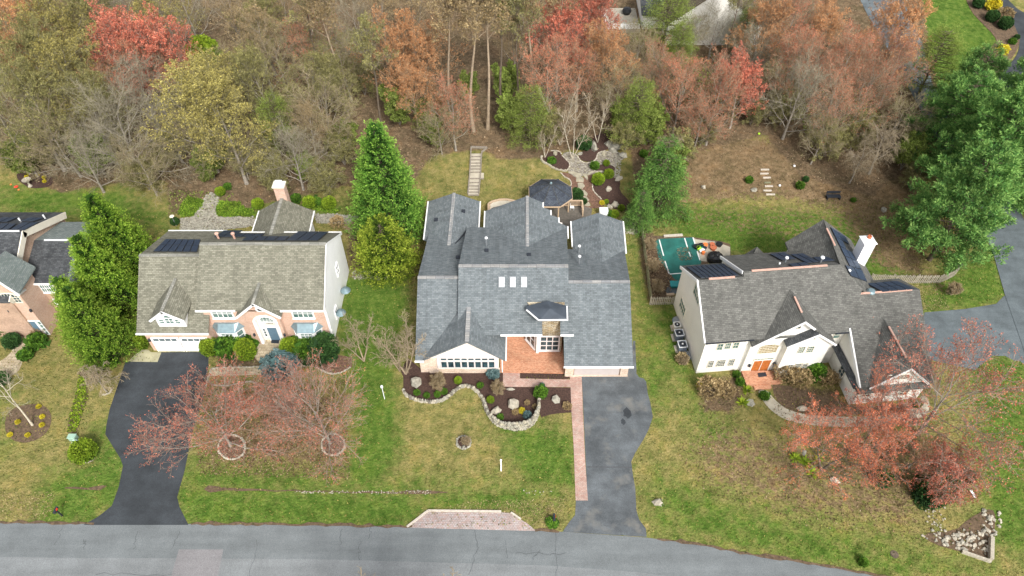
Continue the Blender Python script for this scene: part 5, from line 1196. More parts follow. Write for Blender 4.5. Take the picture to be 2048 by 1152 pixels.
m = B3(); m.hexa([Vector((13.05, -5.0, 2.75)), Vector((13.6, -5.0, 2.75)), Vector((13.6, .4, 2.75)), Vector((13.05, .4, 2.75))], [Vector((13.05, -5.0, 2.8)), Vector((13.59, -5.0, 3.15)), Vector((13.59, .4, 3.15)), Vector((13.05, .4, 2.8))]); m.build('pent_roof', 'shingle_dark', H3)
# left side windows, front windows (picture corners on the wall planes)
p0 = W3(.05, 0); kw = dict(frame='trim_cream', sill=False, fw=.04, mw=.022)
for (u, z, w) in ((4.6, 4.4, 1.5), (5.9, 1.8, 1.5)): pass
for q0, q1 in (((345, 440), (375, 530)), ((262, 520), (290, 600))):
    a = hit(*c4(*q0), p0, (LN[0], LN[1], 0)); b = hit(*c4(*q1), p0, (LN[0], LN[1], 0)); c_ = (a + b) / 2
    window(H3, c_, LN, 1.7, 1.35, 4, 2, mull=(2,), **kw)
pf = W3(0, 0); nf = (FN[0], FN[1], 0); cz = lambda x, y: (1340 + x / 6.777, 620 + y / 6.777)
for q0, q1, nx_, ny_, gl in (((640, 540), (712, 450), 2, 2, 'glass_green'), ((738, 525), (825, 440), 3, 2, 'glass_green'), ((852, 515), (930, 432), 2, 2, 'glass_green'), ((505, 772), (592, 682), 3, 4, 'glass_dark'), ((618, 762), (755, 668), 5, 4, 'glass_dark'), ((785, 750), (875, 658), 3, 4, 'glass_dark')):
    a = hit(*cz(*q0), pf, nf); b = hit(*cz(*q1), pf, nf); c_ = (a + b) / 2; t = Vector((-FN[1], FN[0], 0))
    window(H3, c_, FN, max(.5, (b - a).dot(t)), b.z - a.z, nx_, ny_, glass=gl, arch=0, **kw)
pc = W3(0, -.35)
a = hit(*cz(1215, 585), pc, nf); b = hit(*cz(1440, 480), pc, nf); t = Vector((-FN[1], FN[0], 0)); window(H3, (a + b) / 2, FN, 1.75, (b.z - a.z), 6, 4, glass='glass_amber', arch=.3, **kw)
a = hit(*cz(1100, 830), pc, nf); b = hit(*cz(1350, 680), pc, nf); window(H3, (a + b) / 2 - Vector((0, 0, .05)), FN, 1.75, 2.05, 2, 1, glass='door_wood', frame='stucco_cream', name='front_door', sill=False)
a = hit(*cz(1160, 670), pc, nf); b = hit(*cz(1375, 645), pc, nf); window(H3, (a + b) / 2, FN, 1.9, .22, 6, 1, glass='glass_green', **kw)
for q in ((1072, 738), (1408, 712)): p = hit(*cz(*q), pc, nf); k = MB(); k.lathe(p + Vector(nf) * .14, [(.03, -.28), (.11, -.15), (.12, .12), (.04, .24)], 8); k.build('wall_lantern', 'metal_dark', H3)
pb_ = W3(0, -1.0)
for q0, q1, nx_, ny_, gl in (((352, 470), (445, 398), 3, 3, 'glass_green'), ((450, 462), (545, 392), 3, 3, 'glass_green'), ((238, 660), (290, 595), 2, 4, 'glass_dark'), ((305, 660), (400, 580), 4, 4, 'glass_dark'), ((405, 645), (455, 580), 2, 4, 'glass_dark')):
    a = hit(*cc(*q0), pb_, nf); b = hit(*cc(*q1), pb_, nf); window(H3, (a + b) / 2, FN, max(.5, (b - a).dot(t)), b.z - a.z, nx_, ny_, glass=gl, **kw)
for q, pp in (((355, 190), pc), ((518, 308), pb_)):
    a = hit(*cc(*q), pp, nf); window(H3, a, FN, .55, .3, 2, 1, glass='glass_dark', arch=.2, **kw)
pg = W3(0, -4.95)
for q in ((1110, 920), (1315, 915), (1520, 900)): a = hit(*cc(*q), pg, nf); window(H3, a, FN, .8, .75, 2, 2, glass='glass_dark', **kw)
pg2 = W3(0, -5.1)
for q, w in (((1365, 735), .45), ((1455, 732), .95), ((1545, 728), .45)): a = hit(*cc(*q), pg2, nf); window(H3, a, FN, w, .62, 2 if w < .9 else 3, 2, glass='glass_green', **kw)
window(H3, W3(13.6, -2.2, 1.6), LN, .8, 1.1, 2, 2, glass='glass_dark', **kw)
window(H3, W3(12.9, 0, 4.6), FN, .6, 1.0, 1, 2, glass='glass_green', **kw)
# chimney
m = B3(); m.box(17.6, 18.75, 7.75, 8.9, 0, 8.6); chm = m.build('chimney', 'siding_white', H3)
m = B3(); m.hexa([Vector(p) for p in ((17.5, 7.65, 8.6), (18.85, 7.65, 8.6), (18.85, 9.0, 8.6), (17.5, 9.0, 8.6))], [Vector(p) for p in ((17.8, 7.95, 8.85), (18.55, 7.95, 8.85), (18.55, 8.7, 8.85), (17.8, 8.7, 8.85))]); m.build('chimney_crown', 'white_paint', chm)
m = B3(); m.lathe((18.2, 8.4, 8.85), [(.22, 0), (.2, .25), (.12, .27), (.12, 0.05)], 12); m.build('flue_pot', 'terracotta', chm)
# low rear extension
slab3([[(5.6, 9.8, 3.0), (11.8, 9.8, 3.0), (11.6, 11.0, 4.3), (5.5, 11.0, 4.0)], [(7.0, 10.0, 3.2), (8.5, 11.3, 4.7), (9.2, 12.3, 4.6), (7.4, 12.0, 3.4)], [(8.5, 11.3, 4.7), (10.4, 10.4, 3.2), (10.6, 12.0, 3.2), (9.2, 12.3, 4.6)]], 'rear_extension_roof')
m = B3(); m.box(5.9, 11.4, 9.5, 11.0, 0, 3.0); m.build('rear_extension_wall', 'siding_cream', H3)
# solar panels and roof gear
def pl3(*a): return [W3(*p) for p in a]
solar(H3, [(375, 762), (835, 730), (650, 585), (190, 625)], pl3((0, 4.5, 8.8), (4, 4.5, 8.8), (4, 9.5, 5.5)), 8, 3, ca)
PB = pl3((4.2, 4.9, 9.06), (13.7, 4.9, 9.06), (13.7, 10, 6.0))
solar(H3, [(1355, 548), (1535, 530), (1390, 450), (1205, 470)], PB, 2, 1, ca); solar(H3, [(1490, 625), (1700, 602), (1640, 570), (1430, 590)], PB, 2, 1, ca)
solar(H3, [(85, 582), (240, 565), (35, 462), (-120, 475)], PB, 2, 2, cb); solar(H3, [(240, 565), (430, 550), (320, 500), (145, 510)], PB, 1, 1, cb)
PE = pl3((13.75, 4.95, 9.0), (19.2, 11.9, 5.1), (15.2, 12.1, 8.2))
solar(H3, [(605, 620), (750, 660), (555, 262), (370, 142)], PE, 2, 4, cb, skip=((1, 2),)); solar(H3, [(620, 740), (820, 812), (752, 662), (548, 600)], PE, 2, 1, cb)
PG = pl3((13.9, 2.75, 7.1), (21.4, 2.75, 7.1), (21.3, 5.6, 5.6))
solar(H3, [(1000, 928), (1400, 895), (1180, 795), (805, 828)], PG, 4, 2, cb)
def on3(q, f, plane):
    p = [Vector(x) for x in plane]; n = (p[1] - p[0]).cross(p[2] - p[0]); return hit(*f(*q), p[0], n)
for q, f, pl, h_, c_ in (((1395, 575), ca, PB, .7, .18), ((245, 580), cb, PB, .8, .2), ((590, 690), cb, PE, .25, .16), ((1325, 600), ca, PB, .2, .1)):
    p = on3(q, f, pl); vent_pipe(H3, p - Vector((0, 0, .1)), h_, .08, c_)
p = on3((860, 935), cb, PG); m = MB(); m.lathe(p, [(.35, -.05), (.42, .12), (.3, .26), (0, .32)], 12); m.build('attic_fan', 'metal_blue', H3)
# brick stoop
sp_ = [W3(4.6, -.4), W3(7.75, -.5)]
q = [at(*c4(*p)) for p in ((608, 935), (640, 1020), (848, 1003), (815, 935))]
m = MB(); m.prism([Vector((p.x, p.y, 0)) for p in q], (0, 0, .3)); stp = m.build('stoop', 'patio_brick'); tag(stp, 'orange brick stoop at the cream house front doors', 'stoop')
q = [at(*c4(*p)) for p in ((678, 1010), (688, 1040), (785, 1032), (778, 1008))]
m = MB(); m.prism([Vector((p.x, p.y, 0)) for p in q], (0, 0, .15)); o = m.build('step', 'patio_brick', stp)
def flat_mat(name, pts, z, mat, label, cat, f=lambda x, y: (x, y)):
    q = [P(*f(*p), z) for p in pts]; m = MB(); m.prism([v for v in q], (0, 0, .03)); return tag(m.build(name, mat), label, cat)
flat_mat('door_mat', [(705, 940), (712, 963), (760, 957), (752, 935)], .305, 'metal_dark', 'dark door mat on the orange brick stoop', 'door mat', c4)
flat_mat('door_mat', [(802, 903), (802, 922), (843, 924), (847, 905)], .31, 'metal_dark', 'dark framed door mat under the white arch of the brick house', 'door mat', c2)
# brick house stoop
cs = Vector((cx_ + .05, 43.6, 0)); sm_ = thing('stoop', (cs.x, cs.y, 0), 'curved flagstone stoop with two steps below the white arch', 'stoop')
for nm, r_, z_ in (('step', 2.05, .15), ('landing', 1.65, .3)):
    pts = [(cs.x - r_, 44.1, 0)] + [(cs.x - r_ * math.cos(math.pi * i / 14), 43.7 - r_ * .95 * math.sin(math.pi * i / 14), 0) for i in range(15)] + [(cs.x + r_, 44.1, 0)]
    m = MB(); m.prism(pts, (0, 0, z_)); m.build(nm, 'flag_tan', sm_)
m = MB(); m.box(fx0 + .05, fx1 - .05, 44.1, 45.0, .0, .302); m.build('sill_floor', 'flag_tan', sm_)
# ------------------------------------------------------------------ houses beyond the wood
H5 = thing('house', tuple(at(1250, 60)), 'pale house with terrace glimpsed through red maples at the top of the photo', 'house')
b5 = at(1250, 62); X5, Y5, Z5 = b5
m = MB(); m.box(X5 - 3.3, X5 + 2.2, Y5 - .5, Y5 + 7, Z5 - 1, Z5 + .6); m.build('terrace', 'stone_white', H5)
m = MB(); m.box(X5 - 3.2, X5 - 3.0, Y5 - .4, Y5 + 3, Z5 + .6, Z5 + 1.5); m.box(X5 - 3.2, X5 + 2.1, Y5 - .5, Y5 - .4, Z5 + .6, Z5 + 1.4); m.build('railing', 'white_paint', H5)
m = MB(); m.box(X5 + 2.6, X5 + 8, Y5 + .5, Y5 + 9, Z5 - 1, Z5 + 2.6); m.build('wall', 'stucco_cream', H5)
m = MB(); m.slab([(X5 + 2.2, Y5, Z5 + 2.6), (X5 + 8.4, Y5, Z5 + 2.6), (X5 + 8.4, Y5 + 5, Z5 + 4.4), (X5 + 2.2, Y5 + 5, Z5 + 4.4)], .15); m.build('roof', 'shingle_dark', H5)
m = MB(); m.lathe((X5 + .6, Y5 + 4.2, Z5 + .6), [(.5, 0), (.75, .5), (.6, .9), (.1, 1.0)], 10); tag(m.build('covered_grill', 'black_plastic'), 'dark covered grill on the pale terrace at the top', 'grill')
b6 = at(1450, 90); X6, Y6, Z6 = b6
H6 = thing('house', tuple(b6), 'cream gabled house end with brown roof behind bare trees, top centre right', 'house')
m = MB(); g6 = [(X6 - 9, Y6, Z6 - 1), (X6 - 9, Y6, Z6 + 3.6), (X6 - 2.6, Y6, Z6 + 8.3), (X6 + 4.8, Y6, Z6 + 3.6), (X6 + 4.8, Y6, Z6 - 1)]; m.prism(g6, (0, 9, 0)); m.build('wall', 'siding_cream', H6)
m = MB(); m.slab([(X6 - 9.5, Y6 - .4, Z6 + 3.4), (X6 - 2.6, Y6 - .4, Z6 + 8.6), (X6 - 2.6, Y6 + 9, Z6 + 8.6), (X6 - 9.5, Y6 + 9, Z6 + 3.4)], .2); m.slab([(X6 - 2.6, Y6 - .4, Z6 + 8.6), (X6 + 5.3, Y6 - .4, Z6 + 3.4), (X6 + 5.3, Y6 + 9, Z6 + 3.4), (X6 - 2.6, Y6 + 9, Z6 + 8.6)], .2); m.build('roof', 'bark_brown', H6)
# ------------------------------------------------------------------ garden structures
def cloned(src, n, place, group=None):
    pass
# gazebo
gz = at(*cg(340, 560)); gc = P(*cg(345, 240), 0)
cxg, cyg = P(*cg(345, 236), 3.9)[0], P(*cg(345, 236), 3.9)[1]
GZ = thing('gazebo', (cxg, cyg, hgt(cxg, cyg)), 'octagonal gazebo with dark shingled roof beside the deck', 'gazebo')
zg = hgt(cxg, cyg); ze = zg + 2.6; za = zg + 4.0; rg_ = 2.75
oc = [(cxg + rg_ * math.cos(R(22.5 + 45 * i)), cyg + rg_ * .97 * math.sin(R(22.5 + 45 * i))) for i in range(8)]
for i in range(8):
    a, b = oc[i], oc[(i + 1) % 8]; m = MB(); m.slab([(a[0], a[1], ze), (b[0], b[1], ze), (cxg, cyg, za)], .1); m.build('roof_panel', 'shingle_black', GZ)
    m = MB(); m.beam((a[0], a[1], ze - .02), (b[0], b[1], ze - .02), .1, .18); m.build('fascia_board', 'wood_tan', GZ)
    m = MB(); m.beam((cxg, cyg, za + .05), (a[0], a[1], ze + .05), .12, .05); m.build('hip_cap', 'shingle_dark', GZ)
    px_, py_ = cxg + (a[0] - cxg) * .86, cyg + (a[1] - cyg) * .86; m = MB(); m.box(px_ - .07, px_ + .07, py_ - .07, py_ + .07, zg, ze); m.build('post', 'wood_tan', GZ)
m = MB(); m.lathe((cxg, cyg, za), [(.16, 0), (.14, .12), (.05, .2), (0, .3)], 8); m.build('finial', 'metal_blue', GZ)
m = MB(); m.prism([(cxg + (a[0] - cxg) * .9, cyg + (a[1] - cyg) * .9, zg - .1) for a in oc], (0, 0, .22)); m.build('floor', 'deck_board', GZ)
# deck: boards one by one
dk = [P(*cg(*p), .35) for p in ((230, 560), (560, 480), (850, 590), (1020, 640), (1010, 760), (660, 960), (560, 960), (300, 700))]
DK = thing('deck', (5, 60.5, 0), 'grey board deck between the gazebo and the rear gables', 'deck')
dx0, dx1 = min(p.x for p in dk), max(p.x for p in dk); dy0, dy1 = min(p.y for p in dk), max(p.y for p in dk)
y = dy0
while y < dy1 - .1:
    xs_ = []
    for i in range(len(dk)):
        a, b = dk[i], dk[(i + 1) % len(dk)]
        if (a.y > y) != (b.y > y): xs_.append(a.x + (b.x - a.x) * (y - a.y) / (b.y - a.y))
    if len(xs_) >= 2:
        m = MB(); m.box(min(xs_), max(xs_), y + .01, y + .135, .32, .35); m.build('deck_board', 'deck_board', DK)
    y += .15
# deck bench rail
bx0, bx1, bz = P(*cg(555, 600), .9), P(*cg(850, 600), .9), .35
yb = P(*cg(700, 500), 1.35)[1]; xa, xb = P(*cg(555, 510), 1.3)[0], P(*cg(850, 510), 1.3)[0]
RL = thing('railing', ((xa + xb) / 2, yb, .35), 'tan wooden deck railing with balusters right of the gazebo', 'railing')
m = MB(); m.box(xa, xb + .15, yb - .08, yb + .1, 1.28, 1.34); m.build('top_rail', 'wood_tan', RL); m = MB(); m.box(xa, xb, yb - .04, yb + .04, .5, .58); m.build('bottom_rail', 'wood_tan', RL)
for i in range(18): x = xa + .1 + (xb - xa - .2) * i / 17; m = MB(); m.box(x - .025, x + .025, yb - .025, yb + .025, .58, 1.28); m.build('baluster', 'wood_tan', RL)
m = MB(); m.box(xa - .05, xa + .08, yb - 1.5, yb + .1, .35, 1.3) if False else m.box(xa - .06, xa + .08, yb - .07, yb + .07, .35, 1.3); m.box(xb, xb + .14, yb - .07, yb + .07, .35, 1.3); m.build('post', 'wood_tan', RL)
m = MB(); m.box(xb - .02, xb + .16, yb - 1.7, yb - .08, 1.28, 1.34); m.build('side_rail', 'wood_tan', RL)
for i in range(7): y = yb - .25 - i * .22; m = MB(); m.box(xb + .04, xb + .1, y - .025, y + .025, .4, 1.28); m.build('baluster', 'wood_tan', RL)
m = MB(); m.box(xb, xb + .14, yb - 1.75, yb - 1.6, .35, 1.35); m.build('newel_post', 'wood_tan', RL)
# deck lounge chair (small pale seat)
p = P(*cg(690, 630), .5); CH = thing('chair', (p.x, p.y, .35), 'small white chair on the grey deck', 'chair')
m = MB(); m.box(p.x - .25, p.x + .25, p.y - .22, p.y + .22, .68, .73); m.build('seat', 'metal_white', CH); m = MB(); m.box(p.x - .25, p.x - .2, p.y - .22, p.y + .22, .73, 1.1); m.build('backrest', 'metal_white', CH)
for sx in (-.22, .22):
    for sy in (-.19, .19): m = MB(); m.box(p.x + sx - .02, p.x + sx + .02, p.y + sy - .02, p.y + sy + .02, .35, .68); m.build('leg', 'metal_white', CH)
# curved bench wall behind the left rear wing
BW = thing('deck_railing', tuple(P(*c3(540, 95), 0)), 'curved tan and white deck railing between the two left rear gables', 'railing')
arc = [P(*c3(*q), 1.2) for q in ((488, 140), (488, 100), (510, 88), (545, 80), (580, 78), (610, 82), (640, 90))]
for a, b in zip(arc, arc[1:]):
    m = MB(); m.beam(a, b, .34, .06); m.build('cap_board', 'wood_tan', BW); m = MB(); m.beam(a - Vector((0, .15, .07)), b - Vector((0, .15, .07)), .06, .9); m.build('rail_panel', 'trim_cream', BW)
m = MB(); q = [P(*c3(*p), .3) for p in ((492, 150), (495, 105), (560, 85), (620, 90), (640, 130), (560, 200))]; m.prism(q, (0, 0, .05)); o = m.build('deck_floor', 'deck_board', BW)
# hot tub style box and utility cabinet in the garden bed
def cabinet(name, q0, q1, f, z, h, mats, label, cat, dep=.9):
    a, b = P(*f(*q0), z + h), P(*f(*q1), z + h); T = thing(name, ((a.x + b.x) / 2, a.y, z), label, cat)
    x0, x1 = min(a.x, b.x), max(a.x, b.x); y0, y1 = min(a.y, b.y), max(a.y, b.y)
    m = MB(); m.box(x0 + .04, x1 - .04, y0 + .04, y1 - .04, z, z + h - .06); m.build('body', mats[0], T); m = MB(); m.hexa([Vector(p) for p in ((x0, y0, z + h - .06), (x1, y0, z + h - .06), (x1, y1, z + h - .06), (x0, y1, z + h - .06))], [Vector(p) for p in ((x0 + .03, y0 + .03, z + h), (x1 - .03, y0 + .03, z + h), (x1 - .03, y1 - .03, z + h), (x0 + .03, y1 - .03, z + h))]); m.build('lid', mats[1], T); return T
cabinet('storage_box', (1145, 680), (1285, 610), cg, .1, 1.0, ('metal_white', 'metal_white'), 'white storage box behind the right rear gable', 'storage box')
cabinet('utility_box', (337, 450), (390, 425), c6, 0, .6, ('green_box', 'green_box'), 'dull green utility box at the end of the planted strip', 'utility box')
cabinet('utility_box', (360, 478), (405, 455), c6, 0, .55, ('mint_box', 'mint_box'), 'pale mint utility box beside the round green shrub', 'utility box')
# wooden steps up the back lawn
ST = thing('garden_steps', tuple(at(*c8(180, 720))), 'flight of stone steps with timber edges climbing the back lawn', 'steps')
ys = [735, 712, 690, 665, 640, 610, 560, 535, 512, 490, 465, 440, 412]
for k, (ya, yb_) in enumerate(zip(ys, ys[1:])):
    xo = 1.5 * k; w0, w1 = (138 + xo, 222 + xo) if k != 5 else (150, 260)
    q = [at(*c8(*p)) for p in ((w0, ya), (w1, ya), (w1, yb_ + 4), (w0, yb_ + 4))]; zt = max(p.z for p in q) + .1
    m = MB(); m.prism([Vector((p.x, p.y, q[0].z - .1)) for p in q], (0, 0, zt - q[0].z + .1)); m.build('tread', 'concrete', ST)
    m = MB(); m.beam(Vector((q[0].x, q[0].y, zt + .03)), Vector((q[1].x, q[1].y, zt + .03)), .12, .16); m.build('riser_edge', 'wood_grey', ST)
for pts in (((138, 725), (150, 600), (158, 470), (162, 370)), ((162, 368), (285, 372)), ((222, 725), (236, 560), (240, 470), (245, 405)), ((245, 405), (285, 372))):
    for a, b in zip(pts, pts[1:]): a3, b3_ = at(*c8(*a)) + Vector((0, 0, .28)), at(*c8(*b)) + Vector((0, 0, .28)); m = MB(); m.beam(a3, b3_, .14, .3); m.build('timber_edge', 'wood_grey', ST)
# timber steps in the right backyard
grp = 'timber steps set in the slope behind the cream house'
for i, (x, y, w, l) in enumerate(((195, 932, 46, 'uppermost'), (192, 954, 46, 'second from the top'), (208, 976, 42, 'third from the top'), (216, 1003, 34, 'fourth from the top and half buried'), (218, 1023, 44, 'fifth from the top'), (210, 1047, 44, 'second from the bottom'), (225, 1068, 48, 'lowest'))):
    a, b = at(*ci(x, y)), at(*ci(x + w, y)); m = MB(); m.beam(a + Vector((0, 0, .12)), b + Vector((0, 0, .12)), .2, .22)
    tag(m.build('timber_step', 'edging' if i != 3 else 'fence_green'), 'timber step in the brown slope, %s of its flight' % l, 'step', grp)
# stepping stones
sts = [([(620, 30), (720, 25), (800, 60), (700, 75), (640, 60)], 'flat stone at the top of the stepping stone path'), ([(700, 35), (840, 60), (850, 95), (760, 130), (715, 90)], 'large grey stepping stone at the head of the path'), ([(760, 130), (840, 105), (890, 150), (885, 205), (755, 195)], 'wide tan stepping stone below the large grey one'),
       ([(780, 210), (870, 212), (905, 270), (860, 320), (785, 310)], 'tan stepping stone level with the gazebo finial'), ([(820, 325), (895, 330), (955, 400), (935, 440), (850, 400), (815, 370)], 'pointed tan stepping stone right of the gazebo roof'), ([(860, 425), (930, 440), (975, 500), (960, 520), (890, 505)], 'mossy stepping stone behind the deck railing'),
       ([(890, 525), (970, 530), (1000, 590), (960, 605), (890, 590)], 'stepping stone at the corner of the deck railing'), ([(885, 615), (980, 620), (1010, 660), (960, 700), (890, 670)], 'lowest tan stepping stone beside the deck end'),
       ([(850, 60), (930, 70), (955, 130), (950, 180), (905, 140)], 'pale blue grey slab at the right edge of the stepping stones')]
for q, lb in sts:
    p = [at(*cg(*v)) for v in q]; c_ = sum(p, Vector()) / len(p); z0 = min(v.z for v in p) - .05
    m = MB(); zt = max(v.z for v in p) + .06; m.hexa([Vector((v.x, v.y, z0)) for v in p][::-1], [Vector((c_.x + (v.x - c_.x) * .93, c_.y + (v.y - c_.y) * .93, zt + rnd.uniform(-.02, .02))) for v in p][::-1])
    tag(m.build('stepping_stone', 'stone_flag'), lb, 'stepping stone', 'stepping stones behind the gazebo')
# boulders
def boulder(q, f, s, mat, label, group=None, k=None, dz=0):
    p = at(*f(*q)); o = stone_piece('boulder', (p.x, p.y, p.z + s[2] * .45 + dz), s, mat, k=k); return tag(o, label, 'boulder', group)
for q, f, s, mt, lb in [
    ((147, 245), c5, (.55, .6, .5), 'stone_grey', 'grey green boulder at the left end of the front bed'), ((693, 365), c5, (.55, .65, .4), 'stone_white', 'pale tan boulder in the middle of the front bed'),
    ((600, 403), c5, (.5, .5, .35), 'stone_white', 'bright white boulder near the curved stone wall'), ((932, 340), c5, (.5, .5, .3), 'stone_grey', 'flat grey boulder at the right of the front bed'),
    ((676, 278), c5, (.4, .2, .15), 'stone_grey', 'low flat stone beside the tan bare shrub'), ((413, 605), c5, (.22, .18, .16), 'stone_grey', 'small stone on the round lawn bed'),
    ((1290, 330), cg, (.45, .4, .3), 'stone_white', 'pale boulder in the large mulch bed'), ((1410, 590), cg, (.5, .5, .35), 'stone_white', 'tan boulder beside the white storage box'), ((1310, 610), cg, (.3, .5, .2), 'stone_white', 'low tan rock just right of the white storage box'),
    ((1130, 250), ch, (.6, .6, .5), 'stone_grey', 'grey green boulder at the top of the gravel path'), ((1260, 290), ch, (.85, .7, .6), 'stone_grey', 'largest grey green boulder above the gravel path'), ((1200, 350), ch, (.7, .45, .4), 'stone_grey', 'grey boulder under the largest boulder'), ((1360, 440), ch, (.7, .5, .4), 'stone_grey', 'pale flat boulder at the right end of the gravel path'),
    ((1050, 390), ch, (.5, .3, .2), 'stone_flag', 'flat tan slab set in the gravel'), ((255, 390), ch, (.5, .35, .3), 'stone_flag', 'mossy stone at the back of the left garden bed'), ((655, 405), ch, (.3, .4, .3), 'stone_grey', 'small upright grey stone at the bed edge'), ((880, 320), ch, (.35, .7, .9), 'stone_grey', 'tall standing rock in the top garden bed'), ((1290, 810), ch, (.6, .4, .25), 'stone_white', 'pale stony heap beside the two round shrubs'),
    ((517, 725), c7, (.5, .35, .2), 'stone_white', 'pale flat rock under the orange maple'), ((135, 375), c7, (.4, .45, .25), 'stone_grey', 'flat grey stone beside the yellow striped yucca'), ((378, 598), c7, (.35, .2, .12), 'stone_grey', 'half buried stone near the orange maple trunk'), ((160, 1043), ci, (.45, .4, .2), 'stone_grey', 'grey rock left of the timber steps'), ((1190, 370), lambda x, y: (1270 + x / 2.632, 280 + y / 2.632), (.0, .0, .0), 'stone_grey', ''),
    ((1307, 372), lambda x, y: (1270 + x / 2.632, 280 + y / 2.632), (.35, .35, .3), 'stone_grey', 'grey stone on the reddish needles under the pines'), ((358, 252), lambda x, y: (1270 + x / 2.632, 280 + y / 2.632), (.35, .3, .3), 'stone_white', 'lone pale stone in the brown slope'),
    ((365, 402), c7, (.5, .35, .3), 'stone_white', 'pale rock in the bed inside the curved path'), ((1330, 905), c5, (.0, .0, .0), 'stone_grey', ''), ((1500, 915), c5, (.5, .35, .25), 'stone_white', 'pale drain stones right of the grey driveway')]:
    if lb: boulder(q, f, s, mt, lb)
# stone edgings and walls: every stone its own piece
def stone_row(name, pts, f, label, cat, n, s, mat, group=None, closed=False, rows=1, dz=.0, hfun=None, vary=.25, mats=None):
    P3 = smooth_poly([at(*f(*p)) for p in pts], 2, closed); 
    if closed: P3 = P3 + [P3[0]]
    d = [0]
    for a, b in zip(P3, P3[1:]): d.append(d[-1] + (b - a).length)
    T = thing(name, tuple(P3[0]), label, cat, group)
    for k in range(n):
        for r_ in range(rows):
            t = d[-1] * (k + .5 * (r_ % 2) + .5 * rnd.uniform(-.2, .2)) / n; i = 0
            while i < len(d) - 2 and d[i + 1] < t: i += 1
            w = (t - d[i]) / max(1e-6, d[i + 1] - d[i]); w = min(1, max(0, w)); p = P3[i] * (1 - w) + P3[i + 1] * w; z = hgt(p.x, p.y); dr = P3[i + 1] - P3[i]
            hs_ = hfun(t / d[-1]) if hfun else 1
            if rows > 1 and r_ * s[2] * 1.55 > hs_: continue
            sv_ = [s[0] * rnd.uniform(1 - vary, 1 + vary), s[1] * rnd.uniform(1 - vary, 1 + vary), s[2] * rnd.uniform(1 - vary, 1 + vary)]
            stone_piece('stone', (p.x + rnd.uniform(-.03, .03), p.y + rnd.uniform(-.03, .03) + (r_ * .05), z + dz + s[2] * .5 + r_ * s[2] * 1.45), sv_, rnd.choice(mats) if mats else mat, T, rz=math.atan2(dr.y, dr.x))
    return T
SM = ['stone_grey', 'stone_white', 'stone_flag', 'stone_grey', 'stone_dark']
stone_row('stone_wall', [(75, 285), (92, 318), (150, 346), (240, 356), (308, 342), (350, 305), (385, 272), (430, 260), (475, 278), (515, 320), (533, 370), (552, 432), (600, 480), (660, 503), (730, 508), (790, 490), (822, 450), (838, 400), (836, 355)], c5, 'curving dry stone retaining wall round the front mulch bed', 'stone wall', 78, (.165, .16, .135), 'stone_grey', rows=5, hfun=lambda t: .3 + .55 * max(0, min(1, (t - .45) / .3)), mats=SM)
ring = lambda cx, cy, rx, ry, n=20, a0=0, a1=360: [(cx + rx * math.cos(R(a0 + (a1 - a0) * i / n)), cy + ry * math.sin(R(a0 + (a1 - a0) * i / n))) for i in range(n + (a1 - a0 < 360))]
stone_row('stone_ring', ring(357, 618, 78, 72), cj, 'ring of whitish stones under the left red maple', 'stone ring', 40, (.14, .12, .1), 'stone_white', closed=True)
stone_row('stone_ring', ring(940, 604, 67, 62), cj, 'ring of whitish stones under the right red maple', 'stone ring', 36, (.13, .11, .1), 'stone_white', closed=True)
stone_row('stone_ring', ring(660, 405, 60, 50, 16, -30, 150), cj, 'half ring of small stones between the two red maples', 'stone ring', 22, (.09, .08, .07), 'stone_white')
stone_row('stone_ring', ring(413, 577, 38, 36), c5, 'small ring of grey stones round the bare lawn shrub', 'stone ring', 16, (.15, .13, .12), 'stone_grey', closed=True)
stone_row('stone_edging', [(205, 275), (220, 225), (235, 170), (255, 162), (400, 158), (540, 155)], cj, 'pale stone edging along the flagstone path by the red maple', 'stone edging', 46, (.12, .1, .09), 'stone_white')
stone_row('stone_edging', [(250, 262), (340, 265), (400, 250), (455, 238), (500, 250), (530, 275)], cj, 'wavy line of pale stones behind the left red maple', 'stone edging', 34, (.11, .1, .09), 'stone_white')
stone_row('stone_edging', [(740, 152), (830, 145), (870, 175), (930, 200), (990, 190), (1045, 155)], cj, 'scalloped pale stone edging right of the blue green shrub', 'stone edging', 38, (.12, .1, .09), 'stone_white')
stone_row('stone_edging', [(525, 230), (550, 225), (568, 210), (570, 195)], c6, 'short arc of white stones left of the black driveway', 'stone edging', 12, (.1, .09, .08), 'stone_white')
stone_row('stone_edging', [(412, 560), (430, 578), (470, 565), (485, 548)], c6, 'short arc of stones under the round green shrub', 'stone edging', 14, (.1, .09, .08), 'stone_white')
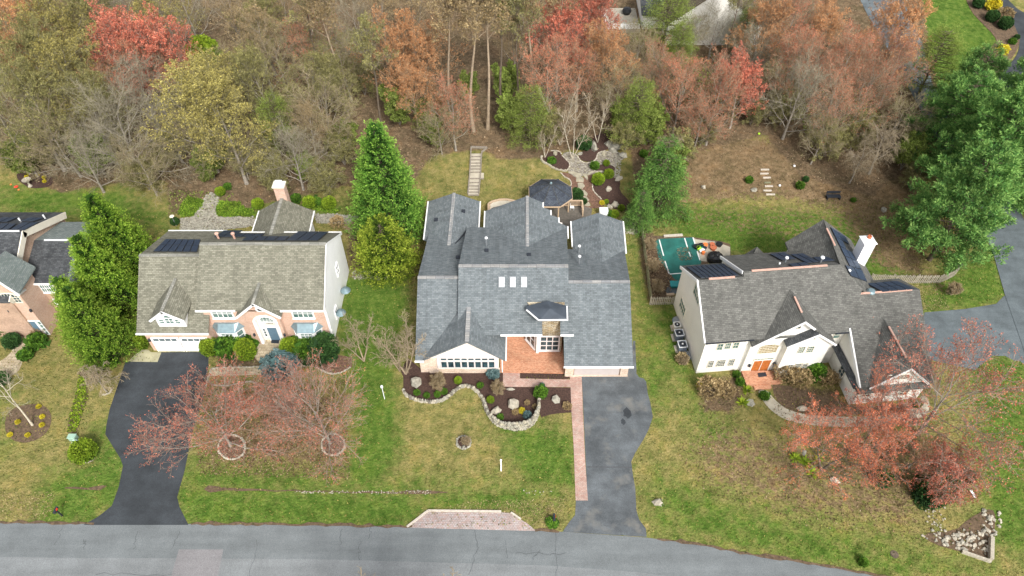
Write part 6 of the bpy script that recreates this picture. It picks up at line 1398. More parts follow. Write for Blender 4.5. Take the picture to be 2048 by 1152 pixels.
for pts, lb, n_ in (([(340, 705), (400, 775), (460, 800), (505, 835), (515, 900), (500, 960), (445, 1010)], 'pale edging stones curving right of the gazebo', 34), ([(865, 900), (865, 970), (900, 1040), (960, 1090), (1010, 1145)], 'pale edging stones left of the large mulch bed', 26),
                    ([(370, 430), (430, 490), (485, 545), (490, 600), (450, 665)], 'pale edging stones between left garden bed and gravel', 24), ([(30, 440), (15, 490), (60, 540), (130, 565), (215, 630), (300, 660), (380, 675), (450, 680)], 'chunky stones along the lawn side of the left garden bed', 30),
                    ([(580, 400), (630, 450), (660, 510), (730, 545), (810, 545), (880, 520), (930, 470), (940, 400), (990, 360), (1080, 350)], 'curved pale edging of the top garden bed', 46), ([(790, 735), (850, 700), (920, 690), (1040, 700)], 'tan wall stones below the small shrub bed', 18), ([(190, 345), (270, 340), (330, 365), (350, 400)], 'stones at the back of the left garden bed', 12), ([(980, 755), (1060, 740)], 'short pale edging beside the round shrub', 6)):
    big = 'chunky' in lb or 'wall' in lb
    stone_row('stone_edging', pts, ch, lb, 'stone edging', n_, (.2, .16, .15) if big else (.12, .08, .09), 'stone_white', mats=['stone_white', 'stone_flag'] if big else ['edging', 'stone_white'])
m = MB()
for i, (q0, q1) in enumerate((((75, 285), (60, 235)), ((60, 235), (72, 195)), ((72, 195), (90, 180)), ((60, 180), (45, 195)), ((100, 140), (130, 185)), ((130, 185), (160, 218)))):
    pass
# drain stones in the corner, each a stone of one heap; smaller ones joined
HP = thing('stone_heap', tuple(at(*c7(1180, 980))), 'scattered white riprap stones at the corner drain outlet', 'stone heap')
cnt_ = 0
hp = [(900, 975), (960, 940), (1060, 950), (1120, 900), (1180, 850), (1260, 860), (1270, 900), (1240, 980), (1215, 1060), (1090, 1040), (980, 1005)]
while cnt_ < 150:
    x, y = rnd.uniform(880, 1280), rnd.uniform(840, 1070)
    if inpoly(x, y, hp) and (x > 1180 or y > 940): p = at(*c7(x, y)); s = rnd.uniform(.08, .24); stone_piece('stone', (p.x, p.y, s * .3), (s, s * .8, s * .6), rnd.choice(['stone_white', 'stone_white', 'stone_grey']), HP); cnt_ += 1
HW = thing('headwall', tuple(at(*c7(1215, 1090))), 'white L shaped concrete headwall at the corner drain', 'headwall')
a, b, c_ = at(*c7(1085, 1045)), at(*c7(1215, 1090)), at(*c7(1215, 985))
m = MB(); m.beam(a + Vector((0, 0, .3)), b + Vector((0, 0, .3)), .2, .35); m.build('front_wall', 'stone_white', HW); m = MB(); m.beam(b + Vector((0, .12, .5)), c_ + Vector((0, 0, .5)), .28, .55); m.build('side_wall', 'stone_white', HW)
# rock slope stones behind the brick house (stuff: too many to count) and gravel grit
def scatter_rocks(name, poly, f, n, s0, s1, mat, label, seed, zf=.4):
    rg = random.Random(seed); P3 = [at(*f(*p)) for p in poly]; xs = [p.x for p in P3]; ys = [p.y for p in P3]; pl = [(p.x, p.y) for p in P3]
    base = rock_mesh(seed, 3, 5, .25); bv = np.array([tuple(v) for v in base.v]); V = []; Fq = []; o = 0
    tri = []
    for f_ in base.f:
        for k in range(1, len(f_) - 1): tri.append((f_[0], f_[k], f_[k + 1]))
    tri = np.array(tri); c = 0
    while c < n:
        x, y = rg.uniform(min(xs), max(xs)), rg.uniform(min(ys), max(ys))
        if not inpoly(x, y, pl): continue
        s = rg.uniform(s0, s1); a = rg.uniform(0, 6.28); r_ = np.array([[math.cos(a), -math.sin(a), 0], [math.sin(a), math.cos(a), 0], [0, 0, 1]])
        V.append((bv * [s, s * rg.uniform(.6, 1), s * .55]) @ r_.T + [x, y, hgt(x, y) + s * zf]); Fq.append(tri + o); o += len(bv); c += 1
    return tag(mesh_np(name, np.concatenate(V), np.concatenate(Fq), mat), label, kind='stuff')
scatter_rocks('rubble', [(360, 110), (420, 85), (500, 120), (500, 190), (470, 260), (480, 330), (600, 330), (870, 330), (860, 430), (560, 455), (330, 480), (100, 470), (110, 350), (230, 330), (310, 240), (350, 180)], ck, 900, .07, .22, 'stone_grey', 'grey rubble on the rocky slope behind the brick house', 3)
scatter_rocks('rubble', [(1480, 300), (1700, 300), (1930, 330), (1920, 410), (1700, 400), (1500, 390)], ck, 350, .07, .2, 'stone_grey', 'rubble on the low bank right of the brick house chimney', 4)
scatter_rocks('rubble', [(1490, 810), (1640, 800), (1800, 900), (1830, 1020), (1700, 1060), (1560, 1040)], cg, 260, .06, .16, 'stone_white', 'pale pebbles beside the right rear gable', 5)
scatter_rocks('rubble', [(1250, 400), (1330, 380), (1330, 640), (1290, 840), (1220, 780), (1240, 560)], ch, 120, .05, .14, 'stone_grey', 'stones at the right edge of the gravel path', 6)
scatter_rocks('rubble', [(700, 870), (1300, 868), (1500, 865), (1500, 888), (1200, 888), (700, 882)], cj, 150, .03, .08, 'stone_white', 'white stones in the front lawn drainage line', 8)
scatter_rocks('rubble', [(1485, 895), (1530, 890), (1545, 930), (1495, 940)], c5, 22, .04, .12, 'stone_grey', 'stones at the drive culvert', 9)
scatter_rocks('rubble', [(715, 845), (900, 840), (940, 870), (720, 868)], c5, 12, .04, .09, 'stone_flag', 'stones in the grassy ditch near the brick walk', 10)
scatter_rocks('rubble', [(1910, 985), (1950, 985), (1950, 1040), (1910, 1040)], lambda x, y: (x - 60, y + 20), 40, .05, .12, 'stone_white', 'stray pale stones on the corner bank', 12)
scatter_rocks('rubble', [(700, 540), (780, 545), (775, 562), (705, 558)], lambda x, y: (x, y), 150, .06, .18, 'stone_grey', 'low stone border right of the brick house', 13)
# ------------------------------------------------------------------ fences
def picket_fence(pts, label, h=1.25, sp=.19, mat='fence_wood', w=.11, cat_='fence'):
    T = thing('picket_fence', tuple(pts[0]), label, cat_); L_ = 0
    me = {}
    for a, b in zip(pts, pts[1:]):
        d = b - a; n = max(1, int(d.length / sp)); ang = math.atan2(d.y, d.x)
        for i in range(n):
            p = a + d * ((i + .5) / n)
            if 'm' not in me:
                k = MB(); k.hexa([Vector(v) for v in ((-w / 2, -.012, 0), (w / 2, -.012, 0), (w / 2, .012, 0), (-w / 2, .012, 0))], [Vector(v) for v in ((-w / 2, -.012, h - .05), (w / 2, -.012, h - .05), (w / 2, .012, h - .05), (-w / 2, .012, h - .05))]); k.prism([(-w / 2, -.012, h - .05), (w / 2, -.012, h - .05), (0, -.012, h)], (0, .024, 0)); me['m'] = k.build('picket', mat); md = me['m'].data; bpy.data.objects.remove(me['m'])
            o = bpy.data.objects.new('picket', md); COL.objects.link(o); o.parent = T; o.location = Vector((p.x, p.y, hgt(p.x, p.y))) - Vector(pts[0]); o.rotation_euler = (rnd.uniform(-.03, .03), rnd.uniform(-.02, .02), ang); o.scale = (1, 1, rnd.uniform(.94, 1.04))
        for z in (.3, h - .3): k = MB(); k.beam(Vector((a.x, a.y, hgt(a.x, a.y) + z)) + Vector((0, .035, 0)), Vector((b.x, b.y, hgt(b.x, b.y) + z)) + Vector((0, .035, 0)), .04, .08); k.build('rail', mat, T)
        k = MB(); k.box(a.x - .05, a.x + .05, a.y + .05, a.y + .15, hgt(a.x, a.y), hgt(a.x, a.y) + h); k.build('fence_post', mat, T)
    return T
picket_fence([at(*cb(*p)) for p in ((840, 815), (1100, 822), (1400, 828), (1690, 825))] + [at(*p) for p in ((1893, 560), (1908, 552), (1917, 541), (1912, 530))], 'weathered grey picket fence running right from the cream house', h=1.3)
picket_fence([at(*ct(*p)) for p in ((200, 1085), (520, 1075))], 'short picket fence between grassy side yard and cream house', h=1.3)
picket_fence([at(*p) for p in ((1281, 442), (1284, 480), (1291, 530), (1296, 575), (1301, 608))], 'long mossy picket fence between the middle and cream houses', h=1.3, mat='fence_green', sp=.2)
# court extras: bins, toys, covered grill, steps
def bucket(q, f, r_, h, mat, label, cat='bucket', group=None, dz=0):
    p = at(*f(*q)); T = thing(cat.replace(' ', '_'), (p.x, p.y, p.z + dz), label, cat, group)
    m = MB(); m.lathe((p.x, p.y, p.z + dz), [(r_ * .8, 0), (r_, h), (r_ * .9, h), (r_ * .72, h * .3), (0, h * .3)], 14); m.build('body', mat, T)
    m = MB(); m.lathe((p.x, p.y, p.z + dz), [(r_, h - .03), (r_ * 1.08, h - .02), (r_ * 1.08, h + .02), (r_, h + .01)], 14); m.build('rim', mat, T); return T
for q, r_, mt, lb in (((828, 315), .34, 'black_plastic', 'black plant pot at the left of the toys by the green court'), ((890, 298), .3, 'black_plastic', 'black plant pot behind the teal tub'), ((905, 320), .25, 'teal_plastic', 'teal tub among the toys by the green court'), ((862, 335), .26, 'lime_plastic', 'lime green tub beside the green court'), ((947, 292), .28, 'orange_plastic', 'orange tub beside the green court'), ((940, 335), .22, 'metal_dark', 'dark blue tub right of the white board'), ((1040, 285), .28, 'terracotta', 'brown pot on the concrete terrace'), ((1135, 282), .36, 'black_plastic', 'round black planter at the terrace edge'), ((1055, 330), .36, 'terracotta', 'orange clay bowl on the terrace'), ((920, 395), .2, 'orange_plastic', 'small orange pot below the white board')):
    bucket(q, ct, r_, .35, mt, lb, 'pot', 'pots and toys on the terrace beside the court')
p = [at(*ct(*q)) for q in ((862, 370), (935, 325), (945, 360), (880, 398))]; m = MB(); m.prism([v + Vector((0, 0, .3)) for v in p], (0, 0, .06)); tag(m.build('white_board', 'metal_white'), 'white board lying on the pots beside the green court', 'board')
p = at(*ct(1080, 470)); m = MB(); rgx = random.Random(2)
m.lathe((p.x, p.y, p.z), [(.95, 0), (.92, .45), (.75, .7), (.3, .82), (0, .85)], 11)
for v in m.v: v.x += rgx.uniform(-.08, .08); v.z += rgx.uniform(-.05, .05) * (v.z > .1)
o = m.build('covered_furniture', 'black_plastic'); tag(o, 'black cover over patio furniture behind the cream house', 'cover')
for q0, q1, lb, mt in (((388, 158), (642, 142), 'pale timber beam at the top of the green court', 'edging'), ((425, 955), (530, 945), 'short timber step beside the picket fence', 'wood_tan')):
    a, b = at(*ct(*q0)), at(*ct(*q1)); m = MB(); m.beam(a + Vector((0, 0, .18)), b + Vector((0, 0, .18)), .28, .2); tag(m.build('timber_beam', mt), lb, 'timber')
p = at(*ct(540, 835)); T = thing('garden_cart', tuple(p), 'teal plastic cart beside the cream house corner', 'cart')
m = MB(); m.hexa([p + Vector(v) for v in ((-.45, -.3, .1), (.45, -.3, .1), (.45, .3, .1), (-.45, .3, .1))], [p + Vector(v) for v in ((-.6, -.42, .5), (.6, -.42, .5), (.6, .42, .5), (-.6, .42, .5))]); m.build('tub', 'teal_plastic', T)
m = MB(); m.tube(p + Vector((-.5, .4, .5)), p + Vector((-.9, .5, .9)), .03); m.build('handle', 'metal_dark', T)
# AC units
def ac(q, label, mat='ac_blue', s=.42, h=.85):
    p = at(*cz(*q)); T = thing('air_conditioner', (p.x, p.y, 0), label, 'air conditioner', 'outdoor units along the cream house', YAW)
    M = Matrix.Translation((p.x, p.y, 0)) @ Matrix.Rotation(YAW, 4, 'Z')
    m = MB(M); m.box(-s, s, -s, s, .08, h); m.build('casing', mat, T); m = MB(M); m.box(-s - .25, s + .05, -s - .05, s + .05, 0, .08); m.build('pad', 'stone_white', T)
    m = MB(M)
    m.lathe((0, 0, h), [(s * .8, 0), (s * .8, .04), (s * .3, .05), (0, .05)], 16); m.build('fan_grille', 'metal_dark', T)
    for a in range(4): k = MB(M); c_, s_ = math.cos(a * math.pi / 2), math.sin(a * math.pi / 2); k.beam((s * c_ - s * s_, s * s_ + s * c_, h + .03), (s * c_ + s * s_, s * s_ - s * c_, h + .03), .07, .05); k.build('top_trim', 'metal_white', T)
    m = MB(M); m.lathe((0, 0, h + .05), [(.09, 0), (.07, .03), (0, .03)], 8); m.build('hub', 'metal_white', T)
ac((150, 530), 'blue grey air conditioner nearest the front of the cream house'); ac((108, 375), 'middle blue grey air conditioner against the cream wall'); ac((85, 245), 'smaller cream air conditioner farthest from the street', 'trim_cream', .34, .6)
for q in ((100, 150), (235, 620)):
    p = at(*cz(*q)); T = thing('window_well', (p.x, p.y, 0), ('round grey window well in front of the air conditioners' if q[1] > 400 else 'round grey window well behind the air conditioners'), 'window well'); m = MB(); m.lathe((p.x, p.y, 0), [(.5, 0), (.5, .2), (.1, .32), (0, .33)], 14); m.build('cover', 'metal_grey', T); m = MB(); m.lathe((p.x, p.y, 0), [(.56, 0), (.56, .1), (.5, .1)], 14); m.build('rim', 'metal_blue', T)
# mailboxes, sign post, benches, bird bath
def mailbox(q, label, f=lambda x, y: (x, y)):
    p = at(*f(*q)); T = thing('mailbox', tuple(p), label, 'mailbox', 'mailboxes at the street'); m = MB(); m.box(p.x - .05, p.x + .05, p.y - .05, p.y + .05, 0, 1.15); m.build('post', 'metal_dark', T)
    m = MB(); pts = [(p.x - .11, p.y - .3, 1.1), (p.x + .11, p.y - .3, 1.1)] + [(p.x + .11 * math.cos(a), p.y - .3, 1.25 + .11 * math.sin(a)) for a in [math.pi * i / 6 for i in range(7)]]; m.prism(pts, (0, .55, 0)); m.build('box', 'metal_dark', T); m = MB(); m.box(p.x + .12, p.x + .14, p.y - .1, p.y + .1, 1.2, 1.4); m.build('flag', 'red_plastic', T)
mailbox((125, 1032), 'black mailbox on a post left of the black driveway'); mailbox((1107, 1046), 'black mailbox in the green tuft right of the paver bay')
def post_sign(q, label, h, mat, f):
    p = at(*f(*q)); T = thing('yard_sign', tuple(p), label, 'sign'); m = MB(); m.box(p.x - .05, p.x + .05, p.y - .05, p.y + .05, 0, h); m.build('post', mat, T); m = MB(); m.box(p.x - .08, p.x + .08, p.y - .08, p.y + .08, h, h + .06); m.build('post_cap', mat, T); m = MB(); m.box(p.x - .04, p.x + .04, p.y - .9, p.y - .05, h - .14, h - .06); m.build('arm', mat, T)
post_sign((625, 735), 'white realtor sign post standing on the front lawn', 1.9, 'white_paint', c5)
p = at(*cj(1237, 340)); T = thing('lamp_post', tuple(p), 'thin white lamp post on the grass left of the middle house', 'lamp post'); m = MB(); m.tube(p, p + Vector((0, 0, 1.9)), .04); m.build('pole', 'metal_white', T); m = MB(); m.lathe(p + Vector((0, 0, 1.9)), [(.05, 0), (.13, .1), (.13, .3), (.02, .42)], 8); m.build('lamp_head', 'metal_white', T)
p = at(*c7(1140, 790)); T = thing('board_sign', tuple(p), 'small pale board leaning on the bank beside the ivy bed', 'sign'); m = MB(); m.prism([p + Vector(v) for v in ((-.35, .3, .35), (-.1, -.3, .1), (.1, -.25, .1), (-.15, .35, .35))], (0, 0, .05)); m.build('board', 'metal_white', T); m = MB(); m.tube(p + Vector((-.1, 0, 0)), p + Vector((-.12, 0, .25)), .03); m.build('stake', 'metal_grey', T)
p = at(*c7(785, 1055)); m = MB(); m.lathe(p, [(.33, 0), (.33, .04), (0, .05)], 16); tag(m.build('manhole_cover', 'bark_brown'), 'rusty round manhole cover in the roadside grass', 'manhole cover')
p = at(*ci(590, 1090)); T = thing('bench', tuple(p), 'dark bench on the brown slope behind the cream house', 'bench')
for i in range(5): m = MB(); m.box(p.x - .85, p.x + .85, p.y + i * .13 - .3, p.y + i * .13 - .2, p.z + .42, p.z + .46); m.build('seat_slat', 'metal_dark', T)
for i in range(3): m = MB(); m.box(p.x - .85, p.x + .85, p.y + .36, p.y + .4, p.z + .55 + i * .14, p.z + .65 + i * .14); m.build('back_slat', 'metal_dark', T)
for sx in (-.75, .75): m = MB(); m.box(p.x + sx - .04, p.x + sx + .04, p.y - .3, p.y + .4, p.z, p.z + .42); m.build('leg', 'metal_dark', T)
p = at(*co(700, 830)); T = thing('bird_bath', tuple(p), 'pale stone bird bath in the curved flower bed', 'bird bath'); m = MB(); m.lathe(p, [(.3, 0), (.22, .12), (.12, .3), (.11, .75), (.2, .85)], 14); m.build('pedestal', 'stone_white', T); m = MB(); m.lathe(p + Vector((0, 0, .85)), [(.15, 0), (.5, .1), (.55, .18), (.42, .14), (.1, .06), (0, .06)], 16); m.build('bowl', 'stone_white', T)
p = at(*co(375, 850)); m = MB(); m.lathe(p, [(.22, 0), (.26, .05), (.16, .09), (0, .1)], 12); tag(m.build('toy_disc', 'red_plastic'), 'small red disc lying on the grass beside the flower bed', 'disc')
for q, lb in (((250, 795), 'faint orange toy left of the red disc'), ((430, 915), 'faint orange toy below the red disc')): p = at(*co(*q)); m = MB(); m.lathe(p, [(.13, 0), (.1, .06), (0, .08)], 8); tag(m.build('toy_disc', 'orange_plastic'), lb, 'disc')
p = at(*ck(65, 420)); T = thing('feeder_post', tuple(p), 'garden ornament with pale pink disc top beside the rocky slope', 'ornament'); m = MB(); m.tube(p, p + Vector((0, 0, 1.5)), .04); m.build('post', 'metal_grey', T); m = MB(); m.lathe(p + Vector((0, 0, 1.5)), [(.05, 0), (.28, .05), (.25, .1), (0, .12)], 12); m.build('top_disc', 'trim_cream', T)
for q, lb, mt in (((185, 738), 'yellow ball at the foot of a bare tree', 'flower_yellow'), ((298, 1022), 'pale pink ball right of the timber steps', 'metal_white'), ((378, 915), 'small white ball below the leaning trunk', 'metal_white')):
    p = at(*ci(*q)); m = MB(); m.lathe(p, [(0, 0), (.12, .05), (.17, .15), (.12, .26), (0, .3)], 10); tag(m.build('ball', 'flower_yellow' if 0 else ('metal_white' if mt == 'metal_white' else 'lime_plastic')), lb, 'ball')
for q, lb in (((1500, 905), ''),):
    pass
# ------------------------------------------------------------------ tree kinds (one prototype each, copied below)
PR = {}
PR['maple_wide'] = bare_tree('red_maple', 11, 6.6, .16, 'bark_grey', 'twig_pink', 'buds_red', 3, .10, cb=.10, spread=1.02, up=.05, cnt=(17, 9, 6, 4), ang=(74, 38, 36, 38), top=.55)
PR['maple_wide2'] = bare_tree('red_maple', 12, 6.4, .15, 'bark_grey', 'twig_pink', 'buds_red', 2, .085, cb=.10, spread=1.02, up=.05, cnt=(17, 9, 6, 4), ang=(74, 38, 36, 38), top=.55)
PR['maple_orange'] = bare_tree('red_maple', 13, 8.5, .22, 'bark_brown', 'twig_pink', 'buds_coral', 5, .095, cb=.2, spread=.85, up=.06, cnt=(9, 8, 6, 4), ang=(66, 40, 36, 38), stems=2, top=.6)
PR['maple_red'] = bare_tree('red_maple', 14, 10.5, .2, 'bark_grey', 'twig_pink', 'buds_red', 7, .13, cb=.2, spread=.62, up=.11, cnt=(15, 9, 6, 4), ang=(60, 40, 36, 38), top=.5)
PR['maple_red2'] = bare_tree('red_maple', 15, 11.5, .22, 'bark_grey', 'twig_tan', 'buds_pink', 3, .11, cb=.22, spread=.58, up=.10, cnt=(15, 9, 6, 4), ang=(60, 40, 36, 38), top=.5)
PR['orange'] = bare_tree('maple_tree', 16, 11.5, .22, 'bark_tan', 'twig_tan', 'buds_orange', 7, .12, cb=.25, spread=.56, up=.10, cnt=(15, 9, 6, 4), ang=(58, 40, 36, 38), top=.5)
PR['yellow'] = bare_tree('oak_tree', 17, 12, .24, 'bark_grey', 'twig_olive', 'buds_yellow', 5, .14, cb=.2, spread=.6, up=.07, cnt=(15, 9, 6, 4), ang=(60, 42, 38, 40), top=.5)
PR['yellow2'] = bare_tree('oak_tree', 18, 13, .26, 'bark_grey', 'twig_olive', 'buds_olive', 5, .14, cb=.25, spread=.56, up=.07, cnt=(15, 9, 6, 4), ang=(60, 42, 38, 40), top=.5)
PR['tan'] = bare_tree('oak_tree', 19, 15, .24, 'bark_grey', 'twig_tan', 'buds_tan', 3, .13, cb=.4, spread=.40, up=.10, cnt=(14, 8, 6, 4), top=.5)
PR['grey'] = bare_tree('bare_tree', 20, 10, .22, 'bark_grey', 'twig_grey', None, cb=.14, spread=.75, up=.05, cnt=(17, 9, 6, 5), ang=(66, 42, 38, 38), wob=.16, top=.5)
PR['grey2'] = bare_tree('bare_tree', 21, 9.5, .17, 'bark_grey', 'twig_tan', 'buds_olive', 2, .09, cb=.14, spread=.66, up=.06, cnt=(15, 9, 6, 5), ang=(62, 45, 40, 40), wob=.18, top=.5)
PR['pale_pink'] = bare_tree('bare_tree', 22, 10, .18, 'bark_grey', 'twig_tan', 'buds_pink', 2, .10, cb=.16, spread=.64, up=.08, cnt=(16, 9, 6, 5), ang=(62, 42, 38, 38), top=.5)
PR['weeping'] = bare_tree('weeping_tree', 23, 8, .16, 'bark_grey', 'twig_tan', None, cb=.3, spread=.55, up=.04, droop=.55, cnt=(14, 8, 6, 5), ang=(65, 45, 40, 40), wob=.12, top=.6)
PR['weeping_small'] = bare_tree('weeping_tree', 24, 3.0, .08, 'bark_grey', 'twig_tan', None, cb=.45, spread=.75, up=.0, droop=.75, cnt=(12, 8, 6, 5), ang=(60, 45, 40, 40), wob=.16, top=.7, rr=(.3, .35, .4, .5))
PR['tall'] = bare_tree('forest_tree', 25, 21, .26, 'bark_tan', 'twig_tan', 'buds_tan', 3, .19, cb=.66, spread=.22, up=.12, cnt=(11, 7, 6, 4), top=.6, vines=None)
PR['tall_dark'] = bare_tree('forest_tree', 26, 20, .24, 'bark_brown', 'twig_grey', 'buds_olive', 3, .18, cb=.62, spread=.23, up=.12, cnt=(11, 7, 6, 4), top=.6)
PR['birch'] = bare_tree('birch', 27, 8.5, .10, 'bark_birch', 'twig_grey', None, cb=.3, spread=.42, up=.08, cnt=(7, 5, 4, 3), ang=(60, 45, 40, 40), top=.6)
PR['garden_birch'] = bare_tree('birch', 28, 7.0, .08, 'bark_birch', 'twig_tan', None, cb=.3, spread=.3, up=.10, cnt=(7, 6, 5, 3), stems=3, top=.6)
PR['crape'] = bare_tree('crape_myrtle', 29, 5.6, .12, 'bark_tan', 'twig_tan', None, cb=.3, spread=.5, up=.06, cnt=(6, 5, 5, 3), ang=(50, 42, 40, 40), stems=3, top=.7, wob=.16)
PR['bare_shrub'] = bare_tree('bare_shrub', 30, 1.7, .035, 'bark_tan', 'twig_tan', 'buds_tan', 1, .05, cb=.12, spread=.6, up=.12, cnt=(9, 7, 5, 4), stems=5, top=.7, rr=(.45, .5, .6, .7))
PR['thicket'] = bare_tree('undergrowth_shrub', 31, 4.2, .06, 'bark_grey', 'twig_olive', 'buds_olive', 2, .11, cb=.1, spread=.55, up=.06, cnt=(10, 7, 6, 4), stems=4, top=.7, wob=.2)
PR['thicket_green'] = bare_tree('undergrowth_shrub', 33, 4.4, .06, 'bark_grey', 'twig_olive', 'leaf_airy', 3, .17, cb=.1, spread=.55, up=.08, cnt=(10, 7, 6, 4), stems=4, top=.7, wob=.2)
PR['red_weeper'] = bare_tree('weeping_maple', 32, 4.2, .12, 'bark_grey', 'twig_pink', 'buds_red', 4, .09, cb=.3, spread=.85, up=.02, droop=.42, cnt=(15, 8, 6, 4), ang=(62, 45, 38, 40), top=.7)
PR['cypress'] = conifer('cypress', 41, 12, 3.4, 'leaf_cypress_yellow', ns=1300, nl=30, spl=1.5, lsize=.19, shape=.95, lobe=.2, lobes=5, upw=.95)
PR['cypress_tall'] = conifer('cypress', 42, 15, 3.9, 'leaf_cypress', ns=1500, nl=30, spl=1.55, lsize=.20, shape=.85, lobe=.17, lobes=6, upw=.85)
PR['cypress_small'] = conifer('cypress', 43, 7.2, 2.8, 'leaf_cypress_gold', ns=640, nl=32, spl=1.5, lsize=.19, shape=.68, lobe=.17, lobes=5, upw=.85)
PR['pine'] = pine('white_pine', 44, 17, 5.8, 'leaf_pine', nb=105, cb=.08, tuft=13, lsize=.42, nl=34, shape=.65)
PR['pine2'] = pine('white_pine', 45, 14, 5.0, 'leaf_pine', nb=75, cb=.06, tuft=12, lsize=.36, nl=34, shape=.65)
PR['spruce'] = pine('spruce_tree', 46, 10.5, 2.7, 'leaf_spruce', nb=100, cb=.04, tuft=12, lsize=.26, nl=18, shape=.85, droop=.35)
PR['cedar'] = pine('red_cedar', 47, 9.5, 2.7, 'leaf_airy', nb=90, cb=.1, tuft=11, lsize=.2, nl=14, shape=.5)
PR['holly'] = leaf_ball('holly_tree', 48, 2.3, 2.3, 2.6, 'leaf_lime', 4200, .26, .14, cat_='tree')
def place(kind, p, rz=None, s=1.0, label='', group=None, cat_=None, sz=None):
    o = copy_thing(PR[kind], p, rnd.uniform(0, 6.28) if rz is None else rz, (s, s, s * (sz or 1)), label, group)
    if cat_: o['category'] = cat_
    return o
def crown(kind, x, y, h, s, label, frac=.66, group='trees of the wood behind the houses'):
    """stand a tree so that its crown appears round picture point x, y"""
    z = h * s * frac
    for _ in range(6): p = P(x, y, z); z = h * s * frac + hgt(p.x, p.y)
    g = Vector((p.x, p.y, hgt(p.x, p.y) - .05))
    return place(kind, g, None, s, label, group)
HT = dict(maple_red=10.5, maple_red2=11.5, orange=11.5, yellow=12, yellow2=13, tan=15, grey=10, grey2=9.5, pale_pink=10, weeping=8, tall=21, tall_dark=20, cedar=9.5, thicket=4.2, maple_orange=11, spruce=10, pine=17, pine2=14, holly=5)
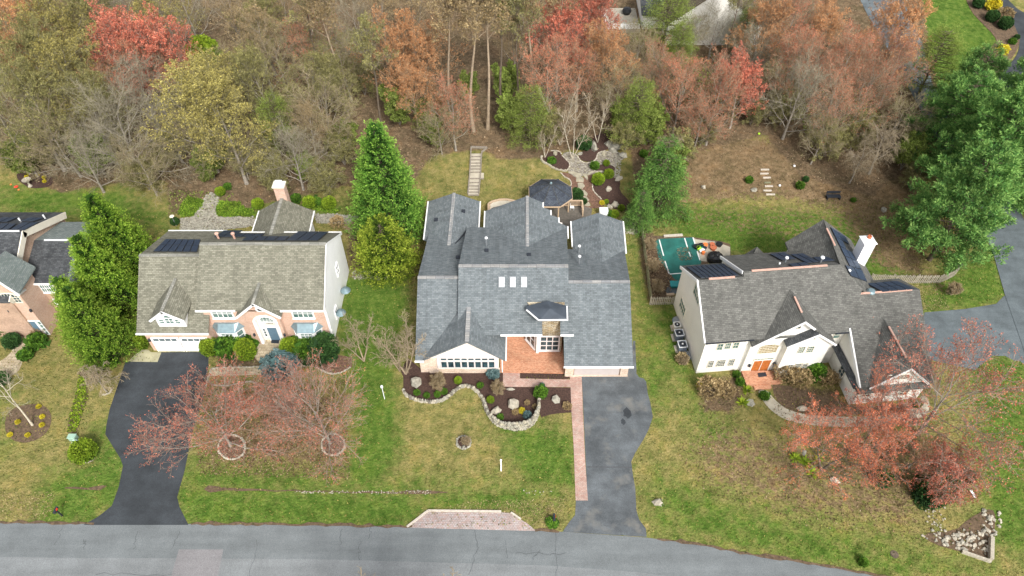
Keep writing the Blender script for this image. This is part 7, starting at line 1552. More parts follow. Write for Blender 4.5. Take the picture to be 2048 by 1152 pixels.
WOOD = [
 ('orange', 40, 40, .95, 'orange tinged maple at the extreme top left of the wood'), ('orange', 35, 130, .75, 'orange budding maple at the left edge above the yellow oaks'),
 ('yellow', 120, 55, 1.0, 'yellow green oak at the top left beside the orange maple'), ('yellow2', 170, 20, .9, 'olive oak at the top edge above the red maple pair'), ('yellow', 120, 165, 1.0, 'mustard oak left of the large red maple'), ('yellow2', 55, 215, .95, 'dull olive oak at the left edge below the orange maple'),
 ('yellow2', 175, 215, .85, 'olive oak below the mustard oak'), ('maple_red', 240, 75, 1.05, 'left half of the broad red maple in the upper left wood'), ('maple_red', 325, 85, 1.0, 'right half of the broad red maple in the upper left wood'),
 ('maple_red2', 285, 125, .8, 'pinkish maple under the broad red maples'), ('grey', 250, 25, .9, 'grey bare tree at the top edge above the red maples'), ('grey', 375, 30, .9, 'grey bare tree at the top edge right of the red maples'),
 ('pale_pink', 215, 190, .85, 'pink twigged bare tree below the red maples'), ('grey', 285, 185, .85, 'fan shaped grey bare tree below the pinkish maple'), ('grey', 245, 265, 1.05, 'large sprawling grey tree left of the yellow oak pair'), ('grey2', 120, 280, .9, 'grey brown tree above the flower bed'), ('grey2', 30, 280, .9, 'dark grey tree at the left edge above the lawn'),
 ('grey', 175, 325, .7, 'low spreading grey tree at the edge of the left lawn'), ('grey2', 285, 330, .75, 'tangled grey tree above the cypress group'), ('yellow', 385, 215, 1.05, 'left tree of the pale yellow oak pair'), ('yellow', 450, 245, 1.0, 'right tree of the pale yellow oak pair'),
 ('yellow', 410, 175, .85, 'yellow oak behind the pale yellow oak pair'), ('pale_pink', 350, 150, .75, 'pinkish grey tree left of the bright green holly'), ('grey2', 480, 150, .8, 'grey brown tree right of the bright green holly'),
 ('tan', 465, 40, .85, 'tan oak with dark trunk above the holly'), ('yellow2', 520, 40, .85, 'olive tan oak at the top edge left of the white trunk'), ('tan', 565, 30, .8, 'tan oak immediately left of the white trunk'), ('tall_dark', 610, 10, .85, 'dark tall tree at the top edge beside the white trunk'),
 ('pale_pink', 610, 100, .9, 'dusty pink tree in the upper middle left'), ('grey2', 560, 130, .95, 'brownish tree above the green ivy covered one'), ('yellow2', 520, 165, .8, 'olive tree between the holly and the dusty pink tree'),
 ('grey', 590, 320, .7, 'bare grey tree standing behind the brick chimney'), ('yellow2', 640, 170, .8, 'greenish oak above the tall cypress left side'), ('grey2', 650, 230, 1.0, 'broad tangled bare tree left of the tall cypress'), ('tan', 620, 270, .62, 'pale tan tree just left of the tall cypress'), ('grey2', 690, 130, .9, 'grey tree left of the bright orange maple'),
 ('grey', 715, 65, .8, 'silvery tree above the bright orange maple'), ('tan', 760, 25, .8, 'tan tree at the top edge above the orange maple'), ('orange', 790, 95, .95, 'bright orange maple left half, above the tall cypress'), ('orange', 850, 105, .9, 'bright orange maple right half, above the tall cypress'), ('orange', 825, 170, .7, 'smaller orange tan maple right behind the tall cypress top'),
 ('maple_red2', 905, 205, .72, 'salmon pink maple left of the garden steps'), ('grey2', 880, 260, .6, 'drooping brown tree between tall cypress and garden steps'), ('tall', 890, 20, .9, 'tall tan forest tree left of the two tall bare trunks'),
 ('tall', 935, 15, 1.0, 'left of the two tall bare trunks in the top centre'), ('tall', 968, 25, .95, 'right of the two tall bare trunks in the top centre'), ('tall_dark', 1000, 15, .95, 'dark tall forest tree in the top centre gap'), ('tall_dark', 1035, 30, .85, 'dark slender forest tree left of the red pink maple'), ('tall', 1065, 20, .85, 'tan forest tree behind the red pink maple left side'),
 ('tan', 1030, 100, .6, 'thin tan tree above the green cedar'), ('maple_red', 1120, 60, 1.0, 'red pink maple left of the pale terrace'), ('maple_red', 1185, 30, .95, 'brightest coral red maple at the top edge beside the terrace'), ('maple_red2', 1095, 135, .9, 'coral maple leaning over the green cedar'), ('orange', 1215, 105, .85, 'orange red maple below the pale terrace'), ('maple_red2', 1160, 130, .7, 'pink maple with pale forked trunk above the garden birches'),
 ('grey2', 1270, 110, .75, 'bare brown tree below the dark grill terrace'), ('tall_dark', 1480, -10, .7, 'dark tree behind the cream gable house'), ('grey', 1430, 60, .7, 'dark limbed bare tree in front of the cream gable'), ('grey2', 1390, 70, .5, 'thin bare tree at the left of the cream gable'), ('pale_pink', 1330, 150, .75, 'brown pink tree below the cream gable house'), ('maple_red2', 1365, 165, .8, 'dull red tree right of the airy green cedar'),
 ('grey2', 1240, 190, .7, 'grey brown tree above the gravel garden'), ('maple_red2', 1440, 175, .85, 'dusty red maple in the right centre wood'), ('maple_red', 1485, 165, .75, 'small red maple beside the leaning grey trunk'), ('pale_pink', 1400, 245, .65, 'pale bare tree at the wood edge above the brown slope'),
 ('orange', 1530, 45, .85, 'orange tree right of the cream gable roof'), ('grey', 1510, 110, .7, 'silver grey tree below the orange tree'), ('maple_red2', 1590, 30, .9, 'pink tipped tree at the top right centre'), ('maple_red2', 1600, 110, .9, 'leaning pink maple with long trunk in the right wood'), ('orange', 1650, 60, .8, 'tan orange tree left of the grey woodland drive'),
 ('pale_pink', 1640, 150, .85, 'pale pink tree right of the leaning pink maple'), ('maple_red2', 1700, 110, .85, 'pink maple over the grey woodland drive'), ('pale_pink', 1730, 180, .85, 'pinkish tree with dark leaning trunk beside the woodland drive'), ('orange', 1790, 50, .95, 'tall orange pink maple beside the bright green lawn'), ('maple_red2', 1800, 120, .7, 'coral tree left of the pines'),
 ('grey', 1590, 205, .85, 'grey tree whose trunk leans over the brown slope'), ('pale_pink', 1680, 225, .85, 'wispy tan pink tree above the dark bench'), ('grey2', 1640, 280, .6, 'low wispy tree above the dark bench'), ('weeping', 1760, 300, .85, 'weeping tan tree at the left of the pines'), ('weeping', 1715, 330, .65, 'small weeping tree right of the dark bench'), ('weeping', 1345, 310, .6, 'weeping bare tree between the spruce and brown slope'),
 ('grey2', 1800, 240, .7, 'brown tree in the shade of the pines'), ('cedar', 1060, 235, .9, 'olive green cedar on the edge of the back lawn'), ('cedar', 1275, 225, .95, 'airy olive green cedar above the gravel garden'), ('cedar', 1335, 35, 1.2, 'dark green cedar left of the cream gable'), ('cedar', 555, 250, .9, 'green ivy covered tree in the left centre wood'), ('cedar', 1360, 100, .8, 'yellow green cedar below the cream gable'),
 ('cedar', 1870, 120, 1.0, 'yellow green tree beside the bright green lawn'), ('cedar', 1490, 60, .7, 'dark green tree right beside the cream gable wall'), ('cedar', 850, 230, .5, 'small dark evergreen half hidden right of the cypress'),
 ('yellow2', -30, 90, 1.0, 'olive oak cut by the left edge of the frame'), ('grey', -20, 200, .9, 'grey tree cut by the left edge of the frame'), ('yellow', 330, 20, .8, 'yellow oak at the top edge behind the red maples'), ('tall', 655, 30, .85, 'tan tall tree right of the white trunk at the top'), ('tan', 820, 20, .85, 'brown oak at the top edge behind the orange maples'),
 ('tall', 1120, -20, .8, 'tan tree at the top edge behind the red pink maple'), ('grey2', 1280, 160, .6, 'brown thicket tree left of the brown pink one'), ('yellow2', 85, 110, .9, 'yellow olive oak between the orange and mustard trees'), ('tan', 520, 100, .8, 'brown oak between holly and white trunk'), ('grey2', 400, 280, .75, 'grey tree with pale leaning trunk below the oak pair'), ('grey2', 480, 310, .6, 'brown low tree above the rocky slope'),
 ('grey', 340, 265, .7, 'grey tree between the sprawling tree and oak pair'), ('tall_dark', 740, 100, .8, 'dark trunk tree left behind the orange maples'), ('grey2', 1560, 170, .75, 'brown grey tree behind the leaning trunk'), ('pale_pink', 1750, 110, .8, 'pink tree at the right of the woodland drive'),
]
for kd, x, y, s, lb in WOOD: crown(kd, x, y, HT[kd], s, lb, .55 if kd in ('cedar', 'weeping') else (.82 if kd.startswith('tall') else .88 if kd in ('maple_red', 'maple_red2', 'orange') else .76 if kd[:2] == 'ye' else .66))
# two old white trunks and pale trunks
place('birch', at(625, 70), .5, 1.5, 'white lichen trunk standing dark in the upper left wood', cat_='tree')
for i, (x, y, s, lb) in enumerate(((1145, 318, 1.15, 'left clump of pale garden birches at the gravel path'), (1195, 285, 1.1, 'right clump of pale birches in the top garden bed'), (1090, 315, .75, 'slender birch in the left garden bed'), (1120, 290, 1.2, 'pale stemmed birch clump behind the gravel path'))): place('garden_birch', at(x, y), None, s, lb, cat_='tree')
crown('holly', 405, 100, 5, 1.0, 'bright green round holly in the upper left wood', .6)
# undergrowth
ug = random.Random(21); k = 0
spots = [(60, 350), (120, 330), (210, 350), (300, 380), (330, 340), (430, 360), (500, 350), (540, 330), (620, 360), (690, 330), (660, 390), (870, 290), (900, 250), (1250, 300), (1290, 290), (1330, 380), (1350, 330), (1240, 270), (1300, 250), (1400, 290), (1500, 250), (1560, 250), (1640, 320), (1700, 300), (1800, 340), (1820, 380), (730, 190), (460, 330), (360, 320), (230, 300), (100, 250), (1450, 230), (1380, 240), (1090, 290), (1020, 260), (560, 380), (700, 300), (800, 250), (1010, 200), (940, 200)]
land = ['near the flower bed', 'beside the mustard oak', 'behind the cypress group', 'above the left lawn', 'above the rocky slope', 'behind the brick chimney', 'left of the tall cypress', 'beside the garden steps', 'behind the gravel garden', 'beside the spruce', 'on the brown slope', 'under the pines']
lm = [(60, 330), (150, 250), (260, 350), (200, 320), (420, 380), (560, 350), (690, 300), (940, 250), (1200, 270), (1310, 330), (1500, 280), (1800, 340)]
cntl = {}
for x, y in spots:
    j = min(range(len(lm)), key=lambda q: (lm[q][0] - x) ** 2 + (lm[q][1] - y) ** 2)
    side = 'left' if x < lm[j][0] else 'right'; hgt_w = 'upper' if y < lm[j][1] else 'lower'
    base = 'twiggy olive undergrowth, %s %s clump %s' % (hgt_w, side, land[j]); cntl[base] = cntl.get(base, 0) + 1
    lb = base if cntl[base] == 1 else ['taller ', 'sparser ', 'third ', 'fourth ', 'fifth '][cntl[base] - 2] + base
    gr = ug.random() < .42
    place('thicket_green' if gr else 'thicket', at(x, y), None, ug.uniform(.75, 1.25), lb.replace('olive', 'fresh green') if gr else lb, 'undergrowth shrubs in the wood', cat_='shrub')
# front lawn trees
place('maple_wide', at(*cj(350, 610)), 1.4, .94, 'left red budded maple in a stone ring, overhanging the black driveway', 'red maples on the brick house lawn')
place('maple_wide2', at(*cj(925, 595)), 2.2, .95, 'right red budded maple in a stone ring on the brick house lawn', 'red maples on the brick house lawn')
place('maple_wide2', at(*cj(655, 405)), 4.0, .5, 'smaller bare maple between the two stone rings', 'red maples on the brick house lawn')
place('maple_wide', at(*cj(60, 560)), 3.0, .55, 'low red twigged tree at the edge of the black driveway', 'red maples on the brick house lawn') if 0 else None
for kd, x, y, rz, s, lb in (('maple_orange', 1642, 940, 2.4, .82, 'orange maple with leaning grey trunk in front of the cream garage'), ('maple_orange', 1716, 915, .4, .78, 'taller orange maple right of the leaning trunk one'), ('maple_wide', 1835, 868, 2.6, 1.15, 'dense red maple at the right corner of the cream garage'), ('pale_pink', 1815, 935, 2.0, .45, 'pale bare tree behind the ivy mound')):
    place(kd, at(x, y), rz, s, lb, 'red and orange maples in front of the cream house')
place('red_weeper', at(1865, 990), .3, 1.0, 'low weeping red maple over the ivy mound', cat_='tree')
place('crape', at(812, 748), .6, 1.15, 'bare crape myrtle with smooth tan trunk at the left corner of the middle house', cat_='tree')
place('crape', at(800, 742), 2.6, .8, 'twin trunked bare tree left of the front bed', cat_='tree')
place('crape', at(728, 722), 1.6, .95, 'sprawling bare tree between brick house and middle house', cat_='tree')
place('birch', at(65, 850), 1.2, 1.0, 'white barked birch in the oval bed on the left lawn', cat_='tree')
place('birch', at(-30, 845), 4.0, .8, 'white birch limb reaching in at the left edge', cat_='tree')
place('weeping_small', at(*c6(545, 215)), .2, .95, 'mophead weeping tree left of the black driveway', cat_='tree')
place('birch', at(1795, 1000), 1.0, .5, 'pale dead snag rising from the ivy mound', cat_='tree') if 0 else None
pb2 = P(820, 1140, 5); place('crape', Vector((pb2.x - 2.5, 14.3, 0)), 0, 1.75, 'bare treetops poking up at the bottom edge over the street', cat_='tree'); place('crape', Vector((pb2.x + 2.2, 13.8, 0)), 2, 1.75, 'second bare treetop at the bottom edge, right of the first', cat_='tree')
# evergreens
for kd, x, y, rz, s, lb in (('cypress', 276, 560, 0, 1.0, 'rear yellow green cypress of the left group'), ('cypress', 243, 618, 1, .88, 'right middle cypress of the left group'), ('cypress', 196, 675, 3.2, .74, 'cypress of the left group nearest the dark roofed house'), ('cypress', 226, 712, 2, .84, 'front cypress of the left group beside the concrete apron'),
                            ('cypress_tall', 786, 475, 0, 1.05, 'tall dark green cypress between the brick and middle houses'), ('cypress_small', 776, 545, 1.4, 1.05, 'shorter yellow green cypress in front of the tall one')):
    place(kd, at(x, y), rz, s, lb, 'cypress trees between the houses', cat_='tree')
for kd, x, y, rz, s, lb in (('pine', 1858, 520, 0, .9, 'large bright green pine beside the picket fence corner'), ('pine', 1925, 420, 1, 1.0, 'tall green pine in the middle of the pine group'), ('pine2', 1985, 330, 2, 1.1, 'pale green pine at the right edge of the frame'), ('pine2', 1870, 320, 3, .9, 'dark green pine at the back left of the pine group'), ('pine2', 2045, 400, 4, .9, 'yellow green pine cut by the right edge'), ('pine2', 1905, 250, 5, .8, 'rear pine beside the bright lawn')):
    place(kd, at(x, y), rz, s, lb, 'pines at the side street')
place('spruce', at(1312, 420), .5, 1.0, 'loose light green spruce right of the garden beds', cat_='tree'); place('spruce', at(1275, 455), 2.5, .55, 'small drooping spruce at the fence behind the storage box', cat_='tree')
# ------------------------------------------------------------------ shrubs
SH = {}
def shrub_proto(key, *a, **k2): SH[key] = leaf_ball(*a, **k2)
shrub_proto('box', 'boxwood', 60, 1, 1, 1, 'leaf_lime', 2600, .13, .05); shrub_proto('rhodo', 'rhododendron', 61, 1, 1, .9, 'leaf_holly', 1500, .24, .16); shrub_proto('dark', 'evergreen_shrub', 62, 1, 1, 1, 'leaf_dark', 2800, .15, .07)
shrub_proto('blue', 'juniper', 63, 1, 1, .8, 'leaf_blue', 2200, .2, .2); shrub_proto('yellow', 'golden_shrub', 64, 1, 1, .8, 'flower_yellow', 900, .2, .15); shrub_proto('brown', 'dormant_shrub', 65, 1, 1, .8, 'buds_tan', 900, .2, .2, solid=False); shrub_proto('tuft', 'grass_clump', 66, 1, 1, .7, 'grass_straw', 700, .35, .2, solid=False); shrub_proto('green', 'green_shrub', 67, 1, 1, .9, 'leaf_holly', 1400, .2, .12)
def sh(kd, q, f, r, label, rz=1.0, sz=1.0, cat_='shrub', group=None):
    p = at(*(f(*q) if f else q)); copy_thing(SH[kd], p, rnd.uniform(0, 6.28), (r, r, r * sz), label, group)['category'] = cat_
for a in [
 ('box', (425, 706), None, .9, 'lime boxwood beside the white garage doors', 1, 1.3), ('box', (497, 714), None, 1.0, 'tall oval lime boxwood left of the flagstone stoop', 1, 1.35), ('box', (583, 706), None, .9, 'round lime boxwood right of the flagstone stoop', 1, 1.25), ('box', (288, 695), None, .62, 'narrow boxwood at the left corner of the garage', 1, 1.7),
 ('rhodo', (462, 703), None, 1.1, 'glossy rhododendron below the left bay window'), ('rhodo', (506, 690), None, .7, 'small glossy shrub left of the arch'), ('rhodo', (614, 708), None, 1.05, 'glossy rhododendron below the right bay window'), ('rhodo', (596, 692), None, .7, 'glossy shrub against the wall right of the arch'),
 ('dark', (654, 712), None, 1.35, 'big dark rounded evergreen at the right corner of the brick house', 1, 1.15), ('dark', (617, 724), None, .6, 'low dark hedge bit below the big dark evergreen', 1, .6), ('dark', (636, 727), None, .55, 'low dark clump touching the big dark evergreen', 1, .6), ('blue', (563, 742), None, 1.45, 'blue green layered shrub in front of the stoop', 1, .85),
 ('box', (174, 912), None, 1.12, 'round green shrub on the left lawn beside the utility boxes', 1, .9), ('dark', (30, 690), None, .8, 'dark shrub left of the stone path'), ('rhodo', (78, 690), None, .8, 'shrub right of the stone path near the cypresses'), ('rhodo', (15, 660), None, .8, 'leafy shrub below the far left window'), ('brown', (85, 665), None, .8, 'brown shrub beside the far left front door'), ('rhodo', (55, 715), None, .6, 'low shrub between stone path and lawn'), ('dark', (8, 765), None, .7, 'dark clipped shrub at the left edge above the birch bed')]: sh(a[0], a[1], a[2], a[3], a[4], *a[5:])
for q, r, kd, lb in (((383, 237), .38, 'box', 'bright green ball shrub left of the wall curve'), ((507, 262), .3, 'green', 'dark green ball near the tan bare shrub'), ((152, 303), .3, 'green', 'leftmost of the small green balls along the wall'), ((207, 318), .28, 'green', 'second small green ball along the wall'), ((267, 313), .3, 'green', 'third small green ball along the wall'), ((305, 297), .3, 'green', 'fourth small green ball, nearest the wall crest'), ((565, 345), .36, 'box', 'lime ball shrub above the white boulder'), ((620, 440), .3, 'green', 'green tuft just below the white boulder'), ((741, 404), .3, 'yellow', 'bright yellow shrub in the front bed'), ((705, 411), .3, 'brown', 'rusty dormant shrub left of the yellow one'), ((845, 310), .62, 'green', 'large fresh green shrub above the wall end'), ((995, 380), .4, 'brown', 'orange brown shrub beside the brick walkway'), ((770, 358), .25, 'brown', 'low brown plant right of the tan boulder'), ((772, 430), .35, 'blue', 'flat blue green plant at the wall bottom'), ((580, 200), .55, 'blue', 'blue green ornament plant at the sunroom corner'), ((855, 262), .25, 'blue', 'tiny teal plant under the brick walk'), ((815, 380), .25, 'brown', 'small brown sprig at the end of the stone wall')): sh(kd, q, c5, r, lb)
for q, r, kd, lb in (((950, 880), .8, 'box', 'larger of the two round bright shrubs by the bark path'), ((1128, 780), .65, 'box', 'smaller of the two round bright shrubs by the bark path'), ((895, 630), .55, 'green', 'round green shrub at the left of the small bed'), ((1090, 580), .42, 'box', 'lime shrub at the top of the small bed'), ((720, 300), .95, 'dark', 'dark spreading evergreen in the top garden bed'), ((190, 540), .5, 'green', 'yellow green shrub in the left garden bed'), ((1700, 430), .5, 'green', 'green shrub in the thicket right of the gravel')): sh(kd, q, ch, r, lb)
for q, r, kd, lb in (((1500, 660), .42, 'box', 'small lime ball right of the white storage box'), ((1390, 770), .5, 'box', 'yellow green shrub behind the right rear gable'), ((1310, 760), .45, 'green', 'dark green shrub behind the storage box corner'), ((1185, 560), .3, 'yellow', 'yellow flowering plant left of the storage box'), ((1255, 545), .3, 'box', 'lime flowering plant above the storage box'), ((760, 475), .8, 'dark', 'dark hedge behind the deck railing'), ((880, 550), .4, 'dark', 'dark shrub at the railing corner')): sh(kd, q, cg, r, lb)
for q, r, kd, lb in (((1460, 50), 1.1, 'yellow', 'golden shrub in the bed by the curving driveway, uppermost'), ((1515, 290), .8, 'yellow', 'golden shrub in the lower part of the driveway bed'), ((1380, 40), .8, 'dark', 'dark round shrub left of the upper golden one'), ((1455, 115), .9, 'dark', 'dark shrub below the upper golden one'), ((1525, 155), .95, 'dark', 'dark green shrub in the middle of the driveway bed'), ((1525, 105), 1.1, 'brown', 'dark brown twiggy shrub in the driveway bed'), ((1570, 240), .5, 'green', 'small green shrub near the dark asphalt'), ((1435, 310), .9, 'brown', 'dusky brown shrub left of the lower golden one'), ((1500, 340), .5, 'green', 'low green shrub at the bottom of the driveway bed'), ((1395, 385), .7, 'brown', 'brown shrub at the tip of the driveway bed'), ((1595, 215), .4, 'dark', 'small dark shrub at the driveway bed edge'), ((130, 998), .45, 'green', 'spiky green tuft left of the timber steps'), ((440, 993), .38, 'dark', 'small dark green bush right of the timber steps'), ((407, 1030), .5, 'green', 'dark green bush below the small one on the slope'), ((700, 1105), .3, 'green', 'green tuft right of the dark bench')): sh(kd, q, ci, r, lb)
for q, r, kd, lb in (((195, 350), .45, 'green', 'green plant beside the curved path start'), ((20, 330), .8, 'brown', 'brown shrub in the bed left of the orange stoop'), ((280, 260), 1.0, 'brown', 'rust brown shrub at the cream bay corner'), ((350, 280), 1.0, 'brown', 'second rust brown shrub in front of the cream bay'), ((420, 250), .9, 'green', 'olive shrub below the cream bay windows'), ((480, 280), .9, 'brown', 'brown shrub near the garage side wall'), ((720, 725), .8, 'dark', 'dark juniper under the orange maple'), ((930, 800), 1.2, 'dark', 'dark ivy clump at the foot of the weeping red maple'), ((1105, 715), .6, 'dark', 'green ivy clump at the right of the mound'), ((880, 385), .4, 'green', 'small green plant at the curved path end'), ((640, 1095), .35, 'green', 'dark green tuft in the roadside grass')): sh(kd, q, c7, r, lb)
sh('tuft', (270, 870), c4, .55, 'straw coloured grass clump beside the cream corner'); sh('brown', (420, 1050), c4, 1.1, 'bare brown shrub in the bed in front of the cream house'); sh('green', (600, 1000), c4, .4, 'mossy green plant beside the stoop'); sh('green', (580, 955), c4, .35, 'small green plant at the left of the stoop'); sh('yellow', (368, 1015), c4, .3, 'pale yellow flowers in the cream house bed')
sh('green', (912, 1030), c5, .5, 'bright green tuft round the black mailbox post', 1, .5); sh('yellow', (780, 250), co, .55, 'tall yellow forsythia behind the flower bed', 1, 1.8); sh('box', (850, 475), co, .3, 'small lime ball in the flower bed')
for q, lb in (((620, 640), 'yellow daffodils left of the bird bath'), ((680, 560), 'daffodils behind the bird bath'), ((1030, 650), 'pale daffodils at the right of the flower bed'), ((1040, 740), 'orange yellow flowers at the right of the flower bed'), ((880, 600), 'cream flowers in the middle of the flower bed')): sh('yellow', q, co, .22, lb, cat_='flowers')
for q, lb in (((200, 292), 'yellow flowers at the top of the oval birch bed'), ((220, 343), 'yellow flowers at the right of the oval birch bed'), ((218, 385), 'lower right yellow flowers of the oval birch bed'), ((95, 370), 'yellow flowers left of the birch trunk'), ((55, 435), 'orange flowers at the lower left of the birch bed'), ((145, 437), 'dull flowers at the bottom of the birch bed')): sh('yellow', q, c6, .22, lb, cat_='flowers')
for q, r, kd, lb in (((525, 100), .6, 'box', 'bright green shrub right of the rocky slope top'), ((595, 40), .45, 'green', 'dark leafy plant above the bright green shrub'), ((910, 230), .7, 'box', 'yellow green shrub left of the brick house chimney wing'), ((1300, 170), .6, 'green', 'green shrub right of the chimney'), ((1440, 220), .8, 'box', 'yellow green shrub right of the rear wing roof'), ((1640, 230), .85, 'box', 'round bright shrub on the bank right of the rear wing'), ((1500, 200), .6, 'green', 'shrub between the rear wing and the round bright one'), ((1720, 420), .8, 'brown', 'olive brown shrub below the rocky bank'), ((60, 400), .5, 'dark', 'small dark evergreen beside the pink disc ornament')): sh(kd, q, ck, r, lb)
# bare shrubs
for q, f, s, lb in (((272, 275), c5, 1.0, 'bare fan shaped shrub in the front bed left part'), ((605, 305), c5, .85, 'dense tan bare shrub below the sunroom corner'), ((430, 590), c5, .55, 'bare thin shrub in the small round lawn bed'), ((520, 1000), cj, .5, ''), ((1335, 560), lambda x, y: (x, y), .0, '')):
    if lb: place('bare_shrub', at(*f(*q)), None, s, lb, cat_='shrub')
for x, y, s, lb in ((1298, 500, .85, 'brown brush pile at the top of the court fence'), (1303, 545, .9, 'brown brush along the court fence, middle'), (1314, 585, .9, 'brown brush near the short picket fence'), (715, 480, 1.3, 'bare shrub behind the right end of the brick house'), (725, 520, 1.1, 'bare shrub beside the low stone border'), (1365, 730, .6, 'dry shrub at the front corner of the cream house'), (1900, 590, .9, 'dry shrub outside the picket fence bend')):
    place('bare_shrub', at(x, y), None, s, lb, cat_='shrub')
# yuccas
def yucca(q, f, s, label, group='striped yuccas in the cream house lawn'):
    p = at(*f(*q)); T = thing('yucca', tuple(p), label, 'yucca', group); rg = np.random.default_rng(int(q[0]))
    n = 46; az = rg.uniform(0, 6.28, n); el = rg.uniform(.15, 1.3, n); D = np.stack([np.cos(az) * np.cos(el), np.sin(az) * np.cos(el), np.sin(el)], 1)
    side = unit(np.cross(D, [0, 0, 1.])) * .035 * s; C = np.array(tuple(p))[None] - np.array(tuple(p)); L_ = (.6 * s * rg.uniform(.7, 1.1, n))[:, None]
    V = np.stack([C - side + 0 * D, C + D * L_ * .6 - side * 1.3, C + D * L_, C + D * L_ * .6 + side * 1.3], 1).reshape(-1, 3); mesh_np('leaves', V, np.arange(n * 4).reshape(n, 4), 'leaf_lime', T, rg.uniform(.4, 1, n))
    m = MB(); m.tube(p, p + Vector((0, 0, .25)), .06, n=6); m.build('stem', 'bark_brown', T)
for q, s, lb in (((120, 320), 1.3, 'upper yellow striped yucca below the orange stoop'), ((100, 375), 1.3, 'lower yellow striped yucca left of the grey stone'), ((335, 625), 1.2, 'leftmost yucca of the lawn cluster'), ((380, 640), 1.4, 'largest yucca of the lawn cluster'), ((440, 630), 1.1, 'right yucca of the lawn cluster'), ((415, 690), 1.4, 'lowest yucca of the lawn cluster')): yucca(q, c7, s, lb)
for o in list(PR.values()) + list(SH.values()):     # prototypes themselves are taken out again; their meshes live on in the copies
    for c_ in list(o.children):
        for g_ in list(c_.children): bpy.data.objects.remove(g_)
        bpy.data.objects.remove(c_)
    bpy.data.objects.remove(o)
# ------------------------------------------------------------------ ground growth that nobody could count
def scatter_quads(name, zones, n, size, mat, label, seed, up=False, avoid=()):
    rg = np.random.default_rng(seed); Cs = []
    ar = []
    for z in zones:
        xs = [p[0] for p in z]; ys = [p[1] for p in z]; a = 0
        for i in range(len(z)): a += z[i][0] * z[(i + 1) % len(z)][1] - z[(i + 1) % len(z)][0] * z[i][1]
        ar.append(abs(a) / 2)
    for z, a in zip(zones, ar):
        xs = np.array([p[0] for p in z]); ys = np.array([p[1] for p in z]); bx = (max(-100, xs.min()), min(100, xs.max()), max(15, ys.min()), min(122, ys.max()))
        m = int(n * a / sum(ar) * (bx[1] - bx[0]) * (bx[3] - bx[2]) / max(a, 1) * 1.0); x = rg.uniform(bx[0], bx[1], m); y = rg.uniform(bx[2], bx[3], m)
        ins = np.zeros(m, bool)
        for i in range(len(z)):
            xi, yi, xj, yj = xs[i], ys[i], xs[i - 1], ys[i - 1]
            if yi != yj: ins ^= ((yi > y) != (yj > y)) & (x < (xj - xi) * (y - yi) / (yj - yi) + xi)
        Cs.append(np.stack([x[ins], y[ins]], 1))
    C = np.concatenate(Cs)
    for z in avoid:
        xs = [p[0] for p in z]; ys = [p[1] for p in z]; x, y = C[:, 0], C[:, 1]; ins = np.zeros(len(C), bool)
        for i in range(len(z)):
            xi, yi, xj, yj = xs[i], ys[i], xs[i - 1], ys[i - 1]
            if yi != yj: ins ^= ((yi > y) != (yj > y)) & (x < (xj - xi) * (y - yi) / (yj - yi) + xi)
        C = C[~ins]
    z = hgt_np(C[:, 1]) + (.0 if up else .055); C3 = np.concatenate([C, z[:, None]], 1); m = len(C3)
    D = unit(rg.normal(size=(m, 3)) * np.array([1, 1, .25])) if not up else unit(rg.normal(size=(m, 3)) * .55 + np.array([0, 0, 1.]))
    V, Fc = leaf_quads(rg, C3, D, size, .7 if not up else .5); V[:, 2] = np.maximum(V[:, 2], hgt_np(V[:, 1]) + .01)
    tag(mesh_np(name, V, Fc, mat, None, rg.uniform(0, 1, len(Fc))), label, kind='stuff')
woodz = [LIT[0][0]]
hard = [[(p.x, p.y) for p in z] for z in (drive_l, drive_m, walk, bed_front, side_road, right_drive, rt + rb[::-1])] + [[(-37, 43), (-18.2, 43), (-18.2, 55), (-37, 56)], [(-9.2, 40.5), (11.5, 40.5), (12, 58), (-9.5, 62)], [(18, 40.7), (39, 38), (40, 52), (30, 54), (17.5, 50)]]
hard += [zone([(140, 150), (600, 150), (790, 165), (1180, 225), (1290, 260), (1300, 420), (1010, 500), (600, 900), (430, 985), (210, 1000), (150, 600), (125, 300)], ct)]
scatter_quads('leaf_litter', woodz, 60000, .20, 'leaf_litter', 'brown fallen leaves covering the woodland floor', 5)
scatter_quads('leaf_litter', [z for z, v in LIT[1:]] + [z for z, v in SOI[:3]] + [zone([(380, 760), (690, 760), (700, 960), (400, 950)])] * 3, 24000, .13, 'leaf_litter', 'fallen leaves on beds and bare slopes', 6)
lawnz = [zone([(-100, 430), (250, 420), (420, 450), (850, 320), (1060, 320), (1260, 460), (1400, 400), (1750, 400), (2060, 420), (2300, 1300), (1800, 1160), (1290, 1075), (0, 1045), (-200, 1045)])]
scatter_quads('lawn_grass', lawnz, 60000, .17, 'grass_tuft', 'short lawn grass tufts, green and straw mixed', 7, True, hard)
scatter_quads('lush_grass', [z for z, v in LUS if v > .6], 26000, .18, 'leaf_holly', 'lush green grass along ditches and side yards', 8, True, hard) if 0 else None
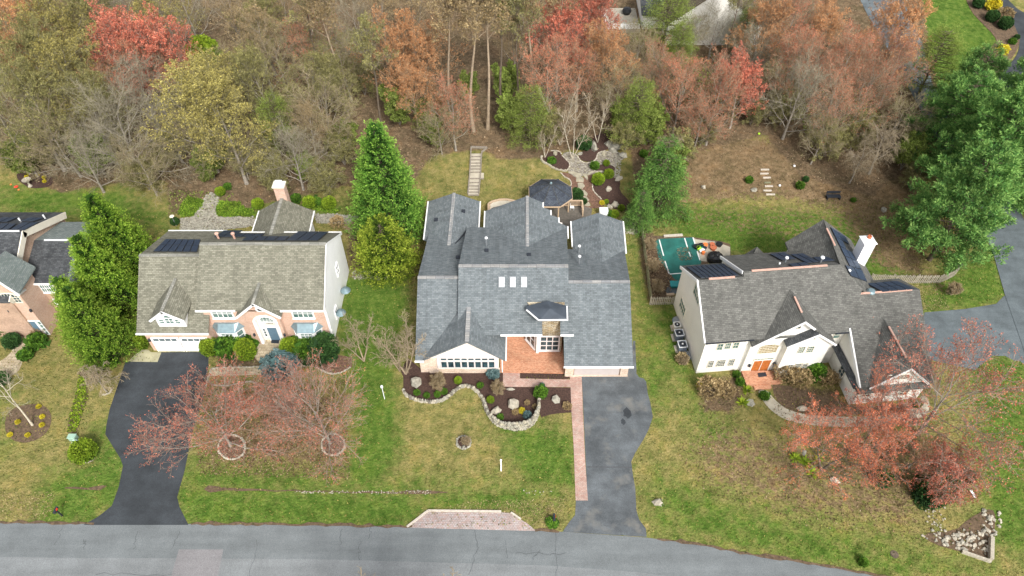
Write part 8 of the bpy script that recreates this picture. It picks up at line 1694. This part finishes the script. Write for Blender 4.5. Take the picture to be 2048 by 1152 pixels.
scatter_quads('straw_grass', [zone([(800, 1030), (960, 1000), (1080, 1000), (1140, 990), (1110, 1062), (1060, 1050), (1000, 1022)]), zone([(0, 985), (110, 985), (100, 1040), (0, 1040)]), zone([(1740, 570), (1880, 570), (1900, 620), (1760, 620)])], 4200, .12, 'grass_straw', 'dry straw coloured grass by the paver bay', 9, True, hard)
scatter_quads('ivy', [zone([(120, 200), (180, 120), (350, 160), (350, 200), (300, 260), (240, 320), (120, 330), (90, 290)], ck), zone([(500, 165), (720, 180), (760, 240), (860, 260), (870, 320), (600, 330), (480, 320), (470, 250)], ck), zone([(1380, 180), (1560, 200), (1740, 270), (1700, 300), (1480, 260)], ck)], 7000, .24, 'ivy', 'bright green ground cover on the slope behind the brick house', 11, True)
scatter_quads('ivy', [smooth_poly([Vector((p.x, p.y, 0)) for p in px([(880, 690), (960, 640), (1060, 640), (1110, 690), (1120, 750), (1050, 820), (940, 860), (880, 850), (850, 770)], c7)], 1)], 5000, .2, 'leaf_dark', 'dark ivy covering the mound under the weeping maple', 12, True)
scatter_quads('liriope', [zone([(405, 130), (440, 140), (448, 240), (410, 360), (392, 418), (347, 418), (352, 350), (382, 250)], c6)], 1300, .2, 'leaf_lime', 'strappy green plants in the narrow strip', 13, True)
scatter_quads('leaf_litter', [zone([(560, 330), (720, 300), (800, 440), (700, 500), (600, 480)], ct), zone([(150, 200), (300, 300), (500, 700), (520, 900), (250, 980), (170, 600)], ct)], 1800, .12, 'leaf_litter', 'leaves drifted on the green court and its yard', 14)

scatter_quads('understory', [zone(q) for q in ([(1560, 140), (1700, 120), (1780, 260), (1620, 290)], [(1330, 120), (1440, 110), (1420, 200), (1330, 190)], [(0, 250), (120, 240), (200, 320), (60, 330)], [(560, 60), (720, 60), (720, 140), (600, 130)], [(1000, 200), (1100, 200), (1100, 290), (1020, 290)], [(340, 380), (470, 390), (420, 440), (330, 430)])], 9000, .26, 'leaf_airy', 'fresh green woodland ground plants between the bare trees', 15, True)
